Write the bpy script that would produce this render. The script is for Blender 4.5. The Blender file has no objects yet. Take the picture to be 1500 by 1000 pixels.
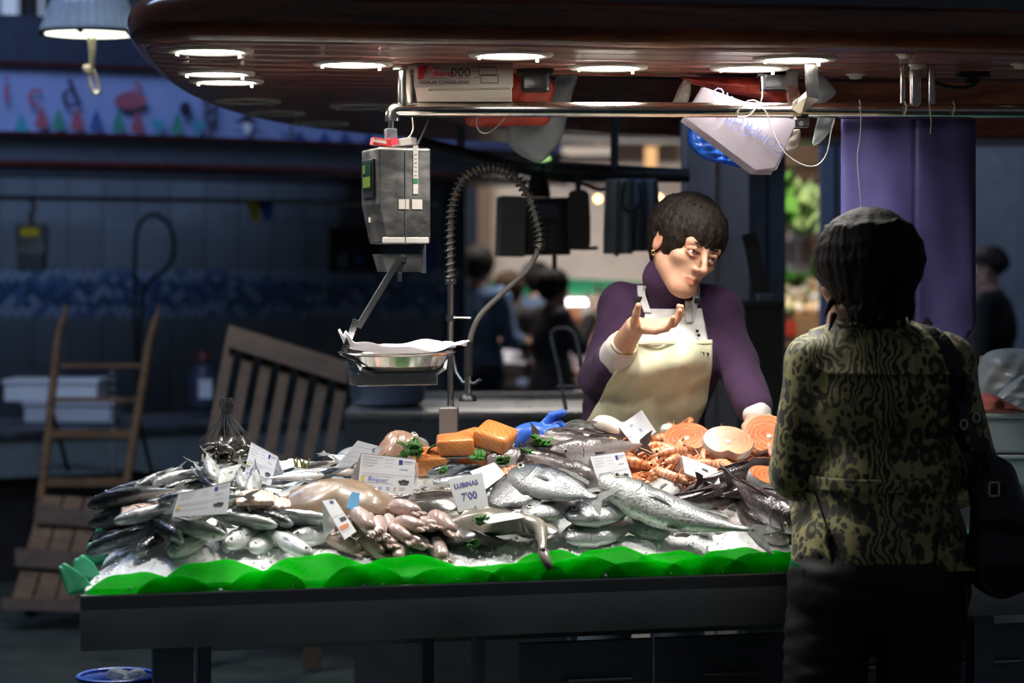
import bpy, bmesh, math, random
import numpy as np
from mathutils import Vector, Matrix, Euler

random.seed(7); np.random.seed(7)
scene = bpy.context.scene
COL = scene.collection
PI = math.pi

# ---------------------------------------------------------------- camera
CAMZ, FPX, HOR = 1.55, 3400.0, 388.0
cam_data = bpy.data.cameras.new('camera')
cam_data.sensor_width = 36.0
cam_data.lens = 36.0 * FPX / 1500.0
cam_data.shift_y = -(500.0 - HOR) / 1500.0
cam_data.clip_end = 100
cam_data.dof.use_dof = True
cam_data.dof.focus_distance = 5.45
cam_data.dof.aperture_fstop = 2.6
cam = bpy.data.objects.new('camera', cam_data)
cam.location = (0, 0, CAMZ); cam.rotation_euler = (PI/2, 0, 0)
COL.objects.link(cam); scene.camera = cam

# ---------------------------------------------------------------- world, view
w = bpy.data.worlds.new('market_hall_air'); scene.world = w; w.use_nodes = True
w.node_tree.nodes['Background'].inputs[0].default_value = (0.52, 0.58, 0.70, 1)
w.node_tree.nodes['Background'].inputs[1].default_value = 0.072
# unseen area lamp added to light the mural, standing in for roof daylight
fill_l = bpy.data.lights.new('mural_fill_light', 'AREA'); fill_l.shape = 'RECTANGLE'; fill_l.size = 3.5; fill_l.size_y = 2.5; fill_l.energy = 300; fill_l.color = (.50, .64, 1.0)
fill_o = bpy.data.objects.new('mural_fill_light', fill_l); COL.objects.link(fill_o); fill_o.location = (-3.2, 7.2, 6.5)
fill_o.rotation_euler = (Vector((-1.6, 11.6, 2.2)) - Vector((-3.2, 7.2, 6.5))).to_track_quat('-Z', 'Y').to_euler()
scene.view_settings.view_transform = 'Standard'
scene.view_settings.look = 'None'
scene.view_settings.gamma = 1.0
scene.view_settings.exposure = 0.0
scene.view_settings.use_curve_mapping = False

def P(px, py, Y):
    """photo pixel + distance -> point"""
    return Vector(((px - 750.0) / FPX * Y, Y, CAMZ + (HOR - py) / FPX * Y))

# ---------------------------------------------------------------- tagging
def tag(o, label, cat, group=None):
    o['label'] = label; o['category'] = cat
    if group: o['group'] = group
    return o
def empty(name, loc=(0, 0, 0), label=None, cat=None, group=None, rz=0.0):
    o = bpy.data.objects.new(name, None); o.empty_display_size = 0.05
    COL.objects.link(o); o.location = loc; o.rotation_euler = (0, 0, rz)
    if label: tag(o, label, cat, group)
    return o
def link(name, me, mat=None, parent=None, smooth=True):
    o = bpy.data.objects.new(name, me); COL.objects.link(o)
    if mat is not None and len(me.materials) == 0: me.materials.append(mat)
    if parent is not None: o.parent = parent
    if smooth and len(me.polygons):
        me.polygons.foreach_set('use_smooth', [True] * len(me.polygons))
    return o
def copy_tree(o, parent=None):
    c = o.copy(); COL.objects.link(c); c.parent = parent
    for ch in o.children: copy_tree(ch, c)
    return c

# ---------------------------------------------------------------- mesh builder
def catmull(pts, n):
    pts = [Vector(p) for p in pts]
    if len(pts) < 3:
        return [pts[0].lerp(pts[-1], i / n) for i in range(n + 1)]
    out = []
    m = len(pts) - 1
    for i in range(n + 1):
        t = i / n * m; k = min(int(t), m - 1); f = t - k
        p0 = pts[max(k-1, 0)]; p1 = pts[k]; p2 = pts[k+1]; p3 = pts[min(k+2, m)]
        out.append(0.5 * ((2*p1) + (p2-p0)*f + (2*p0-5*p1+4*p2-p3)*f*f + (3*p1-p0-3*p2+p3)*f**3))
    return out

class MB:
    def __init__(s): s.v = []; s.f = []
    def add(s, vs, fs):
        o = len(s.v); s.v += [tuple(x) for x in vs]; s.f += [tuple(i + o for i in f) for f in fs]
        return s
    def box(s, c, size, R=None, bev=0.0):
        hx, hy, hz = size[0]/2, size[1]/2, size[2]/2
        c = Vector(c)
        if bev <= 0:
            vs = [Vector((x, y, z)) for x in (-hx, hx) for y in (-hy, hy) for z in (-hz, hz)]
            fs = [(0,1,3,2), (4,6,7,5), (0,4,5,1), (2,3,7,6), (0,2,6,4), (1,5,7,3)]
        else:
            b = min(bev, hx*.99, hy*.99, hz*.99)
            bm = bmesh.new(); bmesh.ops.create_cube(bm, size=1)
            bmesh.ops.scale(bm, vec=(2*hx, 2*hy, 2*hz), verts=bm.verts)
            bmesh.ops.bevel(bm, geom=list(bm.edges), offset=b, segments=2, profile=.6, affect='EDGES')
            bm.verts.index_update()
            vs = [v.co.copy() for v in bm.verts]; fs = [tuple(v.index for v in f.verts) for f in bm.faces]
            bm.free()
        if R is not None: vs = [R @ v for v in vs]
        return s.add([v + c for v in vs], fs)
    def tube(s, pts, r, n=10, cap=True, closed=False):
        pts = [Vector(p) for p in pts]; m = len(pts)
        rs = r if isinstance(r, (list, tuple)) else [r] * m
        up = None; rings = []
        for i, p in enumerate(pts):
            a = pts[i-1] if (i > 0 or closed) else pts[0]
            b = pts[(i+1) % m] if (i < m-1 or closed) else pts[-1]
            t = (b - a)
            t = t.normalized() if t.length > 1e-9 else Vector((0, 0, 1))
            if up is None:
                up = Vector((0, 0, 1)) if abs(t.z) < .9 else Vector((1, 0, 0))
            x = up - t * up.dot(t)
            if x.length < 1e-6: x = t.orthogonal()
            x.normalize(); y = t.cross(x); up = x
            rings.append([p + (x*math.cos(2*PI*k/n) + y*math.sin(2*PI*k/n)) * rs[i] for k in range(n)])
        vs = [v for rg in rings for v in rg]; fs = []
        mm = m if closed else m - 1
        for i in range(mm):
            j = (i + 1) % m
            for k in range(n):
                fs.append((i*n+k, i*n+(k+1) % n, j*n+(k+1) % n, j*n+k))
        if cap and not closed:
            fs.append(tuple(range(n))[::-1]); fs.append(tuple((m-1)*n + k for k in range(n)))
        return s.add(vs, fs)
    def ribbon(s, pts, wid, thick, nrm):
        """flat bar swept along pts; nrm = direction of thickness"""
        pts = [Vector(p) for p in pts]; nrm = Vector(nrm).normalized(); vs = []; fs = []
        for i, p in enumerate(pts):
            t = (pts[min(i+1, len(pts)-1)] - pts[max(i-1, 0)]).normalized()
            sd = t.cross(nrm)
            if sd.length < 1e-6: sd = t.orthogonal()
            sd.normalize(); n2 = sd.cross(t)
            for a, b in ((-1, -1), (1, -1), (1, 1), (-1, 1)):
                vs.append(p + sd*a*wid/2 + n2*b*thick/2)
        for i in range(len(pts)-1):
            for k in range(4): fs.append((i*4+k, i*4+(k+1) % 4, i*4+4+(k+1) % 4, i*4+4+k))
        fs.append((3, 2, 1, 0)); e = (len(pts)-1)*4; fs.append((e, e+1, e+2, e+3))
        return s.add(vs, fs)
    def lathe(s, prof, c=(0, 0, 0), n=24, R=None, ang=2*PI):
        c = Vector(c); vs = []; fs = []; full = ang > 6.28
        nn = n if full else n + 1
        for r, z in prof:
            for k in range(nn):
                a = ang*k/n; v = Vector((r*math.cos(a), r*math.sin(a), z))
                vs.append((R @ v if R is not None else v) + c)
        for i in range(len(prof)-1):
            for k in range(n):
                k2 = (k+1) % nn
                fs.append((i*nn+k, i*nn+k2, (i+1)*nn+k2, (i+1)*nn+k))
        return s.add(vs, fs)
    def prism(s, poly, d, close=True):
        """poly: list of 3D points, extruded by vector d"""
        poly = [Vector(p) for p in poly]; d = Vector(d); n = len(poly)
        vs = poly + [p + d for p in poly]
        fs = [(k, (k+1) % n, n+(k+1) % n, n+k) for k in range(n)]
        fs += [tuple(range(n))[::-1], tuple(range(n, 2*n))]
        return s.add(vs, fs)
    def grid(s, fn, nu, nv):
        vs = [fn(i/nu, j/nv) for j in range(nv+1) for i in range(nu+1)]
        fs = [(j*(nu+1)+i, j*(nu+1)+i+1, (j+1)*(nu+1)+i+1, (j+1)*(nu+1)+i) for j in range(nv) for i in range(nu)]
        return s.add(vs, fs)
    def ball(s, c, r, n=10, R=None):
        r = Vector((r, r, r)) if not hasattr(r, '__len__') else Vector(r)
        c = Vector(c); vs = []; fs = []; m = max(4, n//2+1)
        for j in range(m+1):
            th = PI*j/m
            for k in range(n):
                v = Vector((r.x*math.sin(th)*math.cos(2*PI*k/n), r.y*math.sin(th)*math.sin(2*PI*k/n), r.z*math.cos(th)))
                vs.append((R @ v if R is not None else v) + c)
        for j in range(m):
            for k in range(n): fs.append((j*n+k, (j+1)*n+k, (j+1)*n+(k+1) % n, j*n+(k+1) % n))
        return s.add(vs, fs)
    def mesh(s, name, weld=True):
        me = bpy.data.meshes.new(name); me.from_pydata(s.v, [], s.f); me.validate(); me.update()
        bm = bmesh.new(); bm.from_mesh(me)
        if weld: bmesh.ops.remove_doubles(bm, verts=bm.verts, dist=1e-6)
        bmesh.ops.recalc_face_normals(bm, faces=bm.faces); bm.to_mesh(me); bm.free()
        return me
    def build(s, name, mat, parent=None, smooth=False, auto=None, weld=True):
        o = link(name, s.mesh(name, weld), mat, parent, smooth)
        if auto is not None:
            me = o.data
            me.polygons.foreach_set('use_smooth', [True]*len(me.polygons))
            me.set_sharp_from_angle(angle=math.radians(auto))
        return o

def solid(o, t, off=0.0):
    m = o.modifiers.new('thick', 'SOLIDIFY'); m.thickness = t; m.offset = off; return o
def subsurf(o, n=1):
    m = o.modifiers.new('sub', 'SUBSURF'); m.levels = n; m.render_levels = n; return o
def rotm(rx=0, ry=0, rz=0): return Euler((rx, ry, rz)).to_matrix()

_fontcache = {}
def text_mesh(txt, size, shear=0.0, bold=0.0, align='CENTER'):
    key = (txt, size, shear, bold, align)
    if key in _fontcache: return _fontcache[key]
    cu = bpy.data.curves.new('lettering', 'FONT'); cu.body = txt; cu.size = size; cu.shear = shear
    cu.offset = bold; cu.align_x = align; cu.align_y = 'CENTER'; cu.resolution_u = 2
    o = bpy.data.objects.new('lettering', cu); COL.objects.link(o)
    bpy.context.view_layer.update()
    dg = bpy.context.evaluated_depsgraph_get()
    me = bpy.data.meshes.new_from_object(o.evaluated_get(dg)); me.name = 'lettering'
    bpy.data.objects.remove(o); bpy.data.curves.remove(cu)
    me.materials.clear(); _fontcache[key] = me
    return me
def text(txt, size, mat, parent, loc, rot=(0, 0, 0), shear=0.0, bold=0.0, align='CENTER', name='lettering'):
    me = text_mesh(txt, size, shear, bold, align).copy(); me.materials.append(mat)
    o = bpy.data.objects.new(name, me); COL.objects.link(o); o.parent = parent
    o.location = loc; o.rotation_euler = rot
    return o

# ---------------------------------------------------------------- signed distance modelling
class Field:
    def __init__(s, lo, hi, h):
        s.h = h; s.lo = np.array(lo, np.float32)
        s.n = np.ceil((np.array(hi) - np.array(lo)) / h).astype(int) + 1
        s.ax = [(s.lo[i] + h*np.arange(s.n[i])).astype(np.float32) for i in range(3)]
        s.F = np.full(s.n, 0.5, np.float32)
    def _blk(s, lo, hi):
        sl = []
        for i in range(3):
            a = int(max(0, math.floor((lo[i]-s.lo[i])/s.h))); b = int(min(s.n[i], math.ceil((hi[i]-s.lo[i])/s.h)+1))
            if b <= a: return None, None
            sl.append(slice(a, b))
        X = s.ax[0][sl[0]][:, None, None]; Y = s.ax[1][sl[1]][None, :, None]; Z = s.ax[2][sl[2]][None, None, :]
        return tuple(sl), (X, Y, Z)
    def _mix(s, sl, d, k, op):
        a = s.F[sl]; d = d.astype(np.float32)
        if op == 'u':
            if k > 0:
                hh = np.clip(.5 + .5*(a - d)/k, 0, 1); s.F[sl] = a + (d - a)*hh - k*hh*(1-hh)
            else: s.F[sl] = np.minimum(a, d)
        else:   # subtract
            d = -d
            if k > 0:
                hh = np.clip(.5 - .5*(a - d)/k, 0, 1); s.F[sl] = a + (d - a)*hh + k*hh*(1-hh)
            else: s.F[sl] = np.maximum(a, d)
    def cap(s, a, b, ra, rb=None, k=.02, op='u'):
        rb = ra if rb is None else rb
        a = np.array(a, float); b = np.array(b, float); m = max(ra, rb) + 2*k + 3*s.h
        sl, c = s._blk(np.minimum(a, b)-m, np.maximum(a, b)+m)
        if sl is None: return s
        ab = b - a; L = float(ab @ ab) + 1e-12
        dx, dy, dz = c[0]-a[0], c[1]-a[1], c[2]-a[2]
        t = np.clip((dx*ab[0] + dy*ab[1] + dz*ab[2])/L, 0, 1)
        d = np.sqrt((dx-t*ab[0])**2 + (dy-t*ab[1])**2 + (dz-t*ab[2])**2) - (ra + (rb-ra)*t)
        s._mix(sl, d, k, op); return s
    def chain(s, pts, rs, k=.02, op='u'):
        for i in range(len(pts)-1): s.cap(pts[i], pts[i+1], rs[i], rs[i+1], k, op)
        return s
    def ell(s, c, r, R=None, k=.02, op='u'):
        c = np.array(c, float); m = max(r) + 2*k + 3*s.h
        sl, g = s._blk(c-m, c+m)
        if sl is None: return s
        dx, dy, dz = g[0]-c[0], g[1]-c[1], g[2]-c[2]
        if R is None: q = (dx, dy, dz)
        else:
            R = np.array(R); q = [R[0, i]*dx + R[1, i]*dy + R[2, i]*dz for i in range(3)]
        k0 = np.sqrt((q[0]/r[0])**2 + (q[1]/r[1])**2 + (q[2]/r[2])**2)
        k1 = np.sqrt((q[0]/r[0]**2)**2 + (q[1]/r[1]**2)**2 + (q[2]/r[2]**2)**2) + 1e-9
        s._mix(sl, k0*(k0-1)/k1, k, op); return s
    def half(s, p, n, k=0.0):
        """keep the side that n points away from"""
        n = np.array(n, float); n /= np.linalg.norm(n); p = np.array(p, float)
        d = (s.ax[0][:, None, None]-p[0])*n[0] + (s.ax[1][None, :, None]-p[1])*n[1] + (s.ax[2][None, None, :]-p[2])*n[2]
        s._mix((slice(None),)*3, -d, k, 's'); return s
    def noise(s, amp, freq, seed=0, oct=2, stretch=(1, 1, 1)):
        rng = np.random.RandomState(seed)
        m = np.abs(s.F) < .03
        idx = np.nonzero(m)
        p = np.stack([s.ax[i][idx[i]]*stretch[i] for i in range(3)], 1)
        v = np.zeros(len(p), np.float32)
        for o in range(oct):
            for q in range(5):
                d = rng.normal(size=3); d /= np.linalg.norm(d)
                v += np.sin(p @ d * freq * (2**o) * 2*PI + rng.uniform(0, 6.28)) / (2**o) / 5
        s.F[idx] += amp * v * 1.6
        return s
    def front(s, xs, zs, sign=1):
        """first surface y met when looking along +Y (or -Y) at each x, z"""
        out = np.full(len(xs), np.nan)
        for q, (x, z) in enumerate(zip(xs, zs)):
            i = (x - s.lo[0])/s.h; k = (z - s.lo[2])/s.h
            i0 = int(np.clip(math.floor(i), 0, s.n[0]-2)); k0 = int(np.clip(math.floor(k), 0, s.n[2]-2)); fi = min(max(i-i0, 0), 1); fk = min(max(k-k0, 0), 1)
            col = (s.F[i0, :, k0]*(1-fi)*(1-fk) + s.F[i0+1, :, k0]*fi*(1-fk) + s.F[i0, :, k0+1]*(1-fi)*fk + s.F[i0+1, :, k0+1]*fi*fk)
            if sign < 0: col = col[::-1]
            w_ = np.nonzero(col < 0)[0]
            if len(w_) and w_[0] > 0:
                j = w_[0]; t = col[j-1]/(col[j-1]-col[j]); y = (j-1+t)
                if sign < 0: y = s.n[1]-1-y
                out[q] = s.lo[1] + s.h*y
        return out
    def data(s):
        F = s.F; S = F < 0; n = s.n - 1
        cnt = np.zeros(n, np.int8)
        for dx in (0, 1):
            for dy in (0, 1):
                for dz in (0, 1): cnt += S[dx:dx+n[0], dy:dy+n[1], dz:dz+n[2]]
        act = (cnt > 0) & (cnt < 8); idx = np.argwhere(act)
        vid = np.full(n, -1, np.int32); vid[act] = np.arange(len(idx))
        i, j, k = idx.T
        acc = np.zeros((len(idx), 3), np.float32); num = np.zeros(len(idx), np.float32)
        C = [(a, b, c) for a in (0, 1) for b in (0, 1) for c in (0, 1)]
        val = {c: F[i+c[0], j+c[1], k+c[2]] for c in C}
        for a in C:
            for ax in range(3):
                if a[ax] == 0:
                    b = list(a); b[ax] = 1; b = tuple(b)
                    m = (val[a] < 0) != (val[b] < 0)
                    t = np.where(m, val[a]/np.where(m, val[a]-val[b], 1), 0)
                    p = np.zeros((len(idx), 3), np.float32)
                    for q in range(3): p[:, q] = a[q]
                    p[:, ax] = t
                    acc += p*m[:, None]; num += m
        V = (idx + acc/num[:, None])*s.h + s.lo
        Q = []
        for ax in range(3):
            o1, o2 = [(1, 2), (2, 0), (0, 1)][ax]
            sa = [slice(None)]*3; sb = [slice(None)]*3; sa[ax] = slice(0, -1); sb[ax] = slice(1, None)
            A = S[tuple(sa)]; B = S[tuple(sb)]
            e = np.argwhere(A != B)
            e = e[(e[:, o1] > 0) & (e[:, o2] > 0) & (e[:, o1] < s.n[o1]-1) & (e[:, o2] < s.n[o2]-1)]
            flip = A[tuple(e.T)]
            def at(d1, d2):
                t = e.copy(); t[:, o1] -= d1; t[:, o2] -= d2; return vid[tuple(t.T)]
            q = np.stack([at(1, 1), at(0, 1), at(0, 0), at(1, 0)], 1)
            q[~flip] = q[~flip][:, ::-1]
            Q.append(q)
        Q = np.concatenate(Q); Q = Q[(Q >= 0).all(1)]
        return V, Q
    def mesh(s, name, smooth_it=1):
        V, Q = s.data()
        for _ in range(smooth_it):      # light relaxation
            acc = np.zeros_like(V); cn = np.zeros(len(V), np.float32)
            for a in range(4):
                for b in ((a+1) % 4, (a+3) % 4):
                    np.add.at(acc, Q[:, a], V[Q[:, b]]); np.add.at(cn, Q[:, a], 1)
            V = V*.5 + .5*acc/np.maximum(cn, 1)[:, None]
        return np_mesh(name, V, Q)
    def build(s, name, mat, parent=None, smooth_it=1):
        return link(name, s.mesh(name, smooth_it), mat, parent, True)

def np_mesh(name, V, Q):
    me = bpy.data.meshes.new(name)
    me.vertices.add(len(V)); me.vertices.foreach_set('co', V.astype(np.float32).ravel())
    me.loops.add(Q.size); me.loops.foreach_set('vertex_index', Q.astype(np.int32).ravel())
    me.polygons.add(len(Q)); me.polygons.foreach_set('loop_start', np.arange(len(Q), dtype=np.int32)*Q.shape[1])
    try: me.polygons.foreach_set('loop_total', np.full(len(Q), Q.shape[1], np.int32))
    except Exception: pass
    me.update(calc_edges=True); me.validate(); return me

# ---------------------------------------------------------------- materials
class NT:
    def __init__(s, name):
        s.m = bpy.data.materials.new(name); s.m.use_nodes = True; s.t = s.m.node_tree
        s.b = s.t.nodes['Principled BSDF']; s.out = s.t.nodes['Material Output']
    def n(s, ty, **kw):
        nd = s.t.nodes.new(ty)
        for k, v in kw.items():
            if k.startswith('_'): setattr(nd, k[1:], v)
            else:
                k2 = int(k[1:]) if k[0] == 'i' and k[1:].isdigit() else k.replace('_', ' ')
                if isinstance(v, bpy.types.NodeSocket): s.t.links.new(v, nd.inputs[k2])
                else: nd.inputs[k2].default_value = v
        return nd
    def l(s, a, b): s.t.links.new(a, b)
    def ramp(s, fac, stops, interp='LINEAR'):
        r = s.t.nodes.new('ShaderNodeValToRGB'); r.color_ramp.interpolation = interp
        e = r.color_ramp.elements
        while len(e) > 1: e.remove(e[-1])
        e[0].position = stops[0][0]; e[0].color = (*stops[0][1], 1)
        for p, c in stops[1:]:
            x = e.new(p); x.color = (*c, 1)
        s.l(fac, r.inputs[0]); return r.outputs[0]
    def mix(s, fac, a, b, mode='MIX'):
        x = s.t.nodes.new('ShaderNodeMix'); x.data_type = 'RGBA'; x.blend_type = mode
        for i, v in ((0, fac), (6, a), (7, b)):
            if isinstance(v, bpy.types.NodeSocket): s.l(v, x.inputs[i])
            else: x.inputs[i].default_value = v if not isinstance(v, tuple) else (*v[:3], 1)
        return x.outputs[2]
    def math(s, op, a, b=0.0, clamp=False):
        x = s.t.nodes.new('ShaderNodeMath'); x.operation = op; x.use_clamp = clamp
        for i, v in ((0, a), (1, b)):
            if isinstance(v, bpy.types.NodeSocket): s.l(v, x.inputs[i])
            else: x.inputs[i].default_value = v
        return x.outputs[0]
    def coord(s, kind='Object', scale=(1, 1, 1), rot=(0, 0, 0)):
        c = s.n('ShaderNodeTexCoord'); mp = s.n('ShaderNodeMapping')
        s.l(c.outputs[kind], mp.inputs[0]); mp.inputs['Scale'].default_value = scale; mp.inputs['Rotation'].default_value = rot
        return mp.outputs[0]
    def noise(s, vec, scale=5, detail=4, rough=.5, dist=0.0):
        x = s.n('ShaderNodeTexNoise', Scale=scale, Detail=detail, Roughness=rough, Distortion=dist); s.l(vec, x.inputs['Vector']); return x
    def bump(s, h, strength=.3, dist=.005):
        x = s.n('ShaderNodeBump', Strength=strength, Distance=dist); s.l(h, x.inputs['Height']); s.l(x.outputs[0], s.b.inputs['Normal']); return x
    def col(s, v):
        if isinstance(v, bpy.types.NodeSocket): s.l(v, s.b.inputs['Base Color'])
        else: s.b.inputs['Base Color'].default_value = (*v[:3], 1)
    def set(s, **kw):
        for k, v in kw.items():
            i = s.b.inputs[k.replace('_', ' ')]
            if isinstance(v, bpy.types.NodeSocket): s.l(v, i)
            else: i.default_value = v
        return s

def plain(name, c, rough=.5, metal=0.0, var=.12, vscale=12, bump=0.0, bscale=80, spec=.5, coat=0.0, trans=0.0, rvar=.1):
    """painted/plastic/metal surface with slight colour and gloss variation"""
    t = NT(name); v = t.coord()
    nz = t.noise(v, vscale, 5, .6)
    lo = tuple(max(0, x*(1-var)) for x in c); hi = tuple(min(1, x*(1+var)) for x in c)
    t.col(t.ramp(nz.outputs[0], [(.3, lo), (.7, hi)]))
    rr = t.n('ShaderNodeMapRange', i0=nz.outputs[0], i1=.3, i2=.7, i3=max(.02, rough-rvar), i4=min(1, rough+rvar))
    t.set(Roughness=rr.outputs[0], Metallic=metal, Specular_IOR_Level=spec, Coat_Weight=coat, Transmission_Weight=trans)
    if bump > 0: t.bump(t.noise(v, bscale, 4).outputs[0], bump, .003)
    return t.m
def emit(name, c, st):
    t = NT(name); t.col((0, 0, 0)); t.set(Emission_Color=(*c, 1), Emission_Strength=st, Roughness=.4); return t.m
def sheet(name, c, transl=.5, rough=.35, alpha=1.0, var=.15, bump=.2, vscale=8):
    """thin translucent plastic or paper"""
    t = NT(name); v = t.coord(); nz = t.noise(v, vscale, 4)
    cc = t.ramp(nz.outputs[0], [(.3, tuple(x*(1-var) for x in c)), (.7, tuple(min(1, x*(1+var)) for x in c))])
    t.col(cc); t.set(Roughness=rough)
    t.bump(t.noise(v, vscale*4, 3).outputs[0], bump, .003)
    tr = t.n('ShaderNodeBsdfTranslucent'); t.l(cc, tr.inputs[0])
    mx = t.n('ShaderNodeMixShader'); mx.inputs[0].default_value = transl
    t.l(t.b.outputs[0], mx.inputs[1]); t.l(tr.outputs[0], mx.inputs[2]); last = mx.outputs[0]
    if alpha < 1:
        tp = t.n('ShaderNodeBsdfTransparent'); m2 = t.n('ShaderNodeMixShader'); m2.inputs[0].default_value = alpha
        t.l(tp.outputs[0], m2.inputs[1]); t.l(last, m2.inputs[2]); last = m2.outputs[0]
    t.l(last, t.out.inputs[0]); return t.m

def wood(name, c1, c2, rough=.4, scale=6, stretch=(.12, 1, 1), coat=0.0, kind='Object'):
    t = NT(name); v = t.coord(kind, stretch)
    n1 = t.noise(v, scale, 6, .65, 1.2); n2 = t.noise(v, scale*6, 3, .5, .4)
    f = t.math('ADD', t.math('MULTIPLY', n1.outputs[0], .7), t.math('MULTIPLY', n2.outputs[0], .3))
    t.col(t.ramp(f, [(.36, c1), (.64, c2)])); t.set(Roughness=rough, Coat_Weight=coat, Coat_Roughness=.12)
    t.bump(f, .15, .003); return t.m
def steel(name, c=(.55, .56, .57), rough=.28, stretch=(1, 1, 30), scale=14):
    t = NT(name); v = t.coord('Object', stretch); nz = t.noise(v, scale, 4, .6); n2 = t.noise(t.coord(), 7, 4, .6)
    f = t.math('ADD', t.math('MULTIPLY', nz.outputs[0], .5), t.math('MULTIPLY', n2.outputs[0], .5))
    t.col(t.ramp(f, [(.3, tuple(x*.8 for x in c)), (.7, c)]))
    rr = t.n('ShaderNodeMapRange', i0=f, i1=.3, i2=.7, i3=rough*.7, i4=rough*1.5)
    t.set(Roughness=rr.outputs[0], Metallic=1.0); t.bump(nz.outputs[0], .04, .001); return t.m
# ================================================================ palette
M = {}
M['floor'] = plain('wet_dark_floor', (.030, .040, .034), .38, var=.3, vscale=3, bump=.15, bscale=40)
M['steel'] = steel('brushed_steel', (.50, .50, .49), .30, (1, 1, 1), 5)
M['steel_panel'] = steel('brushed_steel_panel', (.55, .56, .55), .38, (1, 1, 1), 3)
M['steel_dark'] = steel('worn_grey_steel', (.20, .23, .27), .42, (1, 1, 20))
M['chrome'] = steel('polished_pipe_steel', (.72, .68, .62), .16, (8, 8, 8), 6)
M['grey_paint'] = plain('mid_grey_satin_paint', (.46, .47, .50), .4)
M['black'] = plain('black_plastic', (.012, .012, .014), .4)
M['dark_grey'] = plain('charcoal_paint', (.03, .034, .042), .5)
M['white_trim'] = plain('off_white_enamel', (.62, .58, .52), .4)
M['rim_wood'] = wood('varnished_mahogany_rim', (.05, .012, .006), (.30, .085, .035), .22, 5, (.35, 3, 9), .5, 'UV')
M['soffit_wood'] = wood('varnished_mahogany_boards', (.17, .053, .032), (.27, .092, .057), .34, 3, (.4, 3, 1), .25)
M['fascia'] = plain('slate_blue_fascia_paint', (.12, .14, .18), .6)
M['diffuser'] = emit('lit_lamp_glass', (1.0, .97, .90), 16)
M['lamp_off'] = plain('unlit_lamp_reflector', (.10, .09, .08), .3, .4)
M['wall_tile'] = plain('grey_blue_wall_tile', (.13, .165, .20), .35, var=.1, vscale=3)
M['wall_tile_b'] = plain('grey_wall_tile_variant', (.11, .14, .17), .35, var=.1, vscale=3)
M['grout'] = plain('dark_grout', (.05, .06, .07), .8)
M['mosaic_a'] = plain('navy_mosaic_tile', (.03, .075, .17), .3)
M['mosaic_b'] = plain('mid_blue_mosaic_tile', (.06, .13, .27), .3)
M['mosaic_c'] = plain('pale_blue_mosaic_tile', (.20, .28, .40), .3)
M['old_wood'] = wood('worn_grey_brown_timber', (.045, .022, .009), (.17, .088, .036), .75, 5, (1.2, 1.2, 6))
M['old_wood_b'] = wood('dark_brown_timber', (.022, .011, .005), (.075, .040, .018), .75, 5, (1.2, 1.2, 6))
M['foam'] = plain('white_expanded_foam', (.60, .64, .68), .8, var=.05, bump=.2, bscale=200)
M['foam_grey'] = plain('grey_foam_box', (.35, .38, .42), .8, var=.05)

# ================================================================ the counter's own frame
A0 = Vector((-.887, 4.77, 0)); UX = Vector((.971, .240, 0)); NV = Vector((-.240, .971, 0))
ZC = .87                                                     # height of the counter's front edge
def C(u, v, z=0.0): return A0 + UX*u + NV*v + Vector((0, 0, z))
def uv_of(p):
    d = Vector((p[0], p[1], 0)) - A0
    return d.dot(UX), d.dot(NV)
def umin(v): return .247*v + .35*max(0.0, v-.40)
VMAX = .74
def zice(u, v):
    xs = (-.2, 0, .05, .2, .4, .6, .74, 1.2); zs = (.868, .872, .898, .948, 1.0, 1.045, 1.075, 1.08)
    z = float(np.interp(v, xs, zs))
    e = u - umin(v)                                          # slump towards the open end
    z -= .055*max(0.0, 1 - e/.14)**2 * min(1, max(0, v)/.2)
    return z
def S(px, py, h=0.0):
    """where the line of sight of a photo pixel meets the display, h above the ice"""
    dx, dz = (px-750)/FPX, (HOR-py)/FPX
    lo = None
    Y = 4.6
    while Y < 7.2:
        u, v = uv_of((dx*Y, Y))
        if CAMZ + dz*Y <= zice(u, v) + h: break
        Y += .004
    return Vector((dx*Y, Y, CAMZ + dz*Y))

# ================================================================ floor and far walls
def struct(o): o['kind'] = 'structure'; return o
floor = MB().box((0, 12, -.05), (26, 30, .1)).build('floor', M['floor']); struct(floor)

# market hall: distant end wall behind the stalls
M['hall'] = plain('dim_hall_plaster', (.20, .21, .24), .8, var=.2, vscale=1)
wb = MB().box((0, 25, 3), (26, .3, 6)).build('wall_back', M['hall']); struct(wb)

# ================================================================ canopy over the counter
KC = .87                                                     # the canopy hangs over the counter
ZS = CAMZ + .54*KC
outer = [(4.2, 6.75), (2.6, 6.28), (1.30, 5.96), (.42, 5.80), (-.30, 5.69), (-.66, 5.64), (-.80, 5.63), (-.885, 5.70), (-.925, 5.90), (-.975, 6.5), (-1.003, 7.1), (-1.005, 7.6), (-.975, 8.2), (-.87, 8.85), (-.66, 9.45), (-.28, 10.0), (.25, 10.35), (1.0, 10.55), (2.4, 10.6), (4.2, 10.6)]
path = catmull([(x*KC, y*KC, 0) for x, y in outer], 150)
inner = [(4.4, 7.55), (2.8, 7.08), (1.50, 6.77), (.62, 6.62), (.18, 6.56), (.02, 6.56), (-.04, 6.57), (-.08, 6.60), (-.11, 6.66), (-.145, 6.85), (-.17, 7.15), (-.175, 7.6), (-.16, 8.0), (-.12, 8.4), (0.0, 8.85), (.22, 9.25), (.58, 9.6), (1.2, 9.75), (2.4, 9.78), (4.2, 9.78)]
ipath = catmull([(x*KC, y*KC, 0) for x, y in inner], 150)
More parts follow.
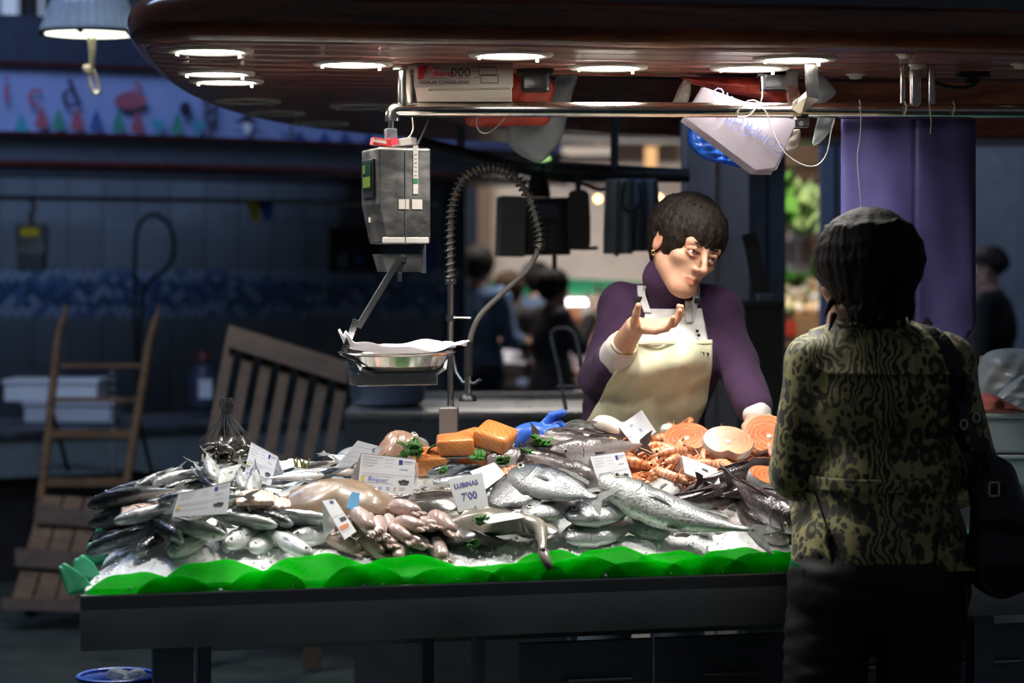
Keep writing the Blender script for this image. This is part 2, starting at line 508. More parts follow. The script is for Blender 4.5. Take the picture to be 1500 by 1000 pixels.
def sweep(name, prof, mat, parent, uvscale=1.0):
    """sweep (inward offset, z) profile along the canopy outline"""
    n = len(path); vs = []; fs = []; L = 0; acc = []
    for i in range(n):
        nr = (ipath[i]-path[i])/.83
        t = path[min(i+1, n-1)] - path[max(i-1, 0)]; t.normalize(); n2 = Vector((t.y, -t.x, 0))*INW*KC
        if i: L += (path[i]-path[i-1]).length
        acc.append(L)
        for s_, z in prof:
            vs.append(path[i] + (nr if s_ > .03 else n2)*s_ + Vector((0, 0, z)))
    m = len(prof)
    pl = [prof[0][0]]
    for k in range(1, m): pl.append(pl[-1] + math.hypot(prof[k][0]-prof[k-1][0], prof[k][1]-prof[k-1][1]))
    for i in range(n-1):
        for k in range(m-1): fs.append((i*m+k, i*m+k+1, (i+1)*m+k+1, (i+1)*m+k))
    me = bpy.data.meshes.new(name); me.from_pydata(vs, [], fs)
    uvl = me.uv_layers.new(name='UVMap')
    for p in me.polygons:
        for li in p.loop_indices:
            vi = me.loops[li].vertex_index; uvl.data[li].uv = (acc[vi//m]*uvscale, pl[vi % m]*uvscale)
    me.update(); o = link(name, me, mat, parent, True); me.set_sharp_from_angle(angle=math.radians(35))
    return o
# inward side: the outline runs right -> left along the front, so its left-hand side points to the camera
INW = 1.0
t0 = path[40]-path[39]; nr0 = Vector((t0.y, -t0.x, 0))
INW = 1.0 if nr0.y > 0 else -1.0
canopy = empty('stall_canopy', (0, 0, 0), 'varnished dark wood canopy with rounded rim over the lit fish counter', 'canopy')
# soffit: boards laid parallel to the front edge, cut to the outline
base_ring = sweep('soffit_panel', [(.004, ZS), (.2, ZS), (.4, ZS), (.6, ZS), (.83, ZS)], M['soffit_wood'], canopy)
bdir = Vector((1.96, .32, 0)).normalized(); bn = Vector((-bdir.y, bdir.x, 0)); b0 = Vector((-.66, 5.64, 0))*KC
def cut_board(d0, d1):
    bm = bmesh.new(); bm.from_mesh(base_ring.data)
    for d, sg in ((d0, -1), (d1, 1)):
        if d is None: continue
        bmesh.ops.bisect_plane(bm, geom=bm.verts[:]+bm.edges[:]+bm.faces[:], plane_co=b0+bn*d, plane_no=bn*sg, clear_outer=True)
    ex = bmesh.ops.extrude_face_region(bm, geom=bm.faces[:]); bmesh.ops.translate(bm, vec=(0, 0, .012), verts=[g for g in ex['geom'] if isinstance(g, bmesh.types.BMVert)])
    bmesh.ops.recalc_face_normals(bm, faces=bm.faces); me = bpy.data.meshes.new('soffit_board'); bm.to_mesh(me); bm.free()
    return link('soffit_board', me, M['soffit_wood'], canopy, False)
bw = .150*KC
for k in range(9): cut_board(None if k == 0 else k*bw, (k+1)*bw-.003)
cut_board(9*bw, None)
bpy.data.objects.remove(base_ring)
rr = .058*KC
sweep('rim', [(.004, ZS+.004)] + [(-rr*math.sin(a)*.95, ZS+rr-rr*math.cos(a)) for a in np.linspace(0, PI, 14)] + [(.03, ZS+2*rr)], M['rim_wood'], canopy)
sweep('fascia', [(.03, ZS+.10), (.03, ZS+.20), (-.02, ZS+.50)], M['fascia'], canopy)
sweep('roof_deck', [(-.02, ZS+.5), (.9, ZS+.5)], M['fascia'], canopy)
sweep('inner_edge', [(.836, ZS+.20), (.836, ZS-.004), (.825, ZS-.004), (.825, ZS+.005)], M['rim_wood'], canopy)
# cut-out frieze along the top of the fascia
fr = MB()
for k in range(14):
    x = 1.05 + k*.085
    # hanging drop shapes on the fascia face
    y = float(np.interp(x, [.42, 1.3, 2.6], [5.80, 5.96, 6.28])) - .004; x *= KC; y *= KC
    c = Vector((x, y+.005, ZS+.185))
    fr.add([c+Vector((-.035, 0, .03)), c+Vector((.035, 0, .03)), c+Vector((.018, 0, 0)), c+Vector((0, 0, -.03)), c+Vector((-.018, 0, 0))], [(0, 1, 2, 3, 4)])
o = fr.build('frieze', M['dark_grey'], canopy); solid(o, .004)

# ================================================================ recessed downlights
def downlight(px, py, on, label, watts=0.0):
    Y = FPX*(ZS-CAMZ)/(HOR-py); p = P(px, py, Y)
    e = empty('downlight', (p.x, p.y, ZS), label, 'ceiling light', 'recessed downlights in the canopy'); e.scale = (KC,)*3
    MB().lathe([(.085, -.002), (.088, -.008), (.106, -.008), (.110, -.003), (.110, .0)], n=32).build('trim_ring', M['white_trim'], e, True)
    if on:
        d = MB().lathe([(.0001, -.0035), (.05, -.0042), (.085, -.0025)], n=32).build('lamp_glass', M['diffuser'], e, True)
    else:
        MB().lathe([(.0001, -.0030), (.05, -.0035), (.085, -.0015)], n=32).build('lamp_glass', M['lamp_off'], e, True)
    for a in (.6, 3.4): MB().box((.083*math.cos(a), .083*math.sin(a), -.011), (.008, .008, .012)).build('clip', M['white_trim'], e)
    if on and watts > 0:
        L = bpy.data.lights.new('lamp', 'AREA'); L.shape = 'DISK'; L.size = .165; L.energy = watts; L.spread = math.radians(128); L.color = (1.0, .965, .90)
        lo = bpy.data.objects.new('lamp', L); COL.objects.link(lo); lo.parent = e; lo.location = (0, 0, -.0065)
    return e
WD = 3.7
downlight(308, 73, True, 'lit round downlight closest to the rounded end of the canopy rim', WD)
downlight(317, 106, True, 'lit round downlight second along the curved end of the canopy', WD)
downlight(332, 118, True, 'lit round downlight third along the curved end of the canopy', WD)
downlight(363, 147, False, 'unlit round downlight fourth along the curved end of the canopy')
downlight(402, 165, False, 'unlit round downlight fifth along the curved end of the canopy')
downlight(470, 180, False, 'unlit round downlight sixth along the curved end of the canopy')
downlight(530, 155, False, 'unlit round downlight set in the inner soffit boards above the hanging scale')
downlight(517, 92, True, 'lit round downlight beside the pipe rail end post', WD)
downlight(748, 79, True, 'lit round downlight in front of the white cardboard box', WD)
downlight(891, 97, True, 'lit round downlight in front of the clear plastic bag', WD)
downlight(1098, 98, True, 'lit round downlight above the bundle of paper', WD)
downlight(1164, 85, True, 'lit round downlight in front of the bent pipe bracket', WD)

# ================================================================ steel counter
counter = empty('fish_counter', C(.8, .3, 0), 'long brushed steel fishmonger counter with plain front panel', 'counter')
def cpart(mb, name, mat, parent=None, **kw):
    o = mb.build(name, mat, parent or counter, **kw)
    if parent is None: o.matrix_parent_inverse = Matrix.Translation(-Vector(counter.location))
    return o
UR = 3.4; UE_ = 1.9
def rot_u(): return Matrix(((UX.x, NV.x, 0), (UX.y, NV.y, 0), (0, 0, 1)))
RU = rot_u()
cpart(MB().box(C(UR/2, .012, ZC-.057), (UR, .024, .115), RU, .003), 'front_panel', M['steel_panel'], auto=40)
top = [C(0, .0), C(UR, 0), C(UR, VMAX+.04), C(umin(VMAX)+.0, VMAX+.04), C(umin(.4), .4)]
cpart(MB().prism([p+Vector((0, 0, ZC-.03)) for p in top], (0, 0, .026)), 'counter_top', M['steel'])
cpart(MB().prism([C(UE_, VMAX+.02, .62), C(UE_, VMAX+.035, .62), C(umin(VMAX)+.0, VMAX+.035, .62), C(umin(VMAX)+.0, VMAX+.02, .62)], (0, 0, .42)), 'back_panel', M['steel_panel'])
cpart(MB().prism([C(.004, .02, ZC-.115), C(umin(.4), .4, ZC-.115), C(umin(VMAX), VMAX+.04, ZC-.115), C(umin(VMAX)+.02, VMAX+.04, ZC-.115), C(umin(.4)+.02, .4, ZC-.115), C(.024, .02, ZC-.115)], (0, 0, .11)), 'end_panel', M['steel_panel'])
for u, v, s_ in ((.20, .12, .085), (.285, .30, .03), (.86, .09, .022), (2.05, .10, .05), (2.9, .10, .05), (.86, .65, .03), (2.05, .65, .03)):
    cpart(MB().box(C(u, v, (ZC-.11)/2), (s_, .05, ZC-.11), RU, .004), 'leg', M['steel_dark'])
# cabinet doors under the counter, set back
for k, u in enumerate((1.14, 1.46, 1.78, 2.10, 2.42, 2.74)):
    d = cpart(MB().box(C(u, .22, .40), (.312, .02, .60), RU, .003), 'cabinet_door', M['steel_dark'])
    for s_ in (-1,):
        h = MB().tube([C(u-.05, .205, .615), C(u-.05, .19, .615), C(u+.10, .19, .615), C(u+.10, .205, .615)], .006, 8)
        h.build('handle', M['steel'], d)
cpart(MB().box(C(1.94, .22, .05), (1.92, .04, .10), RU), 'plinth', M['black'])

# crushed ice bed
def ice_mat():
    t = NT('crushed_ice'); v = t.coord()
    vo = t.n('ShaderNodeTexVoronoi', Scale=170.0); t.l(v, vo.inputs['Vector'])
    nz = t.noise(v, 60, 5, .7)
    t.col(t.ramp(nz.outputs[0], [(.3, (.82, .86, .88)), (.6, (.96, .97, .97))]))
    t.set(Roughness=.32, Subsurface_Weight=.35, Subsurface_Radius=(.02, .025, .03), Subsurface_Scale=.4, Specular_IOR_Level=.4)
    h = t.math('ADD', vo.outputs['Distance'], nz.outputs[0]); t.bump(h, .28, .005); return t.m
M['ice'] = ice_mat()
def ice_dip(u, v):
    # the fish are bedded into the ice, which is scooped out where they lie
    ss = lambda a, b, x: min(1.0, max(0.0, (x-a)/(b-a)))
    return .055*ss(.17, .28, v)*ss(.04, .14, u-umin(v))*(1-ss(.68, .73, v))*(1-ss(1.62, 1.74, u))*(1-.8*ss(1.08, 1.18, u)*ss(.43, .50, v))
rng = random.Random(3)
UE = 1.86
def ice_pt(a, b):
    v = .022 + b*(VMAX-.022); u = umin(v) + .004 + a*(UE-umin(v)-.004)
    z = zice(u, v) - ice_dip(u, v)
    e = max(0.0, 1-(UE-u)/.08)
    z -= e*e*.05
    edge = min(1, v/.05)*min(1, (u-umin(v))/.03)
    z += edge*(.004*math.sin(u*23+v*31+1.7*math.sin(v*19+u*5)) + .003*math.sin(u*57-v*43+2*math.sin(u*13)) + rng.uniform(-.0035, .0035))
    return C(u, v, z)
mb = MB().grid(ice_pt, 330, 110)
# skirt down to the steel
def ring_skirt(fn, n):
    vs = []; fs = []
    for i in range(n+1):
        p = fn(i/n); vs += [p, Vector((p.x, p.y, ZC-.005))]
    for i in range(n): fs.append((2*i, 2*i+1, 2*i+3, 2*i+2))
    return vs, fs
for fn in (lambda t: ice_pt(t, 0), lambda t: ice_pt(t, 1), lambda t: ice_pt(0, t), lambda t: ice_pt(1, t)): mb.add(*ring_skirt(fn, 110))
icebed = mb.build('ice_bed', M['ice'], None, True, weld=False); tag(icebed, 'bed of white crushed ice sloping up on the steel counter', 'ice'); icebed['kind'] = 'stuff'
gr = MB()
for _ in range(500):                                        # loose grains on the open front slope
    u = rng.uniform(.02, UE-.05); v = abs(rng.gauss(.09, .06))
    if v > .72: continue
    if u < umin(v)+.01: continue
    r = rng.uniform(.0025, .0065); c = C(u, v, zice(u, v) - ice_dip(u, v) + rng.uniform(-.001, .006)); R = rotm(rng.uniform(0, 6), rng.uniform(0, 6), 0)
    vs = [R @ Vector(q)*r for q in ((1, 0, 0), (-.8, .3, 0), (0, 1, .2), (.1, -.9, 0), (0, .2, .8), (.2, 0, -.8))]
    gr.add([c+q for q in vs], [(0, 2, 4), (2, 1, 4), (1, 3, 4), (3, 0, 4), (2, 0, 5), (1, 2, 5), (3, 1, 5), (0, 3, 5)])
o = gr.build('ice_grains', M['ice'], icebed, weld=False); o['kind'] = 'stuff'

# scalloped green plastic leaves along the edge
M['leaf_green'] = sheet('green_translucent_plastic', (.005, .68, .02), .66, .25, .86, .15, .1)
M['leaf_teal'] = sheet('pale_green_translucent_plastic', (.12, .62, .36), .5, .3, .95, .1, .1)
trim = empty('leaf_trim', C(.8, 0, ZC), 'scalloped translucent green plastic leaf border along the ice', 'plastic border')
def leaf(center, xdir, up, out, wdt, hgt, mat, curl=.25):
    def fn(a, b):
        x = (a-.5)*2
        hh = hgt*(max(0.0, 1-abs(x)**2.4))**.75
        hh *= 1 + .04*math.sin(x*9)
        t = b
        y = hh*t
        return center + xdir*(x*wdt/2) + up*y + out*(curl*y*t + .012*math.cos(x*1.5)-.012)
    o = MB().grid(fn, 22, 6).build('leaf', mat, trim, True); o.matrix_parent_inverse = Matrix.Translation(-Vector(trim.location)); solid(o, .0012)
    return o
peaks = [(200, 838, 150), (318, 820, 185), (465, 811, 200), (600, 813, 190), (728, 826, 170), (812, 806, 150), (898, 801, 165), (988, 807, 160), (1080, 802, 165), (1170, 806, 160), (1262, 806, 160), (1350, 806, 160)]
for i, (px, py, wd) in enumerate(peaks):
    # front edge point under this pixel column
    k = (px-750)/FPX; u = (k*A0.y - A0.x)/(UX.x - k*UX.y); c = C(u, .010 + (.009 if i % 2 else .0), ZC-.004)
    hgt = (388+.68*FPX/c.y - py)/FPX*c.y + .004
    leaf(c, UX, Vector((0, 0, 1)), -NV*.35, wd/FPX*c.y, hgt, M['leaf_green'])
# second, lower row of leaves in between gives the darker doubled bands
for i, (px, wd) in enumerate([(255, 110), (392, 120), (535, 125), (665, 150), (775, 130), (855, 140), (945, 150), (1035, 150), (1125, 140), (1215, 140)]):
    k = (px-750)/FPX; u = (k*A0.y - A0.x)/(UX.x - k*UX.y); c = C(u, .004, ZC-.004)
    leaf(c, UX, Vector((0, 0, 1)), -NV*.35, wd/FPX*c.y, .040 + .006*(i % 3), M['leaf_green'])
for (px, py, v, wd, hg, lean) in ((118, 862, .03, .07, .065, .6), (128, 838, .12, .08, .06, .22), (148, 800, .26, .08, .055, .15), (178, 775, .40, .09, .055, .12), (215, 745, .52, .09, .05, .1)):
    u = umin(v)
    c = C(u-.012, v, max(ZC, zice(u, v)-.01))
    xd = (NV*.55+UX*.83).normalized()
    leaf(c, xd, Vector((0, 0, 1)), (-UX-NV*.4)*lean*1.6, wd, hg, M['leaf_teal'], .5)
P_far = P
def P(px, py, Y): return P_far(px, py, Y*KC)
# ================================================================ pipe rail under the canopy
YR0 = 6.28; YR = 6.28
rail = empty('pipe_rail', P(593, 160, YR), 'horizontal chrome pipe rail slung under the wooden canopy', 'rail')
def rp(mb, name, mat, root, parent=None, **kw):
    """part given in world coordinates, hung under its root"""
    o = mb.build(name, mat, parent or root, **kw)
    o.matrix_parent_inverse = Matrix.Translation(-Vector(root.location)) if parent is None else Matrix.Identity(4)
    return o
R_ = .0205*KC
a = P(593, 160, YR)
elb = [P(575, 178, YR), P(575, 171, YR), P(577, 163, YR), P(584, 160, YR), P(596, 160, YR)]
rp(MB().tube(catmull(elb, 14), R_, 16), 'elbow', M['chrome'], rail, auto=50)
rp(MB().tube([P(594, 160, YR), P(900, 160.5, YR), P(1200, 161.5, YR), P(1640, 163, YR)], R_, 20), 'tube', M['chrome'], rail, auto=50)
rp(MB().tube([P(593, 158, YR), (P(593, 0, YR).x, YR*KC, ZS-.001)], .0195*KC, 16), 'post', M['chrome'], rail, auto=50)
rp(MB().tube([(P(593, 0, YR).x, YR*KC, ZS-.012), (P(593, 0, YR).x, YR*KC, ZS-.001)], .034, 16), 'post_flange', M['chrome'], rail, auto=50)
# bent bracket and clamp
q = Vector((P(1192, 0, 6.1).x, 6.16*KC, ZS-.002))
rp(MB().ribbon([q, P(1190, 140, 6.16), P(1168, 158, 6.24)], .030, .022, (0, 1, .3)), 'bent_bracket', M['chrome'], rail)
rp(MB().ribbon([Vector((P(1160, 0, 6.4).x, 6.42*KC, ZS-.002)), P(1160, 130, 6.42), P(1165, 158, 6.3)], .028, .02, (0, 1, .3)), 'bent_bracket', M['chrome'], rail)
rp(MB().tube([P(1163, 160, YR), P(1172, 160, YR)], .028, 18), 'clamp_collar', M['chrome'], rail, auto=50)
rp(MB().box(P(1174, 180, YR-.01), (.035, .03, .022), None, .003), 'clamp_block', M['chrome'], rail)
rp(MB().tube([P(1174, 181, YR-.022), P(1174, 181, YR-.034)], .006, 6), 'clamp_bolt', M['steel'], rail)
for px, r in ((1340, .018), (1364, .012), (1322, .007)):
    x = P(px, 0, YR).x; z0 = P(px, 158, YR).z
    rp(MB().tube([(x, YR*KC, z0), (x, YR*KC, ZS-.001)], r*KC, 14), 'post', M['chrome'], rail, auto=50)
for px, py in ((1341, 93), (1323, 80)):
    Y = FPX*(ZS-CAMZ)/(HOR-py)/KC if py < 90 else YR
    x = P(px, py, Y).x
    rp(MB().lathe([(.0001, -.012), (.012, -.010), (.016, -.004), (.020, -.003), (.020, 0)], (x, Y*KC-.02, ZS), 20), 'ceiling_cap', M['white_trim'], rail, smooth=True)
for px, py in ((1253, 109), (1495, 94)):
    Y = FPX*(ZS-CAMZ)/(HOR-py)/KC-.02; c = MB().lathe([(.0001, -.014), (.014, -.012), (.018, -.004), (.024, -.003), (.024, 0)], (0, 0, 0), 20).build('ceiling_cap', M['white_trim'], None, True)
    c.location = (P(px, py, Y).x, Y*KC, ZS); tag(c, 'small round cream cap screwed to the canopy soffit', 'cap', 'cream caps on the soffit')
# rope hooks and wire on the rail
M['wire'] = plain('pale_wire', (.45, .43, .40), .35, .6); M['cord_black'] = plain('black_cord', (.012, .012, .012), .6); M['string'] = plain('pale_string', (.55, .47, .33), .8)
def wire(name, pts, r, mat, label, cat='wire', n=40, group=None):
    pts = catmull(pts, n); c = sum(pts, Vector())/len(pts)
    o = MB().tube([p-c for p in pts], r, 6).build(name, mat, None, True); o.location = c; return tag(o, label, cat, group)
yf = YR-.028
wire('loose_wire', [P(1116, 113, 6.30), P(1117, 140, yf), P(1112, 152, yf), P(1099, 168, yf), P(1084, 172, yf), P(1080, 166, yf), P(1092, 150, yf), P(1108, 148, yf), P(1122, 164, yf), P(1131, 190, yf), P(1148, 222, yf), P(1175, 241, yf), P(1197, 242, yf), P(1211, 225, yf), P(1217, 195, yf), P(1222, 174, yf)], .0016, M['wire'], 'thin bare wire looped around the chrome rail')
wire('twine', [P(1259, 146, yf), P(1261, 165, yf), P(1260, 200, yf), P(1256, 228, yf), P(1258, 262, yf), P(1262, 310, yf), P(1265, 345, yf)], .0012, M['wire'], 'thin straight thread hanging from the rail before the purple apron')
wire('twine', [P(1361, 150, yf), P(1363, 162, yf), P(1364, 180, yf), P(1363, 196, yf)], .0014, M['string'], 'short pale thread tied on the rail below the twin posts')
for px in (1325, 1396):
    wire('cable_tie', [P(px, 148, yf), P(px+3, 158, yf-.002), P(px-1, 170, yf)], .002, M['string'], 'pale cable tie wrapped around the chrome rail', 'cable tie', 8, 'cable ties on the rail')
wire('power_cable', [P(1362, 118, 6.45), P(1380, 125, 6.45), P(1410, 129, 6.45), P(1428, 122, 6.45), P(1430, 110, 6.45)], .005, M['cord_black'], 'thick black cable looping below the soffit behind the rail', 'cable')
b = MB().box((0, 0, 0), (.075, .05, .012)).box((0, 0, -.012), (.03, .03, .014)).build('junction_box', M['black']); b.location = (P(1425, 106, 6.5).x, 6.5*KC, ZS-.008); tag(b, 'small black junction box on the soffit at the cable end', 'junction box')

# ================================================================ two small black spotlights
def small_spot(px, py, Y, label):
    e = empty('spotlight', (P(px, py, Y).x, Y*KC, ZS), label, 'spotlight', 'small black spotlights under the canopy')
    MB().box((0, 0, -.008), (.09, .06, .012), None, .003).build('mounting_plate', M['black'], e)
    MB().tube([(0, 0, -.01), (0, 0, -.03)], .008, 8).build('stem', M['black'], e)
    z = P(px, py, Y).z - ZS
    MB().box((0, 0, z), (.07, .055, .055), None, .008).build('housing', M['black'], e)
    MB().box((0, -.028, z), (.055, .004, .042), None, .001).build('lens', plain('dark_lens', (.02, .02, .024), .1), e)
small_spot(784, 118, 6.40, 'small black spotlight beside the white cardboard box')
small_spot(1135, 116, 6.47, 'small black spotlight in front of the red plastic bag')

# ================================================================ cardboard box with printed lid
M['card_white'] = plain('white_printed_cardboard', (.62, .55, .48), .7, var=.05)
M['card_side'] = plain('cream_cardboard', (.70, .64, .55), .7, var=.05)
M['ink_red'] = plain('red_ink', (.55, .03, .06), .6); M['ink_black'] = plain('black_ink', (.03, .028, .028), .6); M['ink_blue'] = plain('blue_ink', (.06, .12, .45), .6); M['ink_grey'] = plain('grey_ink', (.30, .29, .32), .6); M['ink_navy'] = plain('navy_ink', (.03, .03, .22), .6); M['ink_yellow'] = plain('yellow_ink', (.75, .60, .12), .6); M['ink_orange'] = plain('orange_ink', (.8, .25, .06), .6)
YB = 6.24
bx0, bx1 = P(608, 0, YB).x, P(751, 0, YB).x; zt, zm, zb = P(0, 96, YB).z, P(0, 127, YB).z, P(0, 148, YB).z
bw_ = bx1-bx0
carton = empty('cardboard_carton', ((bx0+bx1)/2, YB*KC, zb), 'white printed cardboard carton resting on the chrome rail', 'box')
hz = zt-zb; hm = zm-zb
MB().prism([(-bw_/2+.004, .010, 0), (-bw_/2, -.03, hm), (-bw_/2+.004, -.018, hz), (-bw_/2+.004, .16, hz), (-bw_/2+.004, .16, 0)], (bw_-.006, 0, 0)).build('body', M['card_side'], carton)
MB().prism([(-bw_/2-.001, -.034, hm-.004), (-bw_/2-.001, -.034, hm), (-bw_/2-.001, -.022, hz+.003), (-bw_/2-.001, .160, hz+.003), (-bw_/2-.001, .160, hz-.001), (-bw_/2-.001, -.018, hz-.001)], (bw_+.002, 0, 0)).build('lid', M['card_white'], carton)
MB().box((.012, -.0115, hm*.45), (bw_*.83, .003, hm*.72), rotm(math.atan2(.04, hm), 0, 0)).build('side_flap', M['card_side'], carton)
sl = math.atan2(hz-hm, .012)
def onlid(x, t): return (-bw_/2 + x*bw_, -.034+.012*t-.0014, hm+(hz-hm+.003)*t+.001)
rt = (sl, 0, 0)
def lidtext(txt, size, x, t, mat, **kw): return text(txt, size, M[mat], carton, onlid(x, t), rt, **kw)
lidtext('moray', .022*KC, .295, .52, 'ink_red', bold=.0006)
lidtext('000', .036*KC, .47, .56, 'ink_black')
lidtext('CIGALAS CONGELADAS', .0125*KC, .30, .12, 'ink_black', bold=.0002)
for x, t, wd in ((.24, .80, .14), (.25, .30, .2), (.62, .82, .09), (.62, .62, .09), (.52, .46, .12), (.50, .34, .12), (.64, .34, .08)):
    p = Vector(onlid(x, t)); MB().box(p, (wd*bw_, .0006, .0022), rotm(sl-PI/2, 0, 0)).build('print_line', M['ink_grey'], carton)
logo = MB().lathe([(.010, 0), (.017, 0)], (0, 0, 0), 18, ang=PI*1.3).build('logo', M['ink_red'], carton); logo.location = onlid(.175, .54); logo.rotation_euler = (sl, 0, 2.0)
lg = MB().prism([(-.012, -.018, 0), (0, -.018, 0), (.012, .016, 0), (-.010, .016, 0)], (0, 0, .0006)).build('logo_mark', M['ink_red'], carton); lg.location = onlid(.085, .60); lg.rotation_euler = rt
for x, t in ((.745, .62), (.765, .28)):
    fr = MB(); w2, h2 = .020, .010
    for (cx, cy, sx, sy) in ((0, h2, 2*w2, .0016), (0, -h2, 2*w2, .0016), (w2, 0, .0016, 2*h2), (-w2, 0, .0016, 2*h2)): fr.box((cx, cy, 0), (sx, sy, .0006))
    f_ = fr.build('printed_frame', M['ink_black'], carton); f_.location = onlid(x, t); f_.rotation_euler = rt

# ================================================================ crumpled bags and papers
M['bag_red'] = sheet('red_plastic_film', (.62, .11, .07), .45, .35, .95, .25, .5, 14)
M['bag_blue'] = sheet('blue_plastic_film', (.02, .13, .60), .35, .25, 1, .3, .6, 16)
M['bag_clear'] = sheet('milky_plastic_film', (.42, .47, .48), .5, .25, .75, .15, .5, 10)
M['paper_lilac'] = plain('lilac_wrapping_paper', (.44, .385, .45), .8, var=.06, vscale=5, bump=.1, bscale=12)
M['paper_white'] = sheet('white_wrapping_paper', (.85, .83, .86), .25, .7, 1, .04, .15, 8)
M['film_brown'] = sheet('greyish_plastic_film', (.40, .34, .30), .5, .3, .85, .15, .5)
KC_c = KC
def crumple(name, outline, Y, mat, label, cat, amp=.02, freq=22, depth=.05, seed=1, res=30, parent=None):
    """hanging film bag: a filled outline, puffed towards the viewer and folded"""
    rg = random.Random(seed); ph = [rg.uniform(0, 6.28) for _ in range(8)]
    pts = [P(x, y, Y) for x, y in outline]; c = sum(pts, Vector())/len(pts); n = len(pts)
    ring = catmull(pts+[pts[0]], n*5)[:-1]; N = len(ring); m = 9
    def bulge(p, t):
        f = amp*(math.sin(p.x*freq*3+p.z*freq+ph[0]) + .7*math.sin(p.x*freq*5-p.z*freq*4+ph[1]) + .5*math.sin(p.z*freq*9+ph[2]))*.5
        return f
    mb = MB()
    for side in (-1, 1):
        vs = []; fs = []
        for j in range(m+1):
            t = j/m
            for k in range(N):
                p = c.lerp(ring[k], t); d = depth*math.sqrt(max(0, 1-t*t))
                vs.append(Vector((p.x, Y*KC_c + side*d + bulge(p, t)*(1-t**4*.6), p.z)) - c)
        for j in range(m):
            for k in range(N): fs.append((j*N+k, j*N+(k+1) % N, (j+1)*N+(k+1) % N, (j+1)*N+k))
        mb.add(vs, fs)
    o = mb.build(name, mat, parent, True)
    if parent is None: o.location = c; tag(o, label, cat)
    return o
crumple('red_plastic_bag', [(700, 120), (730, 108), (780, 106), (812, 120), (808, 150), (802, 181), (760, 184), (715, 186), (686, 184), (683, 165)], 6.62, M['bag_red'], 'red plastic bag hung behind the white cardboard carton', 'plastic bag', .012, 26, .04, 3)
wire('bag_string', [P(702, 160, 6.305), P(698, 182, 6.32), P(705, 194, 6.33), P(718, 193, 6.33), P(735, 178, 6.32), P(748, 160, 6.305)], .0016, M['wire'], 'dark loop of string under the red bag and carton', 'string')
crumple('clear_plastic_bag', [(815, 112), (845, 108), (838, 140), (830, 175), (822, 205), (795, 236), (775, 234), (750, 218), (741, 195), (752, 172), (790, 160)], 6.72, M['bag_clear'], 'milky clear plastic bag bulging below the rail', 'plastic bag', .01, 14, .036, 5)
crumple('red_plastic_bag', [(996, 114), (1060, 114), (1140, 114), (1170, 120), (1160, 142), (1140, 152), (1110, 144), (1080, 139), (1060, 134), (1035, 128), (1010, 122)], 6.60, M['bag_red'], 'crumpled red plastic bag stuffed above the lilac papers', 'plastic bag', .018, 30, .05, 8)
crumple('blue_plastic_bag', [(1010, 188), (1030, 196), (1060, 214), (1100, 232), (1140, 215), (1148, 226), (1135, 246), (1100, 249), (1065, 241), (1030, 232), (1008, 210)], 6.62, M['bag_blue'], 'shiny blue plastic bag bunched under the lilac papers', 'plastic bag', .022, 40, .03, 9)
crumple('clear_plastic_bag', [(985, 150), (1000, 118), (1012, 122), (1008, 148), (992, 160)], 6.5, M['film_brown'], 'greyish plastic film end beside the lilac papers', 'plastic bag', .01, 20, .02, 11)
crumple('clear_plastic_bag', [(1196, 110), (1206, 111), (1224, 132), (1222, 140), (1204, 152), (1190, 150)], 6.45, M['bag_clear'], 'clear plastic sleeve behind the bent pipe bracket', 'plastic bag', .006, 20, .008, 12)
crumple('clear_plastic_bag', [(1200, 163), (1220, 163), (1222, 182), (1210, 200), (1196, 212), (1190, 208)], 6.315, M['bag_clear'], 'torn clear plastic flap below the rail', 'plastic bag', .006, 20, .006, 13)
crumple('clear_plastic_bag', [(1160, 190), (1172, 190), (1172, 208), (1168, 218), (1152, 222), (1150, 205)], 6.452, M['film_brown'], 'greyish film scrap behind the lilac papers', 'plastic bag', .006, 20, .01, 14)
# stack of printed wrapping papers
stack = empty('paper_stack', P(1085, 190, 6.40), 'stack of lilac printed wrapping papers tucked behind the chrome rail', 'paper stack')
pc = P(1085, 178, 6.40)
corn = [P(1003, 170, 6.415), P(1030, 126, 6.38), P(1165, 176, 6.42), P(1163, 190, 6.43), P(1137, 245, 6.474), P(1108, 247, 6.476)]
for k in range(7):
    d = Vector((-.0015*k, .003*k, -.0025*k))
    mb = MB()
    vs = [p + d + Vector((random.uniform(-.003, .003), 0, random.uniform(-.003, .003))) for p in corn]
    cc = sum(vs, Vector())/6 + Vector((0, -.003, 0))
    o = MB().add([v-pc for v in vs]+[cc-pc], [(i, (i+1) % 6, 6) for i in range(6)]).build('sheet', M['paper_lilac'], stack); o.location = pc - Vector(stack.location); solid(o, .0012)
for txt, px, py in (('COMPRO', 1113, 196), ('ORO', 1066, 144), ('CORA', 1074, 180)):
    p = P(px, py, 6.38 + (py-126)*.00079 - .010); tt = text(txt, .036, plain('faded_blue_ink', (.13, .14, .30), .7), stack, p - Vector(stack.location), (Matrix.Rotation(.30, 3, 'X') @ rotm(PI/2, .62+PI, 0)).to_euler(), name='printed_word')

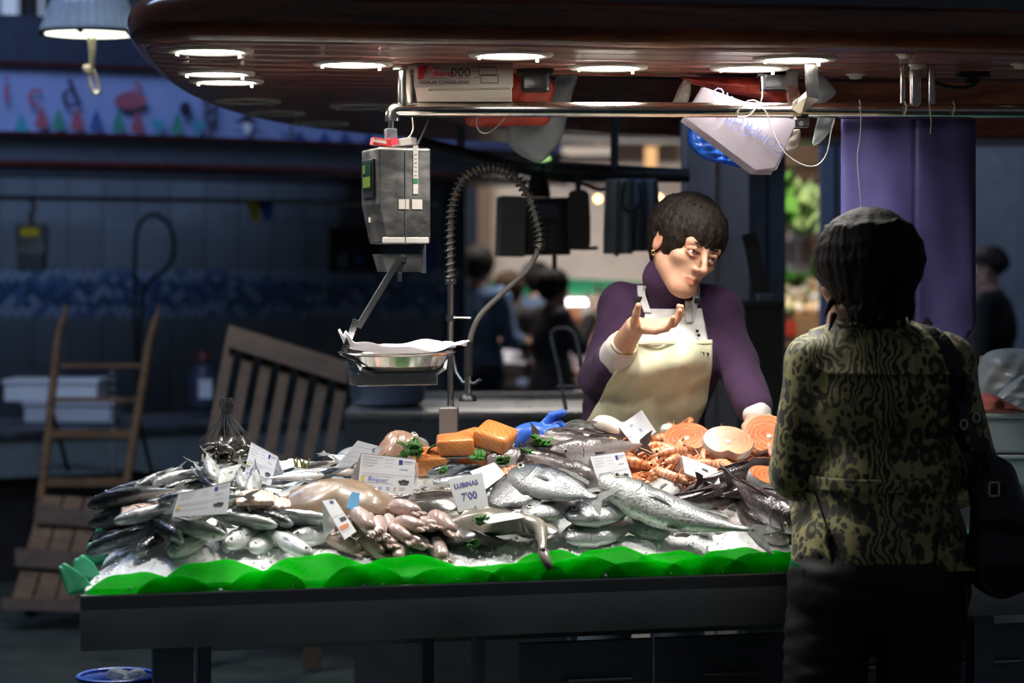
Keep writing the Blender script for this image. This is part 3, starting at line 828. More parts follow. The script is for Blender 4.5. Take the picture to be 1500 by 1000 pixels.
# ================================================================ purple oilskin apron on the rail
def cloth_mat(name, c, rough=.45, bump=.25):
    t = NT(name); v = t.coord(); n1 = t.noise(v, 7, 5, .6); n2 = t.noise(v, 60, 3)
    t.col(t.ramp(n1.outputs[0], [(.3, tuple(x*.75 for x in c)), (.7, tuple(min(1, x*1.2) for x in c))])); t.set(Roughness=rough, Specular_IOR_Level=.35)
    t.bump(t.math('ADD', n1.outputs[0], t.math('MULTIPLY', n2.outputs[0], .15)), bump, .01); return t.m
M['oilskin'] = cloth_mat('purple_oilskin', (.085, .075, .22), .42)
apr = empty('oilskin_apron', P(1330, 175, 6.34), 'purple oilskin apron hanging folded over the chrome rail', 'apron')
def apr_fn(side):
    def fn(a, b):
        px = 1232 + a*(1429-1232); py = 174 + b*326
        ed = abs(a-.5)*2
        py2 = min(py, 500 - 26*max(0, (ed-.75)/.25)**2)
        fold = .004*math.sin(a*9+b*2.0)*(.5+b) + .0025*math.sin(a*19-b*5) + .012*math.sin(b*6+a*5)*(1-b)*a
        gap = .005*math.exp(-((a-.55)/.015)**2)
        Y = 6.335 + side*(.012+.018*math.sin(PI*min(1, b*1.1)))*math.sqrt(max(0, 1-ed**6)) + fold*side*-1 + (gap if side < 0 else 0)
        return P(px, py2, Y) - Vector(apr.location)
    return fn
o = MB().grid(apr_fn(-1), 60, 60).build('front_panel', M['oilskin'], apr, True); solid(o, .002)
o = MB().grid(apr_fn(1), 40, 40).build('back_panel', M['oilskin'], apr, True); solid(o, .002)

# ================================================================ hanging electronic scale
YS = 6.2
M["lcd_green"] = emit("green_display", (.35, .6, .06), .35); M['lcd_dark'] = plain('dark_display', (.01, .03, .02), .2)
sc = P(583, 290, YS)
scale_ = empty('hanging_scale', sc, 'stainless steel hanging electronic scale with tray below the rail end', 'scale')
scale_.rotation_euler = (0, 0, math.radians(17)); scale_.scale = (KC,)*3
k_ = YS/FPX
def sz(py): return (290-py)*k_
W2 = .072; D0, D1 = -.07, .12
prof = [(-W2, sz(218)), (W2, sz(218)), (W2, sz(357)), (-W2+.022, sz(357)), (-W2, sz(300))]
def slab(y0, y1, pr): return MB().prism([(x, y0, z) for x, z in pr], (0, y1-y0, 0))
M['scale_steel'] = steel('scratched_scale_steel', (.42, .40, .38), .34, (3, 3, 6), 6)
body = slab(D0, D1, prof).build('housing', M['scale_steel'], scale_); 
b_ = body.modifiers.new('bev', 'BEVEL'); b_.width = .006; b_.segments = 3
MB().box((0.004, D0+.004, sz(352)), (.125, .012, .016), None, .003).build('lower_band', M['white_trim'], scale_)
MB().box((.002, D0-.001, sz(290)), (.0025, .003, .24)).build('seam', M['steel_dark'], scale_)
MB().box((-W2-.003, .02, sz(262)), (.008, .12, .105), None, .003).build('display_frame', M['black'], scale_)
MB().box((-W2-.0085, .02, sz(258)), (.003, .095, .075)).build('display_glass', M['lcd_dark'], scale_)
for yy in (-.012, .014, .042): MB().box((-W2-.011, yy, sz(267)), (.002, .018, .028)).build('digit_block', M['lcd_green'], scale_)
MB().box((-W2-.011, .045, sz(248)), (.002, .012, .022)).build('digit_block', M['lcd_green'], scale_)
MB().box((-W2-.0025, .01, sz(322)), (.004, .014, .014)).build('button', M['white_trim'], scale_)
st = MB().box((.030, D0-.0015, sz(250)), (.013, .002, .128)).build('sticker', M['white_trim'], scale_)
MB().box((.030, D0-.003, sz(266)), (.011, .002, .013)).build('sticker_mark', plain('green_mark', (.02, .2, .07), .5), scale_)
for zz in (228, 234, 240, 246, 252, 258): MB().box((.030, D0-.003, sz(zz)), (.007, .001, .004)).build('sticker_print', M['ink_grey'], scale_)
for xx in (-.002, .034): MB().box((xx, D0-.0015, sz(300)), (.028, .002, .026)).build('label_tape', M['card_white'], scale_)
MB().prism([(-.058, -.05, sz(372)), (.052, -.05, sz(372)), (.052, -.05, sz(398)), (-.044, -.05, sz(398))], (0, .1, 0)).build('lower_box', M['scale_steel'], scale_)
MB().tube([(.066, -.01, sz(358)), (.066, -.01, sz(400))], .009, 10).build('side_rod', M['steel_dark'], scale_)
MB().box((0, -.055, sz(380)), (.016, .02, .02), None, .003).build('arm_pivot', M['chrome'], scale_)
MB().tube([(0, -.02, sz(398)), (0, -.02, sz(412))], .006, 8).build('hook_rod', M['chrome'], scale_)
MB().tube([(-.015, .02, sz(218)), (-.015, .02, sz(176))], .008, 10).build('hanger_rod', M['chrome'], scale_)
MB().box((-.015, .02, sz(196)), (.03, .03, .03), None, .004).build('hanger_block', M['steel_dark'], scale_)
# arm and tray
arm0 = Vector((-.008, -.06, sz(376))); arm1 = Vector((-.120, -.045, sz(478)))
MB().ribbon([arm0, arm1], .016, .009, (0, 1, 0)).build('arm', M['steel'], scale_)
tray = empty('weighing_tray', (0, 0, 0)); tray.parent = scale_; tray.location = (-.005, -.01, sz(522))
prt = [(.0001, -.035), (.10, -.034), (.128, -.022), (.140, .004), (.156, .010), (.158, .013), (.154, .014), (.138, .008), (.124, -.019), (.098, -.031), (.0001, -.032)]
# thing > part > sub-part: the tray is a mesh part carrying its handles
bpy.data.objects.remove(tray)
tray = MB().lathe(prt, n=48).build('weighing_tray', M['chrome'], scale_, auto=40); tray.location = (-.005, -.01, sz(522))
MB().ribbon([(-.156, -.01, .012), (-.125, -.055, -.004), (-.115, -.075, -.030), (-.08, -.09, -.045), (.08, -.09, -.045), (.11, -.075, -.030), (.12, -.055, -.004), (.15, -.01, .012)], .010, .004, (0, 1, 0)).build('cradle', M['steel'], tray)
MB().box((-.01, 0, -.058), (.22, .10, .034), None, .004).build('tray_base', M['steel'], tray)
MB().ribbon([(-.120, -.035, .10), (-.150, -.02, .012)], .016, .009, (0, 1, 0)).build('tray_bracket', M['steel'], tray)
scale_paper = MB()
def pap(a, b):
    x = (a-.5)*.31; y = (b-.5)*.20
    z = .020 + .010*math.sin(a*7+b*3) + .010*abs(b-.5)*2 + (.035*max(0, (.06-a)/.06)) + .006*math.sin(b*9+a*14)
    if a > .92: z += .004*math.sin(b*20)
    return Vector((x+.02*(b-.5)+(.02 if a > .9 and b < .4 else 0), y, z))
o = scale_paper.grid(pap, 40, 20).build('wrapping_paper', M['paper_white'], None, True); solid(o, .0008)
o.scale = (KC,)*3; ww = Matrix.Translation(sc) @ Matrix.Rotation(math.radians(17), 4, 'Z') @ Matrix.Scale(KC, 4) @ Vector((.002, -.01, sz(522)))
o.location = ww; o.rotation_euler = (0, 0, math.radians(17)); tag(o, 'white paper sheet lying in the scale tray', 'paper')
pk = empty('cigarette_packet', P(560, 209, YS), 'small red and white packet lying on top of the scale', 'packet')
MB().box((0, 0, 0), (.05, .05, .016), rotm(0, .15, .2), .001).build('carton', plain('red_carton', (.45, .03, .03), .5), pk); MB().box((-.004, -.026, .002), (.03, .002, .007), rotm(0, .15, .2)).build('label_patch', M['card_white'], pk)
pk = empty('cigarette_packet', P(590, 209, YS), 'small grey and red packet tilted on top of the scale', 'packet')
MB().box((0, 0, 0), (.055, .05, .017), rotm(0, -.12, -.2), .001).build('carton', plain('grey_carton', (.42, .38, .36), .5), pk); MB().box((-.018, -.025, .002), (.016, .004, .0165), rotm(0, -.12, -.2)).build('label_patch', M['ink_red'], pk)
wire('scale_wire', [P(604, 172, 6.2), P(605, 190, 6.2), P(596, 203, 6.18), P(580, 205, 6.18)], .0015, M['string'], 'pale string tied from the rail elbow to the scale', 'string')
wire('scale_cable', [P(628, 176, 6.3), P(620, 195, 6.3), P(612, 212, 6.28), P(610, 225, 6.3)], .003, M['cord_black'], 'black cable running down behind the scale', 'cable')

P = P_far; KC_c = 1.0
# ================================================================ pre-rinse tap with coiled spring
YF = 6.06
M['hose'] = plain('grey_rubber_hose', (.10, .095, .085), .45); M['spring'] = steel('spring_steel', (.30, .28, .25), .3)
tapb = C(0, 0); fx = P(660, 640, YF)
faucet = empty('spray_tap', (fx.x, YF, P(0, 650, YF).z), 'tall spray tap with coiled spring hose behind the salmon', 'tap')
rp(MB().box(P(657.5, 622, YF), (.050, .05, .095), None, .004), 'base_block', M['steel'], faucet)
rp(MB().tube([P(660, 604, YF), P(660, 412, YF)], .0085, 12), 'riser', M['chrome'], faucet, auto=50)
arc = catmull([P(660, 412, YF), P(660, 350, YF), P(663, 300, YF), P(680, 262, YF), P(712, 246, YF), P(745, 253, YF), P(770, 280, YF), P(784, 318, YF), P(790, 352, YF), P(786, 372, YF)], 60)
rp(MB().tube(arc, .0075, 10), 'inner_hose', M['hose'], faucet, auto=50)
tail = catmull([P(786, 372, YF), P(770, 398, YF-.01), P(735, 430, YF-.02), P(705, 460, YF-.03), P(692, 485, YF-.03), P(688, 505, YF-.03)], 30)
rp(MB().tube(tail, .0075, 10), 'hose_end', M['hose'], faucet, auto=50)
hp = []; turns = 46; L = catmull([arc[i] for i in range(0, 56, 5)] + [arc[56]], 700)
for i, p in enumerate(L):
    t = (L[min(i+1, len(L)-1)]-L[max(i-1, 0)]).normalized(); sx = Vector((0, 1, 0)); sy = t.cross(sx)
    an = 2*PI*turns*(i/700)**.86; rd = .0135
    hp.append(p + (sx*math.cos(an)+sy*math.sin(an))*rd)
rp(MB().tube(hp, .0023, 5), 'spring', M['spring'], faucet, smooth=True)
rp(MB().tube([P(660, 416, YF), P(660, 408, YF)], .015, 14), 'collar', M['chrome'], faucet)
rp(MB().tube([P(660, 465, YF), P(690, 466, YF-.03)], .004, 8), 'hose_bracket', M['chrome'], faucet)
rp(MB().tube([P(660, 461, YF), P(660, 470, YF)], .013, 12), 'bracket_collar', M['chrome'], faucet)
rp(MB().tube([P(687, 500, YF-.03), P(686, 550, YF-.03)], .012, 12), 'spray_grip', M['black'], faucet, auto=50)
rp(MB().tube([P(686, 550, YF-.03), P(685, 578, YF-.03)], .009, 12), 'spray_neck', M['chrome'], faucet, auto=50)
rp(MB().lathe([(.012, 0), (.022, -.008), (.024, -.02), (.0001, -.02)], P(685, 576, YF-.03), 18), 'spray_head', M['black'], faucet, auto=50)
rp(MB().tube([P(662, 515, YF), P(668, 545, YF), P(678, 560, YF-.02), P(695, 562, YF-.03), P(704, 556, YF-.04)], .0055, 8), 'lever', M['steel_dark'], faucet, auto=50)
# ================================================================ stall across the aisle (left background)
fs = empty('far_stall_canopy', (-1.4, 11.6, 0), 'far stall canopy with blue mural panel and dark red rim', 'canopy')
M['mural'] = plain('blue_mural_paint', (.32, .42, .78), .25, var=.1, vscale=2)
M['rim_far'] = plain('dark_red_varnish', (.055, .013, .013), .25)
M['navy'] = plain('dark_navy_paint', (.03, .045, .08), .5)
M['grey_blue'] = plain('blue_grey_paint', (.13, .17, .23), .5)
FAC = [Vector((-3.6, 10.55, 0)), Vector((-2.43, 11.0, 0)), Vector((-1.45, 11.55, 0)), Vector((-.41, 12.4, 0)), Vector((.3, 13.3, 0))]
fpath = catmull(FAC, 40)
def fband(name, prof, mat, root=fs, pth=fpath):
    vs = []; fs_ = []; m = len(prof); n = len(pth)
    for i in range(n):
        t = (pth[min(i+1, n-1)]-pth[max(i-1, 0)]).normalized(); nr = Vector((-t.y, t.x, 0))
        for s_, z in prof: vs.append(pth[i] + nr*s_ + Vector((0, 0, z)) - Vector(root.location))
    for i in range(n-1):
        for k in range(m-1): fs_.append((i*m+k, i*m+k+1, (i+1)*m+k+1, (i+1)*m+k))
    return MB().add(vs, fs_).build(name, mat, root, auto=35)
def zf(y, Y=11.0): return CAMZ+(HOR-y)/FPX*Y
fband('rim', [(.9, zf(247))] + [(.0-.03*math.sin(a), zf(247)+.022-.022*math.cos(a)) for a in np.linspace(0, PI, 8)] + [(.05, zf(247)+.046)], M['rim_far'])
fband('grey_band', [(.05, zf(238)), (.02, zf(198))], M['grey_blue'])
fband('lower_moulding', [(.02, zf(198)), (-.02, zf(197)), (-.02, zf(192)), (.02, zf(191))], M['rim_far'])
fband('mural_panel', [(.02, zf(191)), (.0, zf(96))], M['mural'])
fband('upper_moulding', [(.0, zf(96)), (-.03, zf(95)), (-.03, zf(89)), (.02, zf(88))], M['rim_far'])
fband('upper_panel', [(.02, zf(88)), (.02, zf(20)), (.9, zf(20))], M['navy'])
fband('soffit', [(.0, zf(246)), (1.2, zf(246))], plain('dark_soffit', (.09, .085, .08), .5))
# mural motifs: flat painted shapes standing a hair off the panel
def on_mural(px, py, off=.012):
    best = None
    for i in range(len(fpath)-1):
        a, b = fpath[i], fpath[i+1]; k = (px-750)/FPX
        den = (b.x-a.x) - k*(b.y-a.y)
        t = (k*a.y - a.x)/den if abs(den) > 1e-9 else -1
        if 0 <= t <= 1:
            p = a.lerp(b, t); d = (b-a).normalized(); nr = Vector((d.y, -d.x, 0)); best = (p, d, nr); break
    p, d, nr = best
    return Vector((p.x, p.y, CAMZ+(HOR-py)/FPX*p.y)) + nr*off, d
cols = {'red': plain('mural_red', (.36, .10, .16), .4), 'green': plain('mural_green', (.06, .28, .24), .4), 'blue': plain('mural_navy', (.05, .11, .34), .4), 'teal': plain('mural_teal', (.06, .34, .46), .4), 'dark': plain('mural_dark', (.03, .04, .08), .4), 'grey': plain('mural_grey', (.10, .13, .22), .4), 'white': plain('mural_pale', (.75, .80, .95), .3)}
def motif(px, py, poly, c, name='motif'):
    q, d = on_mural(px, py); s_ = q.y/FPX
    vs = [q + d*(x*s_) + Vector((0, 0, -y*s_)) - Vector(fs.location) for x, y in poly]
    nr = Vector((d.y, -d.x, 0))
    MB().prism(vs, nr*.004).build(name, cols[c], fs)
tree = [(-10, 12), (10, 12), (8, 0), (3, -14), (0, -20), (-4, -12), (-9, 2)]
fishm = [(-26, 4), (-20, -8), (-4, -14), (14, -10), (26, -2), (20, 6), (4, 12), (-14, 12)]
for px, py, c in ((30, 185, 'teal'), (60, 175, 'red'), (85, 178, 'green'), (112, 178, 'red'), (140, 180, 'blue'), (172, 182, 'green'), (200, 182, 'red'), (258, 184, 'green')): motif(px, py, tree, c)
for px, py in ((230, 186), (288, 188)): motif(px, py, [(-3, 14), (3, 14), (3, 4), (11, -4), (12, -14), (6, -6), (2, -14), (-2, -6), (-8, -14), (-11, -4), (-3, 4)], 'teal')
motif(190, 148, fishm, 'red', 'painted_fish')
motif(270, 160, [(9*math.cos(a), 11*math.sin(a)) for a in np.linspace(0, 2*PI, 15)[:-1]], 'dark', 'porthole')
motif(304, 178, [(-2, 22), (2, 22), (2, -20), (-2, -20)], 'grey', 'rope_tail')
for yy in (150, 168):
    q, d = on_mural(304, yy); s_ = q.y/FPX
    MB().tube([q + d*(8*s_*math.cos(a)) + Vector((0, 0, 11*s_*math.sin(a))) - Vector(fs.location) for a in np.linspace(0, 2*PI, 17)[:-1]], .010, 6, closed=True).build('rope_knot', cols['grey'], fs)
motif(360, 176, [(-24, 4), (-10, -2), (-3, -8), (3, -8), (10, -2), (24, 4)], 'dark', 'painted_lamp_shade')
motif(360, 186, [(-6, -6), (6, -6), (7, 4), (0, 12), (-7, 4)], 'white', 'painted_bulb')
for px in (440, 475, 505, 540): motif(px, 200, [(-14, 10), (-8, 0), (-3, -8), (2, -2), (6, 2), (12, 10)], 'blue', 'painted_wave')
motif(424, 190, [(-18, 4), (-14, 10), (0, 14), (14, 10), (18, 4), (12, 6), (2, 8), (2, -12), (-2, -12), (-2, 8), (-12, 6)], 'grey', 'painted_anchor')
for tx, px, py, c, s2, rz in (('i', 8, 132, 'red', .19, 0), ('c', 50, 138, 'red', .19, .15), ('d', 100, 140, 'dark', .20, -.4), ('a', 200, 128, 'red', .15, .2)):
    q, d = on_mural(px, py, .016); ang = math.atan2(d.y, d.x)
    text(tx, s2, cols[c], fs, q - Vector(fs.location), (PI/2, rz, ang), name='painted_letter')

# far stall worktop and base
fcol = [Vector((-3.6, 10.75, 0)), Vector((-2.5, 11.2, 0)), Vector((-1.45, 11.8, 0)), Vector((-.5, 12.5, 0)), Vector((-.15, 12.9, 0))]
cpath = catmull(fcol, 30)
fc = empty('far_counter', (-1.5, 11.9, 0), 'steel counter of the far stall beside the tiled wall', 'counter')
fband('worktop', [(0, .70), (-.01, .72), (-.01, .745), (0, .75), (.75, .76)], M['steel_dark'], fc, cpath)
fband('front_panel', [(.01, .71), (.012, .52)], plain('dark_grey_green_panel', (.10, .13, .14), .45), fc, cpath)
fband('base', [(.10, .52), (.10, 0)], M['black'], fc, cpath)
fr_ = empty('far_rail', (-1.2, 12.1, 1.85), 'thin steel rail under the far stall canopy', 'rail')
MB().tube([P(-60, 289, 11.4)-Vector(fr_.location), P(330, 294, 11.9)-Vector(fr_.location), P(480, 297, 12.3)-Vector(fr_.location)], .012, 8).build('tube', M['chrome'], fr_)
MB().tube([P(470, 297, 12.3)-Vector(fr_.location), P(640, 300, 12.6)-Vector(fr_.location)], .016, 8).build('tube_end', M['chrome'], fr_)

# tiled wall of the far stall
WY = 13.6
wl = MB().box((-2.52, WY+.06, 1.2), (4.5, .1, 2.6)).build('wall_left', M['grout']); struct(wl)
def tile_mesh(wd, hg, t=.008):
    return MB().box((0, 0, 0), (wd, t, hg), None, .003).mesh('tile')
tw, th = .196, .296
tmesh = {}
for key, mt in (('a', M['wall_tile']), ('b', M['wall_tile_b'])):
    me = tile_mesh(tw, th); me.materials.append(mt); tmesh[key] = me
zb0, zb1 = CAMZ+(HOR-460)/FPX*WY, CAMZ+(HOR-400)/FPX*WY
rt_ = random.Random(5)
for z in [zb0-.15-.3*i for i in range(3)] + [zb1+.15+.3*i for i in range(2)]:
    for i in range(20):
        x = -4.3 + i*.2
        if x > -.36 or (x-(-4.3) < 0): continue
        if P(0, 0, WY).x - .3 > x: continue
        o = link('tile', tmesh[rt_.choice('aab')], None, wl, False); o.location = (x, WY+.006, z)
ms = {}
for key in 'abc':
    me = MB().prism([(-.028, 0, 0), (0, 0, -.028), (.028, 0, 0), (0, 0, .028)], (0, .006, 0)).mesh('mosaic_tile'); me.materials.append(M['mosaic_'+key]); ms[key] = me
nrow = int((zb1-zb0)/.030); cnt = 0
for j in range(nrow+1):
    for i in range(46):
        x = -3.02 + i*.060 + (.030 if j % 2 else 0)
        if x > -.31: continue
        edge = j in (0, 1, nrow, nrow-1)
        o = link('mosaic_tile', ms[rt_.choice('bcc' if edge else 'aaabbc')], None, wl, False); o.location = (x, WY+.001, zb0+j*(zb1-zb0)/nrow); cnt += 1

# boxes on the far worktop
def foam_box(px0, px1, py0, py1, Y, mat, label, lid=None, zb_=.762):
    x0, x1 = P(px0, 0, Y).x, P(px1, 0, Y).x; z0, z1 = P(0, py1, Y).z, P(0, py0, Y).z
    z1 -= z0-zb_; z0 = zb_; e = empty('foam_box', ((x0+x1)/2, Y+.15, z0), label, 'box', 'foam boxes on the far worktop')
    h = z1-z0; MB().box((0, 0, h*.4), (x1-x0, .3, h*.8), None, .008).build('tub', mat, e)
    MB().box((0, 0, h*.9), (x1-x0+.02, .32, h*.2), None, .006).build('lid', lid or mat, e)
foam_box(6, 142, 540, 572, 11.6, M['foam'], 'white foam box on the far worktop behind the hand truck', None, .762+31*11.6/FPX)
foam_box(35, 165, 572, 603, 11.6, M['foam_grey'], 'grey foam tray on the far worktop behind the hand truck', M['foam_grey'])
foam_box(518, 588, 556, 590, 12.4, M['foam'], 'white foam box on the far worktop beside the leaning pallet')
# dark jar with cap and cloth on the worktop
jar = empty('detergent_bottle', P(298, 596, 12.2), 'dark squat bottle with red cap on the far worktop', 'bottle')
MB().lathe([(.0001, 0), (.07, 0), (.075, .02), (.075, .17), (.05, .22), (.03, .24), (.0001, .24)], n=18).build('body', M['navy'], jar, True)
MB().lathe([(.0001, .30), (.034, .295), (.036, .24)], n=14).build('cap', plain('dark_red_cap', (.12, .02, .02), .4), jar, True)
MB().box((.02, -.077, .10), (.07, .006, .10), None, .002).build('label_patch', M['foam'], jar)
# far hanging scale, hook
e = empty('far_scale', P(47, 362, 11.5), 'small steel hanging scale with yellow display on the far rail', 'scale')
s_ = 11.5/FPX
MB().box((0, 0, 12*s_), (42*s_, .12, 42*s_), None, .006).build('upper_housing', plain('pale_steel_paint', (.42, .46, .50), .35, .5), e)
MB().box((0, 0, -22*s_), (38*s_, .11, 26*s_), None, .006).build('lower_housing', M['steel_dark'], e)
MB().box((0, -.062, 22*s_), (26*s_, .006, 12*s_)).build('display', emit('yellow_display', (.6, .6, .05), .12), e)
MB().tube([(0, 0, 33*s_), (-.01, 0, 48*s_), (.012, 0, 56*s_), (0, 0, 68*s_)], .012, 8).build('hook', M['steel'], e)
# dark hose of the far tap
wire('far_tap_hose', [P(203, 600, 12.3), P(198, 480, 12.3), P(198, 370, 12.3), P(204, 330, 12.3), P(225, 314, 12.3), P(248, 330, 12.3), P(256, 365, 12.3), P(245, 392, 12.3), P(216, 415, 12.3), P(208, 450, 12.3), P(205, 500, 12.3), P(204, 530, 12.3)], .010, plain('dark_rubber', (.035, .035, .04), .5), 'dark looped hose of the tap by the far tiled wall', 'hose', 60)
# bunting flags
for px, c, lb in ((370, (.45, .40, .03), 'small yellow pennant hanging from the far rail'), (388, (.02, .06, .22), 'small blue pennant hanging from the far rail')):
    q = P(px, 308, 11.9); o = MB().prism([(-.04, 0, .05), (.04, 0, .05), (.035, 0, -.05), (0, 0, -.055)], (0, .004, 0)).build('pennant', plain('pennant_cloth', c, .8)); o.location = q; tag(o, lb, 'flag')
# wall-mounted black radio shelf with things (dark, far)
e = empty('wall_cabinet', P(520, 365, 13.3), 'black wall cabinet with open shelf behind the hanging scale', 'cabinet')
s_ = 13.3/FPX
for (cx, cz, sx, sz_) in ((0, 30, 72, 5), (0, -32, 72, 5), (-34, 0, 5, 64), (34, 0, 5, 64), (0, -2, 72, 4)): MB().box((cx*s_, 0, cz*s_), (sx*s_, .2, sz_*s_)).build('frame_board', M['black'], e)
MB().box((0, .08, 0), (66*s_, .02, 60*s_)).build('back_board', M['dark_grey'], e)
for k, (x, wd) in enumerate(((-18, 16), (6, 14))): MB().box((x*s_, -.02, -18*s_), (wd*s_, .06, 22*s_)).build('shelf_box', plain('blue_carton', (.03, .07, .2), .6) if k else M['grey_blue'], e)
o = MB().box((0, 0, 0), (.07, .05, .18), None, .006).build('blue_notice_box', plain('blue_plastic', (.02, .06, .28), .4)); o.location = P(630, 372, 13.55); tag(o, 'small blue box fixed to the far tiled wall', 'box')

# ================================================================ hand truck
HY = 10.2
ht = empty('hand_truck', P(100, 890, HY), 'old wooden hand truck with rungs standing in the dark aisle', 'hand truck')
H0 = Vector(ht.location)
def hp_(mb, name, mat, **kw):
    o = mb.build(name, mat, ht, **kw); o.matrix_parent_inverse = Matrix.Translation(-H0); return o
def hpos(px, py, dY=0.0): return P(px, py, HY + .35*(890-py)/440 + dY)
hp_(MB().tube(catmull([hpos(98, 448), hpos(92, 470), hpos(85, 495), hpos(78, 560), hpos(68, 660), hpos(56, 760), hpos(42, 880)], 20), [.010]*3+[.018]*4+[.02]*14, 8), 'rail', M['old_wood'], auto=50)
hp_(MB().tube(catmull([hpos(234, 448), hpos(226, 475), hpos(218, 505), hpos(208, 570), hpos(193, 660), hpos(178, 760), hpos(160, 880)], 20), [.010]*3+[.018]*4+[.02]*14, 8), 'rail', M['old_wood'], auto=50)
for py, xa, xb, t in ((535, 80, 213, .018), (585, 75, 206, .020), (635, 71, 198, .034), (706, 63, 187, .036)):
    hp_(MB().ribbon([hpos(xa, py), hpos(xb, py)], t, .02, (0, 1, 0)), 'rung', M['old_wood'])
for k in range(14):
    hp_(MB().tube([hpos(165, 540+k*12) + Vector((.012*math.cos(a), .006*(k % 2), .018*math.sin(a)))for a in np.linspace(0, 2*PI, 9)[:-1]], .0035, 5, closed=True), 'chain_link', M['steel_dark'])
for xa, xb in ((76, 100), (200, 222)):
    hp_(MB().tube([hpos(xa, 600, .02), hpos(xb, 690, .25)], .010, 8), 'rear_strut', M['black'])
hp_(MB().tube([hpos(64, 680, .25), hpos(222, 690, .25)], .010, 8), 'rear_bar', M['black'])
for px in (40, 195):
    c = P(px, 845, HY+.1); c.z = .13
    w_ = MB().tube([c + Vector((.015, .13*math.cos(a)*.8, .13*math.sin(a)*.93)) for a in np.linspace(0, 2*PI, 21)[:-1]], .022, 8, closed=True); hp_(w_, 'wheel', M['black'], auto=50)
# wooden pallet leaning against the hand truck
pa = empty('wooden_pallet', P(70, 893, HY-.35), 'worn slatted pallet leaning low against the hand truck', 'pallet')
Pv = Vector(pa.location); pq = lambda px, py, o_=0.0: P(px, py, HY-.36 + .30*(893-py)/170 - o_) - Pv
for a_, b_, c_, d_ in (((62, 726), (92, 727), (42, 888), (14, 889)), ((95, 727), (122, 729), (76, 888), (46, 888)), ((126, 729), (152, 731), (108, 888), (80, 888)), ((155, 731), (182, 734), (140, 886), (112, 888))):
    MB().prism([pq(*a_), pq(*b_), pq(*c_), pq(*d_)], (0, .02, 0)).build('slat', M['old_wood'], pa)
for (x0, y0, x1, y1, hh) in ((52, 742, 175, 750, 24), (22, 803, 150, 812, 26), (2, 876, 122, 880, 16)):
    MB().prism([pq(x0, y0, .025), pq(x1, y1, .025), pq(x1, y1+hh, .025), pq(x0, y0+hh, .025)], (0, .022, 0)).build('cross_board', M['old_wood_b'], pa)
# tall pallet leaning by the far counter
pb = empty('wooden_pallet', P(420, 700, 9.2), 'dark slatted pallet leaning tilted behind the sardine tags', 'pallet')
pb.location.z = 0
Pb = Vector(pb.location); qb = lambda px, py, o_=0.0: P(px, py, 9.0 + .5*(1-(py-470)/250.) - o_) - Pb
def quad(a_, b_, c_, d_, t, nm, mt): MB().prism([a_, b_, c_, d_], (0, t, 0)).build(nm, mt, pb)
quad(qb(336, 476,.06), qb(514, 532,.06), qb(508, 562,.06), qb(330, 506,.06), .03, 'top_board', M['old_wood_b'])
quad(qb(322, 640,.06), qb(500, 692,.06), qb(494, 724,.06), qb(316, 670,.06), .03, 'lower_board', M['old_wood_b'])
for k in range(7):
    x = 334 + k*27.5; y = 480 + k*8.6
    quad(qb(x, y), qb(x+15, y+5), qb(x-28, y+232), qb(x-44, y+228), .025, 'slat', M['old_wood_b'])
for xa, ya in ((322, 690), (482, 735)):
    a_ = qb(xa, ya); g = Vector((a_.x-.12, a_.y-.25, 0)); MB().ribbon([a_+Vector((0, .02, .06)), Vector((a_.x-.06, a_.y-.12, .01))], .07, .03, (0, 1, 0)).build('stile', M['old_wood_b'], pb)

# ================================================================ pendant lamp top left
M['lamp_alu'] = sheet('ribbed_clear_reflector', (.16, .21, .32), .2, .2, .8, .3, .1); M['lamp_glow'] = emit('pendant_lamp_glass', (.95, 1.0, .82), 3.2)
LY = 8.6
pl = empty('pendant_lamp', P(131, 48, LY), 'ribbed glass pendant lamp with glowing disc and hanging cord', 'lamp')
s_ = LY/FPX
mb = MB(); n = 64; prof = [(72, -2), (70, 6), (64, 22), (58, 40), (50, 56), (34, 70), (14, 78)]
vs = []; fs2 = []
for j, (r, z) in enumerate(prof):
    for k in range(n):
        a_ = 2*PI*k/n; rr_ = r*s_*(1 + (.018 if k % 2 else 0)); vs.append(Vector((rr_*math.cos(a_), rr_*math.sin(a_), z*s_)))
for j in range(len(prof)-1):
    for k in range(n): fs2.append((j*n+k, j*n+(k+1) % n, (j+1)*n+(k+1) % n, (j+1)*n+k))
MB().add(vs, fs2).build('shade', M['lamp_alu'], pl)
MB().lathe([(.0001, -.004), (69*s_, -.003)], n=40).build('lamp_disc', M['lamp_glow'], pl, True)
MB().lathe([(68*s_, -.008), (74*s_, -.010), (75*s_, .004), (70*s_, .006)], n=40).build('rim', M['dark_grey'], pl, True)
MB().tube([(0, 0, 78*s_), (0, 0, 300*s_)], .012, 8).build('suspension_rod', M['dark_grey'], pl)
for a_ in (-2.6, -1.57, -.5): MB().box((72*s_*math.cos(a_), 72*s_*math.sin(a_), -.008), (.02, .02, .022), None, .004).build('catch', M['black'], pl)
cl = MB().tube([P(130, 52, LY-.1)-Vector(pl.location), P(133, 75, LY-.1)-Vector(pl.location), P(134, 100, LY-.1)-Vector(pl.location)], .006, 6); cl.build('cord', M['string'], pl)
MB().tube([P(138, 52, LY-.1)-Vector(pl.location), P(137, 75, LY-.1)-Vector(pl.location), P(135, 100, LY-.1)-Vector(pl.location)], .006, 6).build('cord', M['string'], pl)
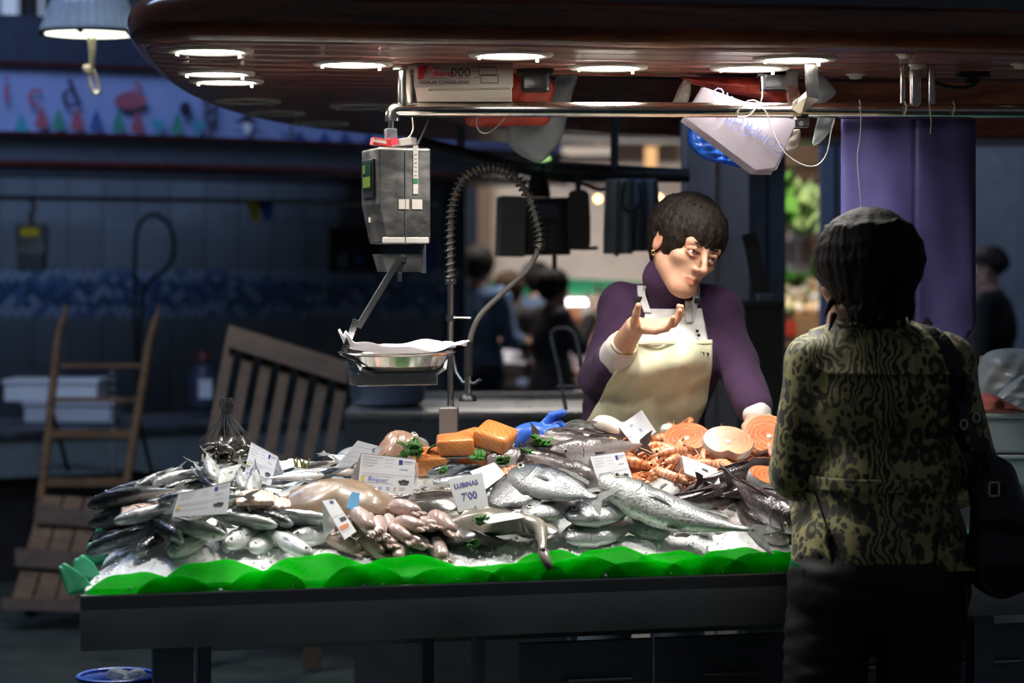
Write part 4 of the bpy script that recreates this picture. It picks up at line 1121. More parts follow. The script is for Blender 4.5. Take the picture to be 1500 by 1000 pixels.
MB().tube(catmull([P(134, 100, LY-.1)-Vector(pl.location), P(124, 98, LY-.1)-Vector(pl.location), P(127, 106, LY-.1)-Vector(pl.location), P(136, 104, LY-.1)-Vector(pl.location), P(144, 122, LY-.1)-Vector(pl.location), P(146, 134, LY-.1)-Vector(pl.location), P(138, 136, LY-.1)-Vector(pl.location), P(132, 118, LY-.1)-Vector(pl.location), P(134, 104, LY-.1)-Vector(pl.location)], 40), .006, 6).build('cord_bow', M['string'], pl)
L = bpy.data.lights.new('pendant_bulb', 'SPOT'); L.energy = 60; L.spot_size = math.radians(150); L.spot_blend = .6; L.shadow_soft_size = .12; L.color = (.95, 1, .9)
lo = bpy.data.objects.new('pendant_bulb', L); COL.objects.link(lo); lo.parent = pl; lo.location = (0, 0, -.03)

# ================================================================ back counter of this stall and things on it
bc = empty('back_counter', P(690, 700, 8.2), 'grey steel back counter running behind the fishmonger', 'counter'); bc.location.z = 0
B0 = Vector(bc.location)
zt_ = CAMZ+(HOR-602)/FPX*8.0
def bpart(mb, nm, mt, **kw):
    o = mb.build(nm, mt, bc, **kw); o.matrix_parent_inverse = Matrix.Translation(-B0); return o
x0, x1 = P(505, 0, 8.0).x, P(880, 0, 8.0).x
bpart(MB().box(((x0+x1)/2, 8.35, zt_-.015), (x1-x0, .75, .03), None, .004), 'worktop', M['steel'], auto=40)
bpart(MB().box(((x0+x1)/2, 8.0, zt_-.09), (x1-x0, .02, .15), None, .002), 'front_panel', M['steel_dark'])
bpart(MB().box(((x0+x1)/2, 8.1, (zt_-.17)/2), (x1-x0-.05, .02, zt_-.17), None, .002), 'lower_panel', M['dark_grey'])
bpart(MB().box(((x0+x1)/2+.1, 8.72, zt_+.012), (x1-x0-.25, .03, .028), None, .003), 'back_ledge', M['steel'])
# steel sink tub and white tray on it
tb = empty('steel_tub', P(568, 585, 8.3), 'round grey tub standing on the back counter', 'tub'); tb.location.z = zt_
MB().lathe([(.0001, .004), (.11, .004), (.13, .02), (.14, .14), (.15, .15), (.145, .155), (.133, .14), (.122, .03), (.0001, .02)], n=28).build('bowl', M['grey_blue'], tb, True)
MB().tube([Vector((.145*math.cos(a), .145*math.sin(a), .155)) for a in np.linspace(0, 2*PI, 29)[:-1]], .006, 6, closed=True).build('rolled_rim', M['steel'], tb)
# U shaped steel rack frame
M['rack_steel'] = steel('grey_rack_steel', (.26, .31, .34), .35, (2, 2, 2))
rk = empty('rack_frame', P(840, 640, 7.1), 'bent grey steel frame standing beside the fishmonger', 'frame'); rk.location.z = 0
K0 = Vector(rk.location); kp = lambda px, py, Y=7.1: P(px, py, Y)-K0
front = [Vector((kp(838, 640).x, 0, 0)), kp(829, 600), kp(818, 540), kp(808, 496), kp(810, 484), kp(820, 480), kp(834, 482), kp(844, 495), kp(852, 540), kp(858, 585), kp(866, 640), Vector((kp(872, 640).x, .1, 0))]
MB().ribbon(catmull(front[1:-1], 40), .030, .012, (0, 0, 1)).build('bent_frame', M['rack_steel'], rk)
for px in (829+7, 866): MB().tube([kp(px, 625), Vector((kp(px, 0).x, 0, 0))], .012, 8).build('leg', M['rack_steel'], rk)
MB().tube([kp(816, 566), kp(855, 566)], .008, 8).build('cross_bar', M['rack_steel'], rk)

# steel column of the stall
col_ = MB().box((0, 0, 1.03), ((1095-1000)/FPX*8.0, .2, 2.06), None, .006).build('steel_column', M['grey_paint']); col_.location = P(1047, 0, 8.1); col_.location.z = 0; tag(col_, 'tall grey steel column behind the fishmonger', 'column')
MB().box((-.006, -.103, 1.03), (.006, .008, 2.06)).build('seam_strip', M['steel'], col_)
c2 = MB().box((0, 0, 1.03), (.14, .14, 2.06), None, .006).build('steel_column', M['grey_blue']); c2.location = P(1120, 0, 8.6); c2.location.z = 0; tag(c2, 'narrow blue grey column beside the wide steel column', 'column')
MB().box((0, -.072, 1.03), (.006, .006, 2.06)).build('seam_strip', M['dark_grey'], c2)

# second scale seen from behind, and aprons/bags on the inner rail
YI = 7.9
ir = empty('inner_rail', P(850, 262, YI), 'dark inner rail with hooks behind the fishmonger', 'rail')
I0 = Vector(ir.location); ip = lambda px, py, Y=YI: P(px, py, Y)-I0
MB().tube(catmull([ip(610, 208), ip(680, 225), ip(760, 246), ip(850, 256), ip(1010, 258)], 24), .022, 8).build('tube', M['dark_grey'], ir, auto=50)
MB().tube(catmull([ip(800, 242), ip(850, 244), ip(930, 248), ip(1010, 252)], 14), .012, 8).build('upper_tube', M['dark_grey'], ir, auto=50)
for px, zt3 in ((675, ZS+.003), (900, P(900, 170, YI).z)): MB().tube([ip(px, 225 if px < 800 else 250), Vector((ip(px, 0).x, 0, zt3-I0.z))], .014, 8).build('hanger', M['steel_dark'], ir)
sb = empty('hanging_scale', P(782, 332, 7.86), 'dark boxy hanging scale with grey side on the inner rail', 'scale')
k7 = 7.86/FPX
MB().box((-34*k7, -.02, 0), (37*k7, .16, 88*k7), rotm(0, .03, .12), .006).build('side_housing', plain('olive_grey_paint', (.22, .225, .20), .45), sb)
MB().box((18*k7, .0, 0), (64*k7, .14, 84*k7), rotm(0, -.02, .1), .006).build('display_housing', M['black'], sb)
MB().box((18*k7, -.074, 22*k7), (36*k7, .006, 20*k7), rotm(0, 0, .1)).build('display', plain('dark_blue_display', (.01, .03, .07), .15), sb)
for r_ in range(4):
    for c_ in range(3): MB().box(((2+c_*12)*k7, -.076, (-2-r_*9)*k7), (9*k7, .008, 6*k7), None, .001).build('key', plain('dark_key', (.05, .06, .08), .4) if (r_, c_) == (0, 0) else bpy.data.materials['dark_key'], sb)
MB().tube([(0, 0, 44*k7), (0, 0, 74*k7)], .014, 8).build('hanger_rod', M['dark_grey'], sb)
MB().tube([(30*k7, -.02, -42*k7), (30*k7, -.02, -62*k7)], .008, 6).build('hook_rod', M['black'], sb)
# black ladle-like board and cloth on hooks
hb = empty('hanging_board', P(848, 320, 7.7), 'black rounded cutting board hanging from the inner rail', 'cutting board')
k77 = 7.7/FPX
MB().prism([(x*k77, 0, z*k77) for x, z in ((-15, 38), (-8, 42), (8, 42), (15, 36), (17, 0), (17, -38), (12, -46), (-12, -46), (-17, -38), (-17, 0))], (0, .02, 0)).build('blade', M['black'], hb)
MB().box((-1*k77, .01, 56*k77), (8*k77, .02, 32*k77), None, .003).build('handle', M['dark_grey'], hb)
MB().tube([Vector((4*k77, .01, -44*k77)), Vector((28*k77, .01, -43*k77))], .006, 6).build('hook', M['black'], hb)
M['cloth_grey'] = cloth_mat('grey_blue_cloth', (.40, .45, .45), .8)
M['cloth_dark'] = cloth_mat('dark_blue_cloth', (.17, .21, .27), .8)
def hang_cloth(name, px0, px1, py0, py1, Y, mat, label, cat, seed, taper=.2, parts=True):
    rg = random.Random(seed); a1, a2, a3 = [rg.uniform(0, 6) for _ in range(3)]
    e = empty(name, P((px0+px1)/2, py0, Y), label, cat); E0 = Vector(e.location)
    def fn(sd):
        def f(a, b):
            cx = (px0+px1)/2; hw = (px1-px0)/2*(1-taper*(1-b)**2); px = cx + (a*2-1)*hw
            py = py0 + b*(py1-py0) - (8*abs(math.sin(a*5+a1)) if b > .98 else 0)
            ed = abs(a*2-1)
            Yy = Y + sd*.03*math.sqrt(max(0, 1-ed**4))*(.3+b) + .018*math.sin(a*14+a2+b)*(.4+b)*(1-ed**8)
            return P(px, py, Yy)-E0
        return f
    o = MB().grid(fn(-1), 36, 24).build('front_panel', mat, e, True); solid(o, .003)
    o = MB().grid(fn(1), 20, 12).build('back_panel', mat, e, True); solid(o, .003)
    MB().tube([P((px0+px1)/2-3, py0+2, Y)-E0, P((px0+px1)/2, py0-14, Y)-E0, P((px0+px1)/2+3, py0+2, Y)-E0], .004, 6).build('loop', M['black'], e)
hang_cloth('hanging_apron', 884, 925, 262, 376, 7.7, M['cloth_grey'], 'grey green cloth apron hanging from the inner rail', 'apron', 1)
hang_cloth('hanging_apron', 918, 968, 262, 372, 7.75, M['cloth_dark'], 'dark blue cloth apron hanging beside the fishmonger', 'apron', 2)
hang_cloth('dark_red_cloth', 772, 806, 254, 290, 7.955, plain('dark_red_cloth', (.10, .01, .018), .8), 'dark red cloth bunched on the inner rail', 'cloth', 3, .5)
wire('hanging_cable', [P(800, 258, 7.8), P(850, 268, 7.8), P(880, 278, 7.8), P(905, 268, 7.8), P(930, 262, 7.8)], .006, M['cord_black'], 'dark cable sagging under the inner rail', 'cable')
wire('hanging_cable', [P(915, 265, 7.68), P(912, 300, 7.66), P(925, 310, 7.66), P(938, 296, 7.66), P(935, 268, 7.68)], .004, M['cord_black'], 'thin black strap looped over the hanging aprons', 'strap')
MB().ball(ip(795, 232, 7.85), (.03, .02, .012), 12).build('indicator_lamp', emit('green_lamp', (.5, 1, .3), .7), ir); MB().tube([ip(795, 234, 7.86), ip(795, 250, 7.88)], .006, 6).build('lamp_stem', M['dark_grey'], ir)

# ================================================================ far bright stalls in the centre
M['cream_wall'] = plain('cream_shop_wall', (.62, .52, .42), .7, var=.2, vscale=2)
M['green_band'] = plain('green_awning', (.01, .22, .09), .6)
M['tube_light'] = emit('fluorescent_tube', (.95, .93, 1.0), 7)
FY = 17.5
far = empty('far_shop', (.6, FY, 0), 'cream fronted far shop with green awning band and bright counter', 'shop')
F0 = Vector(far.location); kf = FY/FPX
def fbox(px0, px1, py0, py1, Y, d, nm, mt):
    c = P((px0+px1)/2, (py0+py1)/2, Y+d/2); MB().box(c-F0, ((px1-px0)/FPX*Y, d, (py1-py0)/FPX*Y)).build(nm, mt, far)
fbox(700, 1010, 150, 470, FY+.2, .1, 'shop_wall', M['cream_wall'])
MB().grid(lambda a, b: P(700+a*300, 418-(1-(2*a-.55)**2)*28*(.3)+a*0 + b*24 - 6*a, FY-.3)-F0, 20, 2).build('awning_band', M['green_band'], far)
fbox(830, 1000, 438, 446, FY-.35, .04, 'tube_light', M['tube_light'])
fbox(812, 832, 438, 447, FY-.35, .04, 'tube_light', M['tube_light'])
fbox(700, 1000, 500, 720, FY-.6, .4, 'shop_counter', plain('pale_pink_counter', (.55, .42, .48), .4))
fbox(820, 1000, 462, 500, FY-.3, .2, 'display_shelf', plain('salmon_display', (.62, .33, .22), .5))
fbox(700, 720, 150, 700, FY, .15, 'shop_pillar', plain('brown_pillar', (.22, .13, .08), .5))
for k in range(9):
    fbox(835+k*18, 849+k*18, 448, 466, FY-.42, .15, 'display_tray', [plain('display_orange', (.7, .28, .12), .5), plain('display_white', (.7, .65, .6), .5), plain('display_green', (.2, .4, .12), .5)][k % 3])
fbox(700, 1000, 175, 205, FY-.2, .1, 'sign_panel', plain('mauve_sign', (.50, .36, .56), .5))
fbox(820, 900, 215, 228, FY-.3, .1, 'sign_strip', M['cream_wall'])
fbox(945, 962, 215, 245, FY-.3, .06, 'lit_sign', emit('amber_sign', (1, .55, .22), 1.0))
for px, py in ((876, 291), (965, 290)):
    c = P(px, py, 15); MB().ball(c-F0, .022, 10).build('bulb', emit('warm_bulb', (1, .6, .25), 9), far)
L = bpy.data.lights.new('aisle_fill_light', 'AREA'); L.energy = 120; L.size = 2.6; L.size_y = .4; L.shape = 'RECTANGLE'; L.color = (1, .93, .85)  # unseen area lamp added over the aisle so the shoppers are lit
lo = bpy.data.objects.new('aisle_fill_light', L); COL.objects.link(lo); lo.parent = far; lo.location = Vector((.3, FY-3.0, 3.6))-F0; lo.rotation_euler = (.15, 0, 0)

# greengrocer stall in the gap on the right
GY = 14.0
gs = empty('greengrocer_stall', P(1170, 600, GY), 'far greengrocer stall with wooden front and red sign', 'stall'); gs.location.z = 0
G0 = Vector(gs.location)
def gbox(px0, px1, py0, py1, Y, d, nm, mt, root=gs, R0=None):
    c = P((px0+px1)/2, (py0+py1)/2, Y+d/2); return MB().box(c-(R0 or G0), ((px1-px0)/FPX*Y, d, (py1-py0)/FPX*Y), None, .004).build(nm, mt, root)
M['warm_wood'] = wood('warm_crate_wood', (.25, .13, .05), (.5, .30, .14), .6, 5, (1, 1, 5))
gbox(1120, 1250, 462, 508, GY, .5, 'stall_front', M['warm_wood'])
gbox(1142, 1166, 470, 492, GY-.02, .02, 'red_sign', plain('red_sign', (.6, .06, .03), .5))
gbox(1120, 1250, 508, 760, GY+.1, .4, 'stall_base', M['dark_grey'])
gbox(1130, 1260, 200, 470, GY+.9, .1, 'back_panel', plain('brown_back_panel', (.13, .075, .04), .7))
gbox(1120, 1260, 240, 248, GY+.3, .5, 'shelf_beam', M['warm_wood'])
gbox(1196, 1212, 245, 462, GY+.80, .1, 'post', M['old_wood'])
gbox(1155, 1187, 340, 398, GY+.2, .05, 'price_board', plain('pale_price_board', (.50, .45, .45), .6))
for px in (1155, 1180): gbox(px-8, px+8, 352, 386, GY+.19, .01, 'board_print', plain('board_print', (.3, .18, .15), .6))
rg = random.Random(12)
prod = [plain('onion_gold', (.62, .36, .14), .5), plain('garlic_white', (.75, .66, .55), .5), plain('pear_green', (.45, .45, .2), .5), plain('potato_tan', (.55, .38, .22), .6)]
sph = []
for m_ in prod:
    me = MB().ball((0, 0, 0), (.058, .055, .05), 10).lathe([(.008, .045), (.004, .07), (.0001, .072)], n=6).mesh('produce'); me.materials.append(m_); sph.append(me)
for i in range(46):
    px = rg.uniform(1122, 1246); py = rg.uniform(418, 462); k = rg.randrange(4)
    o = link('vegetable', sph[k], None, None, True); o.location = P(px, py, GY+.05+(462-py)*.012); o.rotation_euler = (rg.uniform(-.6, .6), rg.uniform(-.6, .6), 0); s_ = rg.uniform(.7, 1.1); o.scale = (s_,)*3
    tag(o, ['golden onion heaped on the far greengrocer stall', 'white garlic bulb heaped on the far greengrocer stall', 'green pear heaped on the far greengrocer stall', 'tan potato heaped on the far greengrocer stall'][k], ['onion', 'garlic', 'pear', 'potato'][k], 'produce heaped on the greengrocer stall')
lf = plain('fresh_green_leaf', (.10, .32, .05), .5); lf2 = plain('pale_green_leaf', (.28, .42, .20), .5)
lmesh = MB().grid(lambda a, b: Vector(((a-.5)*.10*math.sin(PI*min(.98, b+.06)), .03*math.sin(b*3), b*.16-.02)), 4, 6).mesh('leaf')
def foliage(px0, px1, py0, py1, n, mat, label, root_name):
    YFO = GY+.68 if py1 > 400 else (GY-.02 if px0 > 1150 else GY-.26); e = empty(root_name, P((px0+px1)/2, py1, YFO), label, 'plant'); E0 = Vector(e.location)
    me = lmesh.copy(); me.materials.append(mat)
    for i in range(n):
        o = link('leaf', me, None, e, True); o.location = P(rg.uniform(px0, px1), rg.uniform(py0, py1), YFO+rg.uniform(-.06, .06))-E0; o.rotation_euler = (rg.uniform(-1, 1), rg.uniform(-1.5, 1.5), rg.uniform(0, 6))
    MB().tube([Vector((0, 0, 0)), P((px0+px1)/2, py0, YFO)-E0], .012, 6).build('stem', mat, e)
foliage(1158, 1186, 285, 336, 60, lf2, 'pale leafy plant above the price board', 'herb_bunch')
foliage(1140, 1182, 398, 412, 50, lf, 'bright green lettuce bunch below the price board', 'lettuce_bunch')
foliage(1126, 1142, 256, 330, 34, lf, 'trailing green plant at the greengrocer post', 'hanging_plant')
L = bpy.data.lights.new('stall_lamp', 'SPOT'); L.energy = 95; L.spot_size = 1.2; L.spot_blend = .6; L.shadow_soft_size = .1; L.color = (1, .82, .58)
lo = bpy.data.objects.new('stall_lamp', L); COL.objects.link(lo); lo.parent = gs; lo.location = Vector((P(1180, 0, GY).x, GY-.6, 2.6))-G0; lo.rotation_euler = (.35, 0, 0)

# dark bin with handle behind the fishmonger
bn = empty('waste_bin', P(1112, 600, 7.2), 'dark green plastic bin with upright handle behind the fishmonger', 'bin'); bn.location.z = 0
k72 = 7.2/FPX; zt2 = CAMZ+(HOR-445)*k72
MB().prism([(-.055, -.14, .05), (.055, -.14, .05), (.055, .14, .05), (-.055, .14, .05)], (0, 0, zt2-.05)).build('tub', plain('dark_green_plastic', (.012, .022, .022), .45), bn)
MB().box((0, 0, zt2), (.12, .3, .02), None, .004).build('lid', M['black'], bn)
MB().ribbon([(.02, .1, zt2), (-.01, .12, zt2+.18), (-.022, .12, zt2+.22)], .045, .02, (0, 1, 0)).build('handle', M['black'], bn)
MB().box((.02, .02, zt2+.018), (.06, .08, .03), None, .008).build('catch', M['steel_dark'], bn)
MB().prism([(.05, -.14, .05), (.09, .02, .05), (.09, .06, .05), (.05, -.1, .05)], (0, 0, zt2-.2)).build('side_stay', M['steel_dark'], bn)
# stall shutters and boards behind on the right
sh = MB().box((0, 0, 1.25), (3.4, .06, 3.2)).build('partition_board', M['grey_blue']); sh.location = (3.5, 15.2, 0); tag(sh, 'blue grey partition board behind the purple apron', 'partition')
for k in range(5): MB().box((-1.1+k*.52, -.034, 1.25), (.02, .01, 2.5)).build('batten', M['dark_grey'], sh)
sh2 = MB().box((0, 0, 1.25), (.14, .06, 2.5)).build('partition_board', M['grey_blue']); sh2.location = (P(1222, 0, 11).x, 11.0, 0); tag(sh2, 'narrow blue grey board beside the greengrocer gap', 'partition')
MB().box((0, -.034, 1.25), (.012, .01, 2.5)).build('batten', M['dark_grey'], sh2)
# lit windows seen beneath the canopy on the right
for px, py, wd, hg in ((1405, 142, 10, 14), (1428, 140, 9, 18), (1470, 146, 22, 14), (1482, 122, 34, 8)):
    q = P(px, py, 24.8); wn = empty('high_window', q, 'small bluish lit window high in the market hall wall', 'window', 'high windows in the hall')
    MB().box((0, 0, 0), (wd/FPX*24.8, .06, hg/FPX*24.8)).build('pane', emit('bluish_window_glass', (.45, .6, 1.0), .8), wn)
    for sx in (-1, 1): MB().box((sx*(wd/FPX*12.4+.015), 0, 0), (.03, .1, hg/FPX*24.8+.06)).build('frame', M['dark_grey'], wn)
for px, wd in ((15, 26), (62, 6)):
    q = P(px, 10, 24.8); wn = empty('high_window', q, 'tall pale lit window above the far stall', 'window', 'windows above the far stall')
    MB().box((0, 0, 0), (wd/FPX*24.8, .06, .55)).build('pane', emit('pale_window_glass', (.45, .58, .85), .7) if 'pale_window_glass' not in bpy.data.materials else bpy.data.materials['pale_window_glass'], wn)
    for sx in (-1, 1): MB().box((sx*(wd/FPX*12.4+.02), 0, 0), (.04, .1, .65)).build('frame', M['dark_grey'], wn)

# ================================================================ right end of the counter: foam boxes, bags, teal board
tb = MB().box((0, 0, 0), (.75, .5, .012), None, .003).build('teal_board', plain('teal_plastic_board', (.03, .32, .28), .35)); tb.location = C(2.42, .36, ZC+.0015); tb.rotation_euler = (0, 0, math.radians(13.9)); tag(tb, 'teal plastic board lying on the counter beyond the handbag', 'board')
MB().box((0, -.24, .012), (.75, .02, .014), None, .003).build('raised_edge', tb.data.materials[0], tb)
def fbx(px0, px1, py0, py1, Y, label):
    c = P((px0+px1)/2, py1, Y); e = empty('foam_box', c, label, 'box', 'foam boxes at the counter end'); wd = (px1-px0)/FPX*Y; hg = (py1-py0)/FPX*Y
    MB().box((0, .13, hg*.42), (wd, .26, hg*.84), None, .008).build('tub', M['foam_grey'], e); MB().box((0, .13, hg*.92), (wd+.012, .27, hg*.16), None, .006).build('lid', M['foam_grey'], e)
fbx(1432, 1640, 604, 664, 5.75, 'pale foam box stacked uppermost behind the handbag')
fbx(1436, 1640, 666, 712, 5.75, 'pale foam box stacked beneath another behind the handbag')
crumple('plastic_bag', [(1420, 590), (1432, 540), (1448, 515), (1490, 510), (1520, 520), (1520, 560), (1495, 590), (1450, 600)], 5.85, M['bag_clear'], 'puffy clear plastic bag on the foam boxes', 'plastic bag', .015, 22, .07, 21)
crumple('plastic_bag', [(1452, 590), (1480, 560), (1520, 545), (1530, 590), (1500, 602), (1470, 602)], 5.74, M['bag_clear'], 'folded clear plastic bag in front of the puffy bag', 'plastic bag', .02, 30, .04, 22)
crumple('red_cloth', [(1425, 604), (1432, 580), (1450, 576), (1480, 590), (1500, 604), (1460, 606)], 5.655, plain('dull_red_cloth', (.30, .07, .06), .8), 'dull red cloth on the edge of the foam box', 'cloth', .01, 25, .05, 23)
o = MB().box((0, 0, 0), (.14, .12, .07), rotm(0, .1, .3), .004).build('cardboard_piece', plain('brown_cardboard', (.25, .11, .05), .8)); o.location = P(1485, 545, 5.95); tag(o, 'brown cardboard piece inside the puffy plastic bag', 'cardboard')
# blue tub on the floor with a bag, left of the counter leg
bt = empty('blue_tub', (P(172, 1000, 5.35).x, 5.35, 0), 'blue plastic tub on the floor beneath the counter end', 'tub')
z_ = P(0, 990, 5.35).z
MB().lathe([(.0001, .004), (.075, .004), (.085, z_-.02), (.092, z_), (.086, z_), (.078, z_-.02), (.07, .02), (.0001, .02)], n=30).build('bucket', plain('blue_bucket_plastic', (.04, .10, .42), .4), bt, True)
MB().tube([Vector((.09*math.cos(a), .09*math.sin(a), z_)) for a in np.linspace(0, 2*PI, 29)[:-1]], .006, 6, closed=True).build('rim', bpy.data.materials['blue_bucket_plastic'], bt)
crumple('plastic_bag', [(155, 990), (160, 980), (175, 978), (185, 984), (200, 978), (212, 982), (218, 992), (195, 998), (170, 998)], 5.35, M['bag_clear'], 'crumpled clear bag in the blue tub', 'plastic bag', .012, 40, .03, 31)
# ================================================================ seafood on the ice
def skin_mat(name, back, side, belly, lo=-.5, hi=.5, rough=.22, spots=None, sscale=30, metal=.15, bump=.16):
    """countershaded wet fish skin; object z runs belly -> back"""
    t = NT(name); c = t.n('ShaderNodeTexCoord'); sp = t.n('ShaderNodeSeparateXYZ'); t.l(c.outputs['Object'], sp.inputs[0])
    v = t.coord('Object', (1, 1, 1)); nz = t.noise(v, 9, 4, .6)
    z = t.math('ADD', sp.outputs[2], t.math('MULTIPLY', t.math('SUBTRACT', nz.outputs[0], .5), (hi-lo)*.35))
    f = t.n('ShaderNodeMapRange', i0=z, i1=lo, i2=hi); f.clamp = True
    colr = t.ramp(f.outputs[0], [(.18, belly), (.48, side), (.66, side), (.84, back)])
    if spots:
        n2 = t.noise(v, sscale, 3, .6); m = t.ramp(n2.outputs[0], [(.52, (0, 0, 0)), (.62, (1, 1, 1))])
        colr = t.mix(t.math('MULTIPLY', m, .75), colr, spots)
    t.col(colr); t.set(Roughness=rough, Metallic=metal, Specular_IOR_Level=.6, Coat_Weight=.5, Coat_Roughness=.12)
    vo = t.n('ShaderNodeTexVoronoi', Scale=70.0); t.l(v, vo.inputs['Vector']); t.bump(vo.outputs['Distance'], bump, .01)
    return t.m
def wet(name, c1, c2, scale=12, rough=.25, sss=.2, bump=.2, coat=.6, bscale=40, c3=None):
    t = NT(name); v = t.coord(); n1 = t.noise(v, scale, 5, .65, .6)
    st = [(.3, c1), (.68, c2)] if c3 is None else [(.28, c1), (.52, c2), (.74, c3)]
    t.col(t.ramp(n1.outputs[0], st)); t.set(Roughness=rough, Coat_Weight=coat, Coat_Roughness=.1, Subsurface_Weight=sss, Subsurface_Radius=(.01, .005, .003), Subsurface_Scale=.5)
    t.bump(t.noise(v, bscale, 4).outputs[0], bump, .004); return t.m
M['eye_ring'] = plain('fish_eye_ring', (.62, .60, .50), .2, .3); M['eye_pupil'] = plain('fish_eye_pupil', (.008, .008, .01), .08)
M['fin'] = sheet('fish_fin_membrane', (.22, .23, .22), .4, .3, .92, .3, .3, 30)
M['fin_dark'] = sheet('dark_fin_membrane', (.07, .07, .075), .3, .3, .97, .3, .3, 30)

PROF = {'slim': [.13, .17, .46, .84, 1, .98, .82, .60, .22], 'deep': [.15, .20, .60, .95, 1, .93, .74, .52, .22], 'thick': [.12, .22, .55, .86, 1, 1, .90, .72, .34]}
def fish_mesh(H, W, bend=0.0, snout='slim', tailh=.07, nx=22, nr=16, belly=.55, seed=0):
    """unit-length body: tail root at x=-.40, snout at x=+.5"""
    mb = MB(); vs = []; fs_ = []
    for i in range(nx+1):
        s_ = 1-(1-i/nx)**1.25; x = -.40 + .90*s_
        body = H/2*float(np.interp(s_, (0, .1, .25, .45, .6, .75, .87, .95, 1), PROF[snout]))
        wd = W/2*float(np.interp(s_, (0, .1, .25, .45, .6, .75, .87, .95, 1), (.10, .18, .50, .88, 1, .98, .82, .58, .25)))
        cy = bend*((s_-.5)**2*4-1)*.5
        cz = -.03*H*math.sin(PI*s_)
        gill = 1.04 if .70 < s_ < .77 else (.95 if .64 < s_ <= .70 else 1)
        for k in range(nr):
            a = 2*PI*k/nr; y = math.cos(a); z = math.sin(a)
            vs.append((x, cy + math.copysign(abs(y)**.85, y)*wd*gill, cz + z*body*gill))
    for i in range(nx):
        for k in range(nr): fs_.append((i*nr+k, i*nr+(k+1) % nr, (i+1)*nr+(k+1) % nr, (i+1)*nr+k))
    fs_.append(tuple(range(nr))[::-1]); fs_.append(tuple(nx*nr+k for k in range(nr)))
    return mb.add(vs, fs_).mesh('fish_body')
def fin_mesh(pts, name='fin', t=.004):
    pts = [Vector(p) for p in pts]; c = sum(pts, Vector())/len(pts); n = len(pts)
    nrm = (pts[1]-pts[0]).cross(pts[2]-pts[0]).normalized()*t
    return MB().add([p-nrm for p in pts]+[p+nrm for p in pts], [tuple(range(n)), tuple(range(n, 2*n))[::-1]]+[(k, (k+1) % n, n+(k+1) % n, n+k) for k in range(n)]).mesh(name)
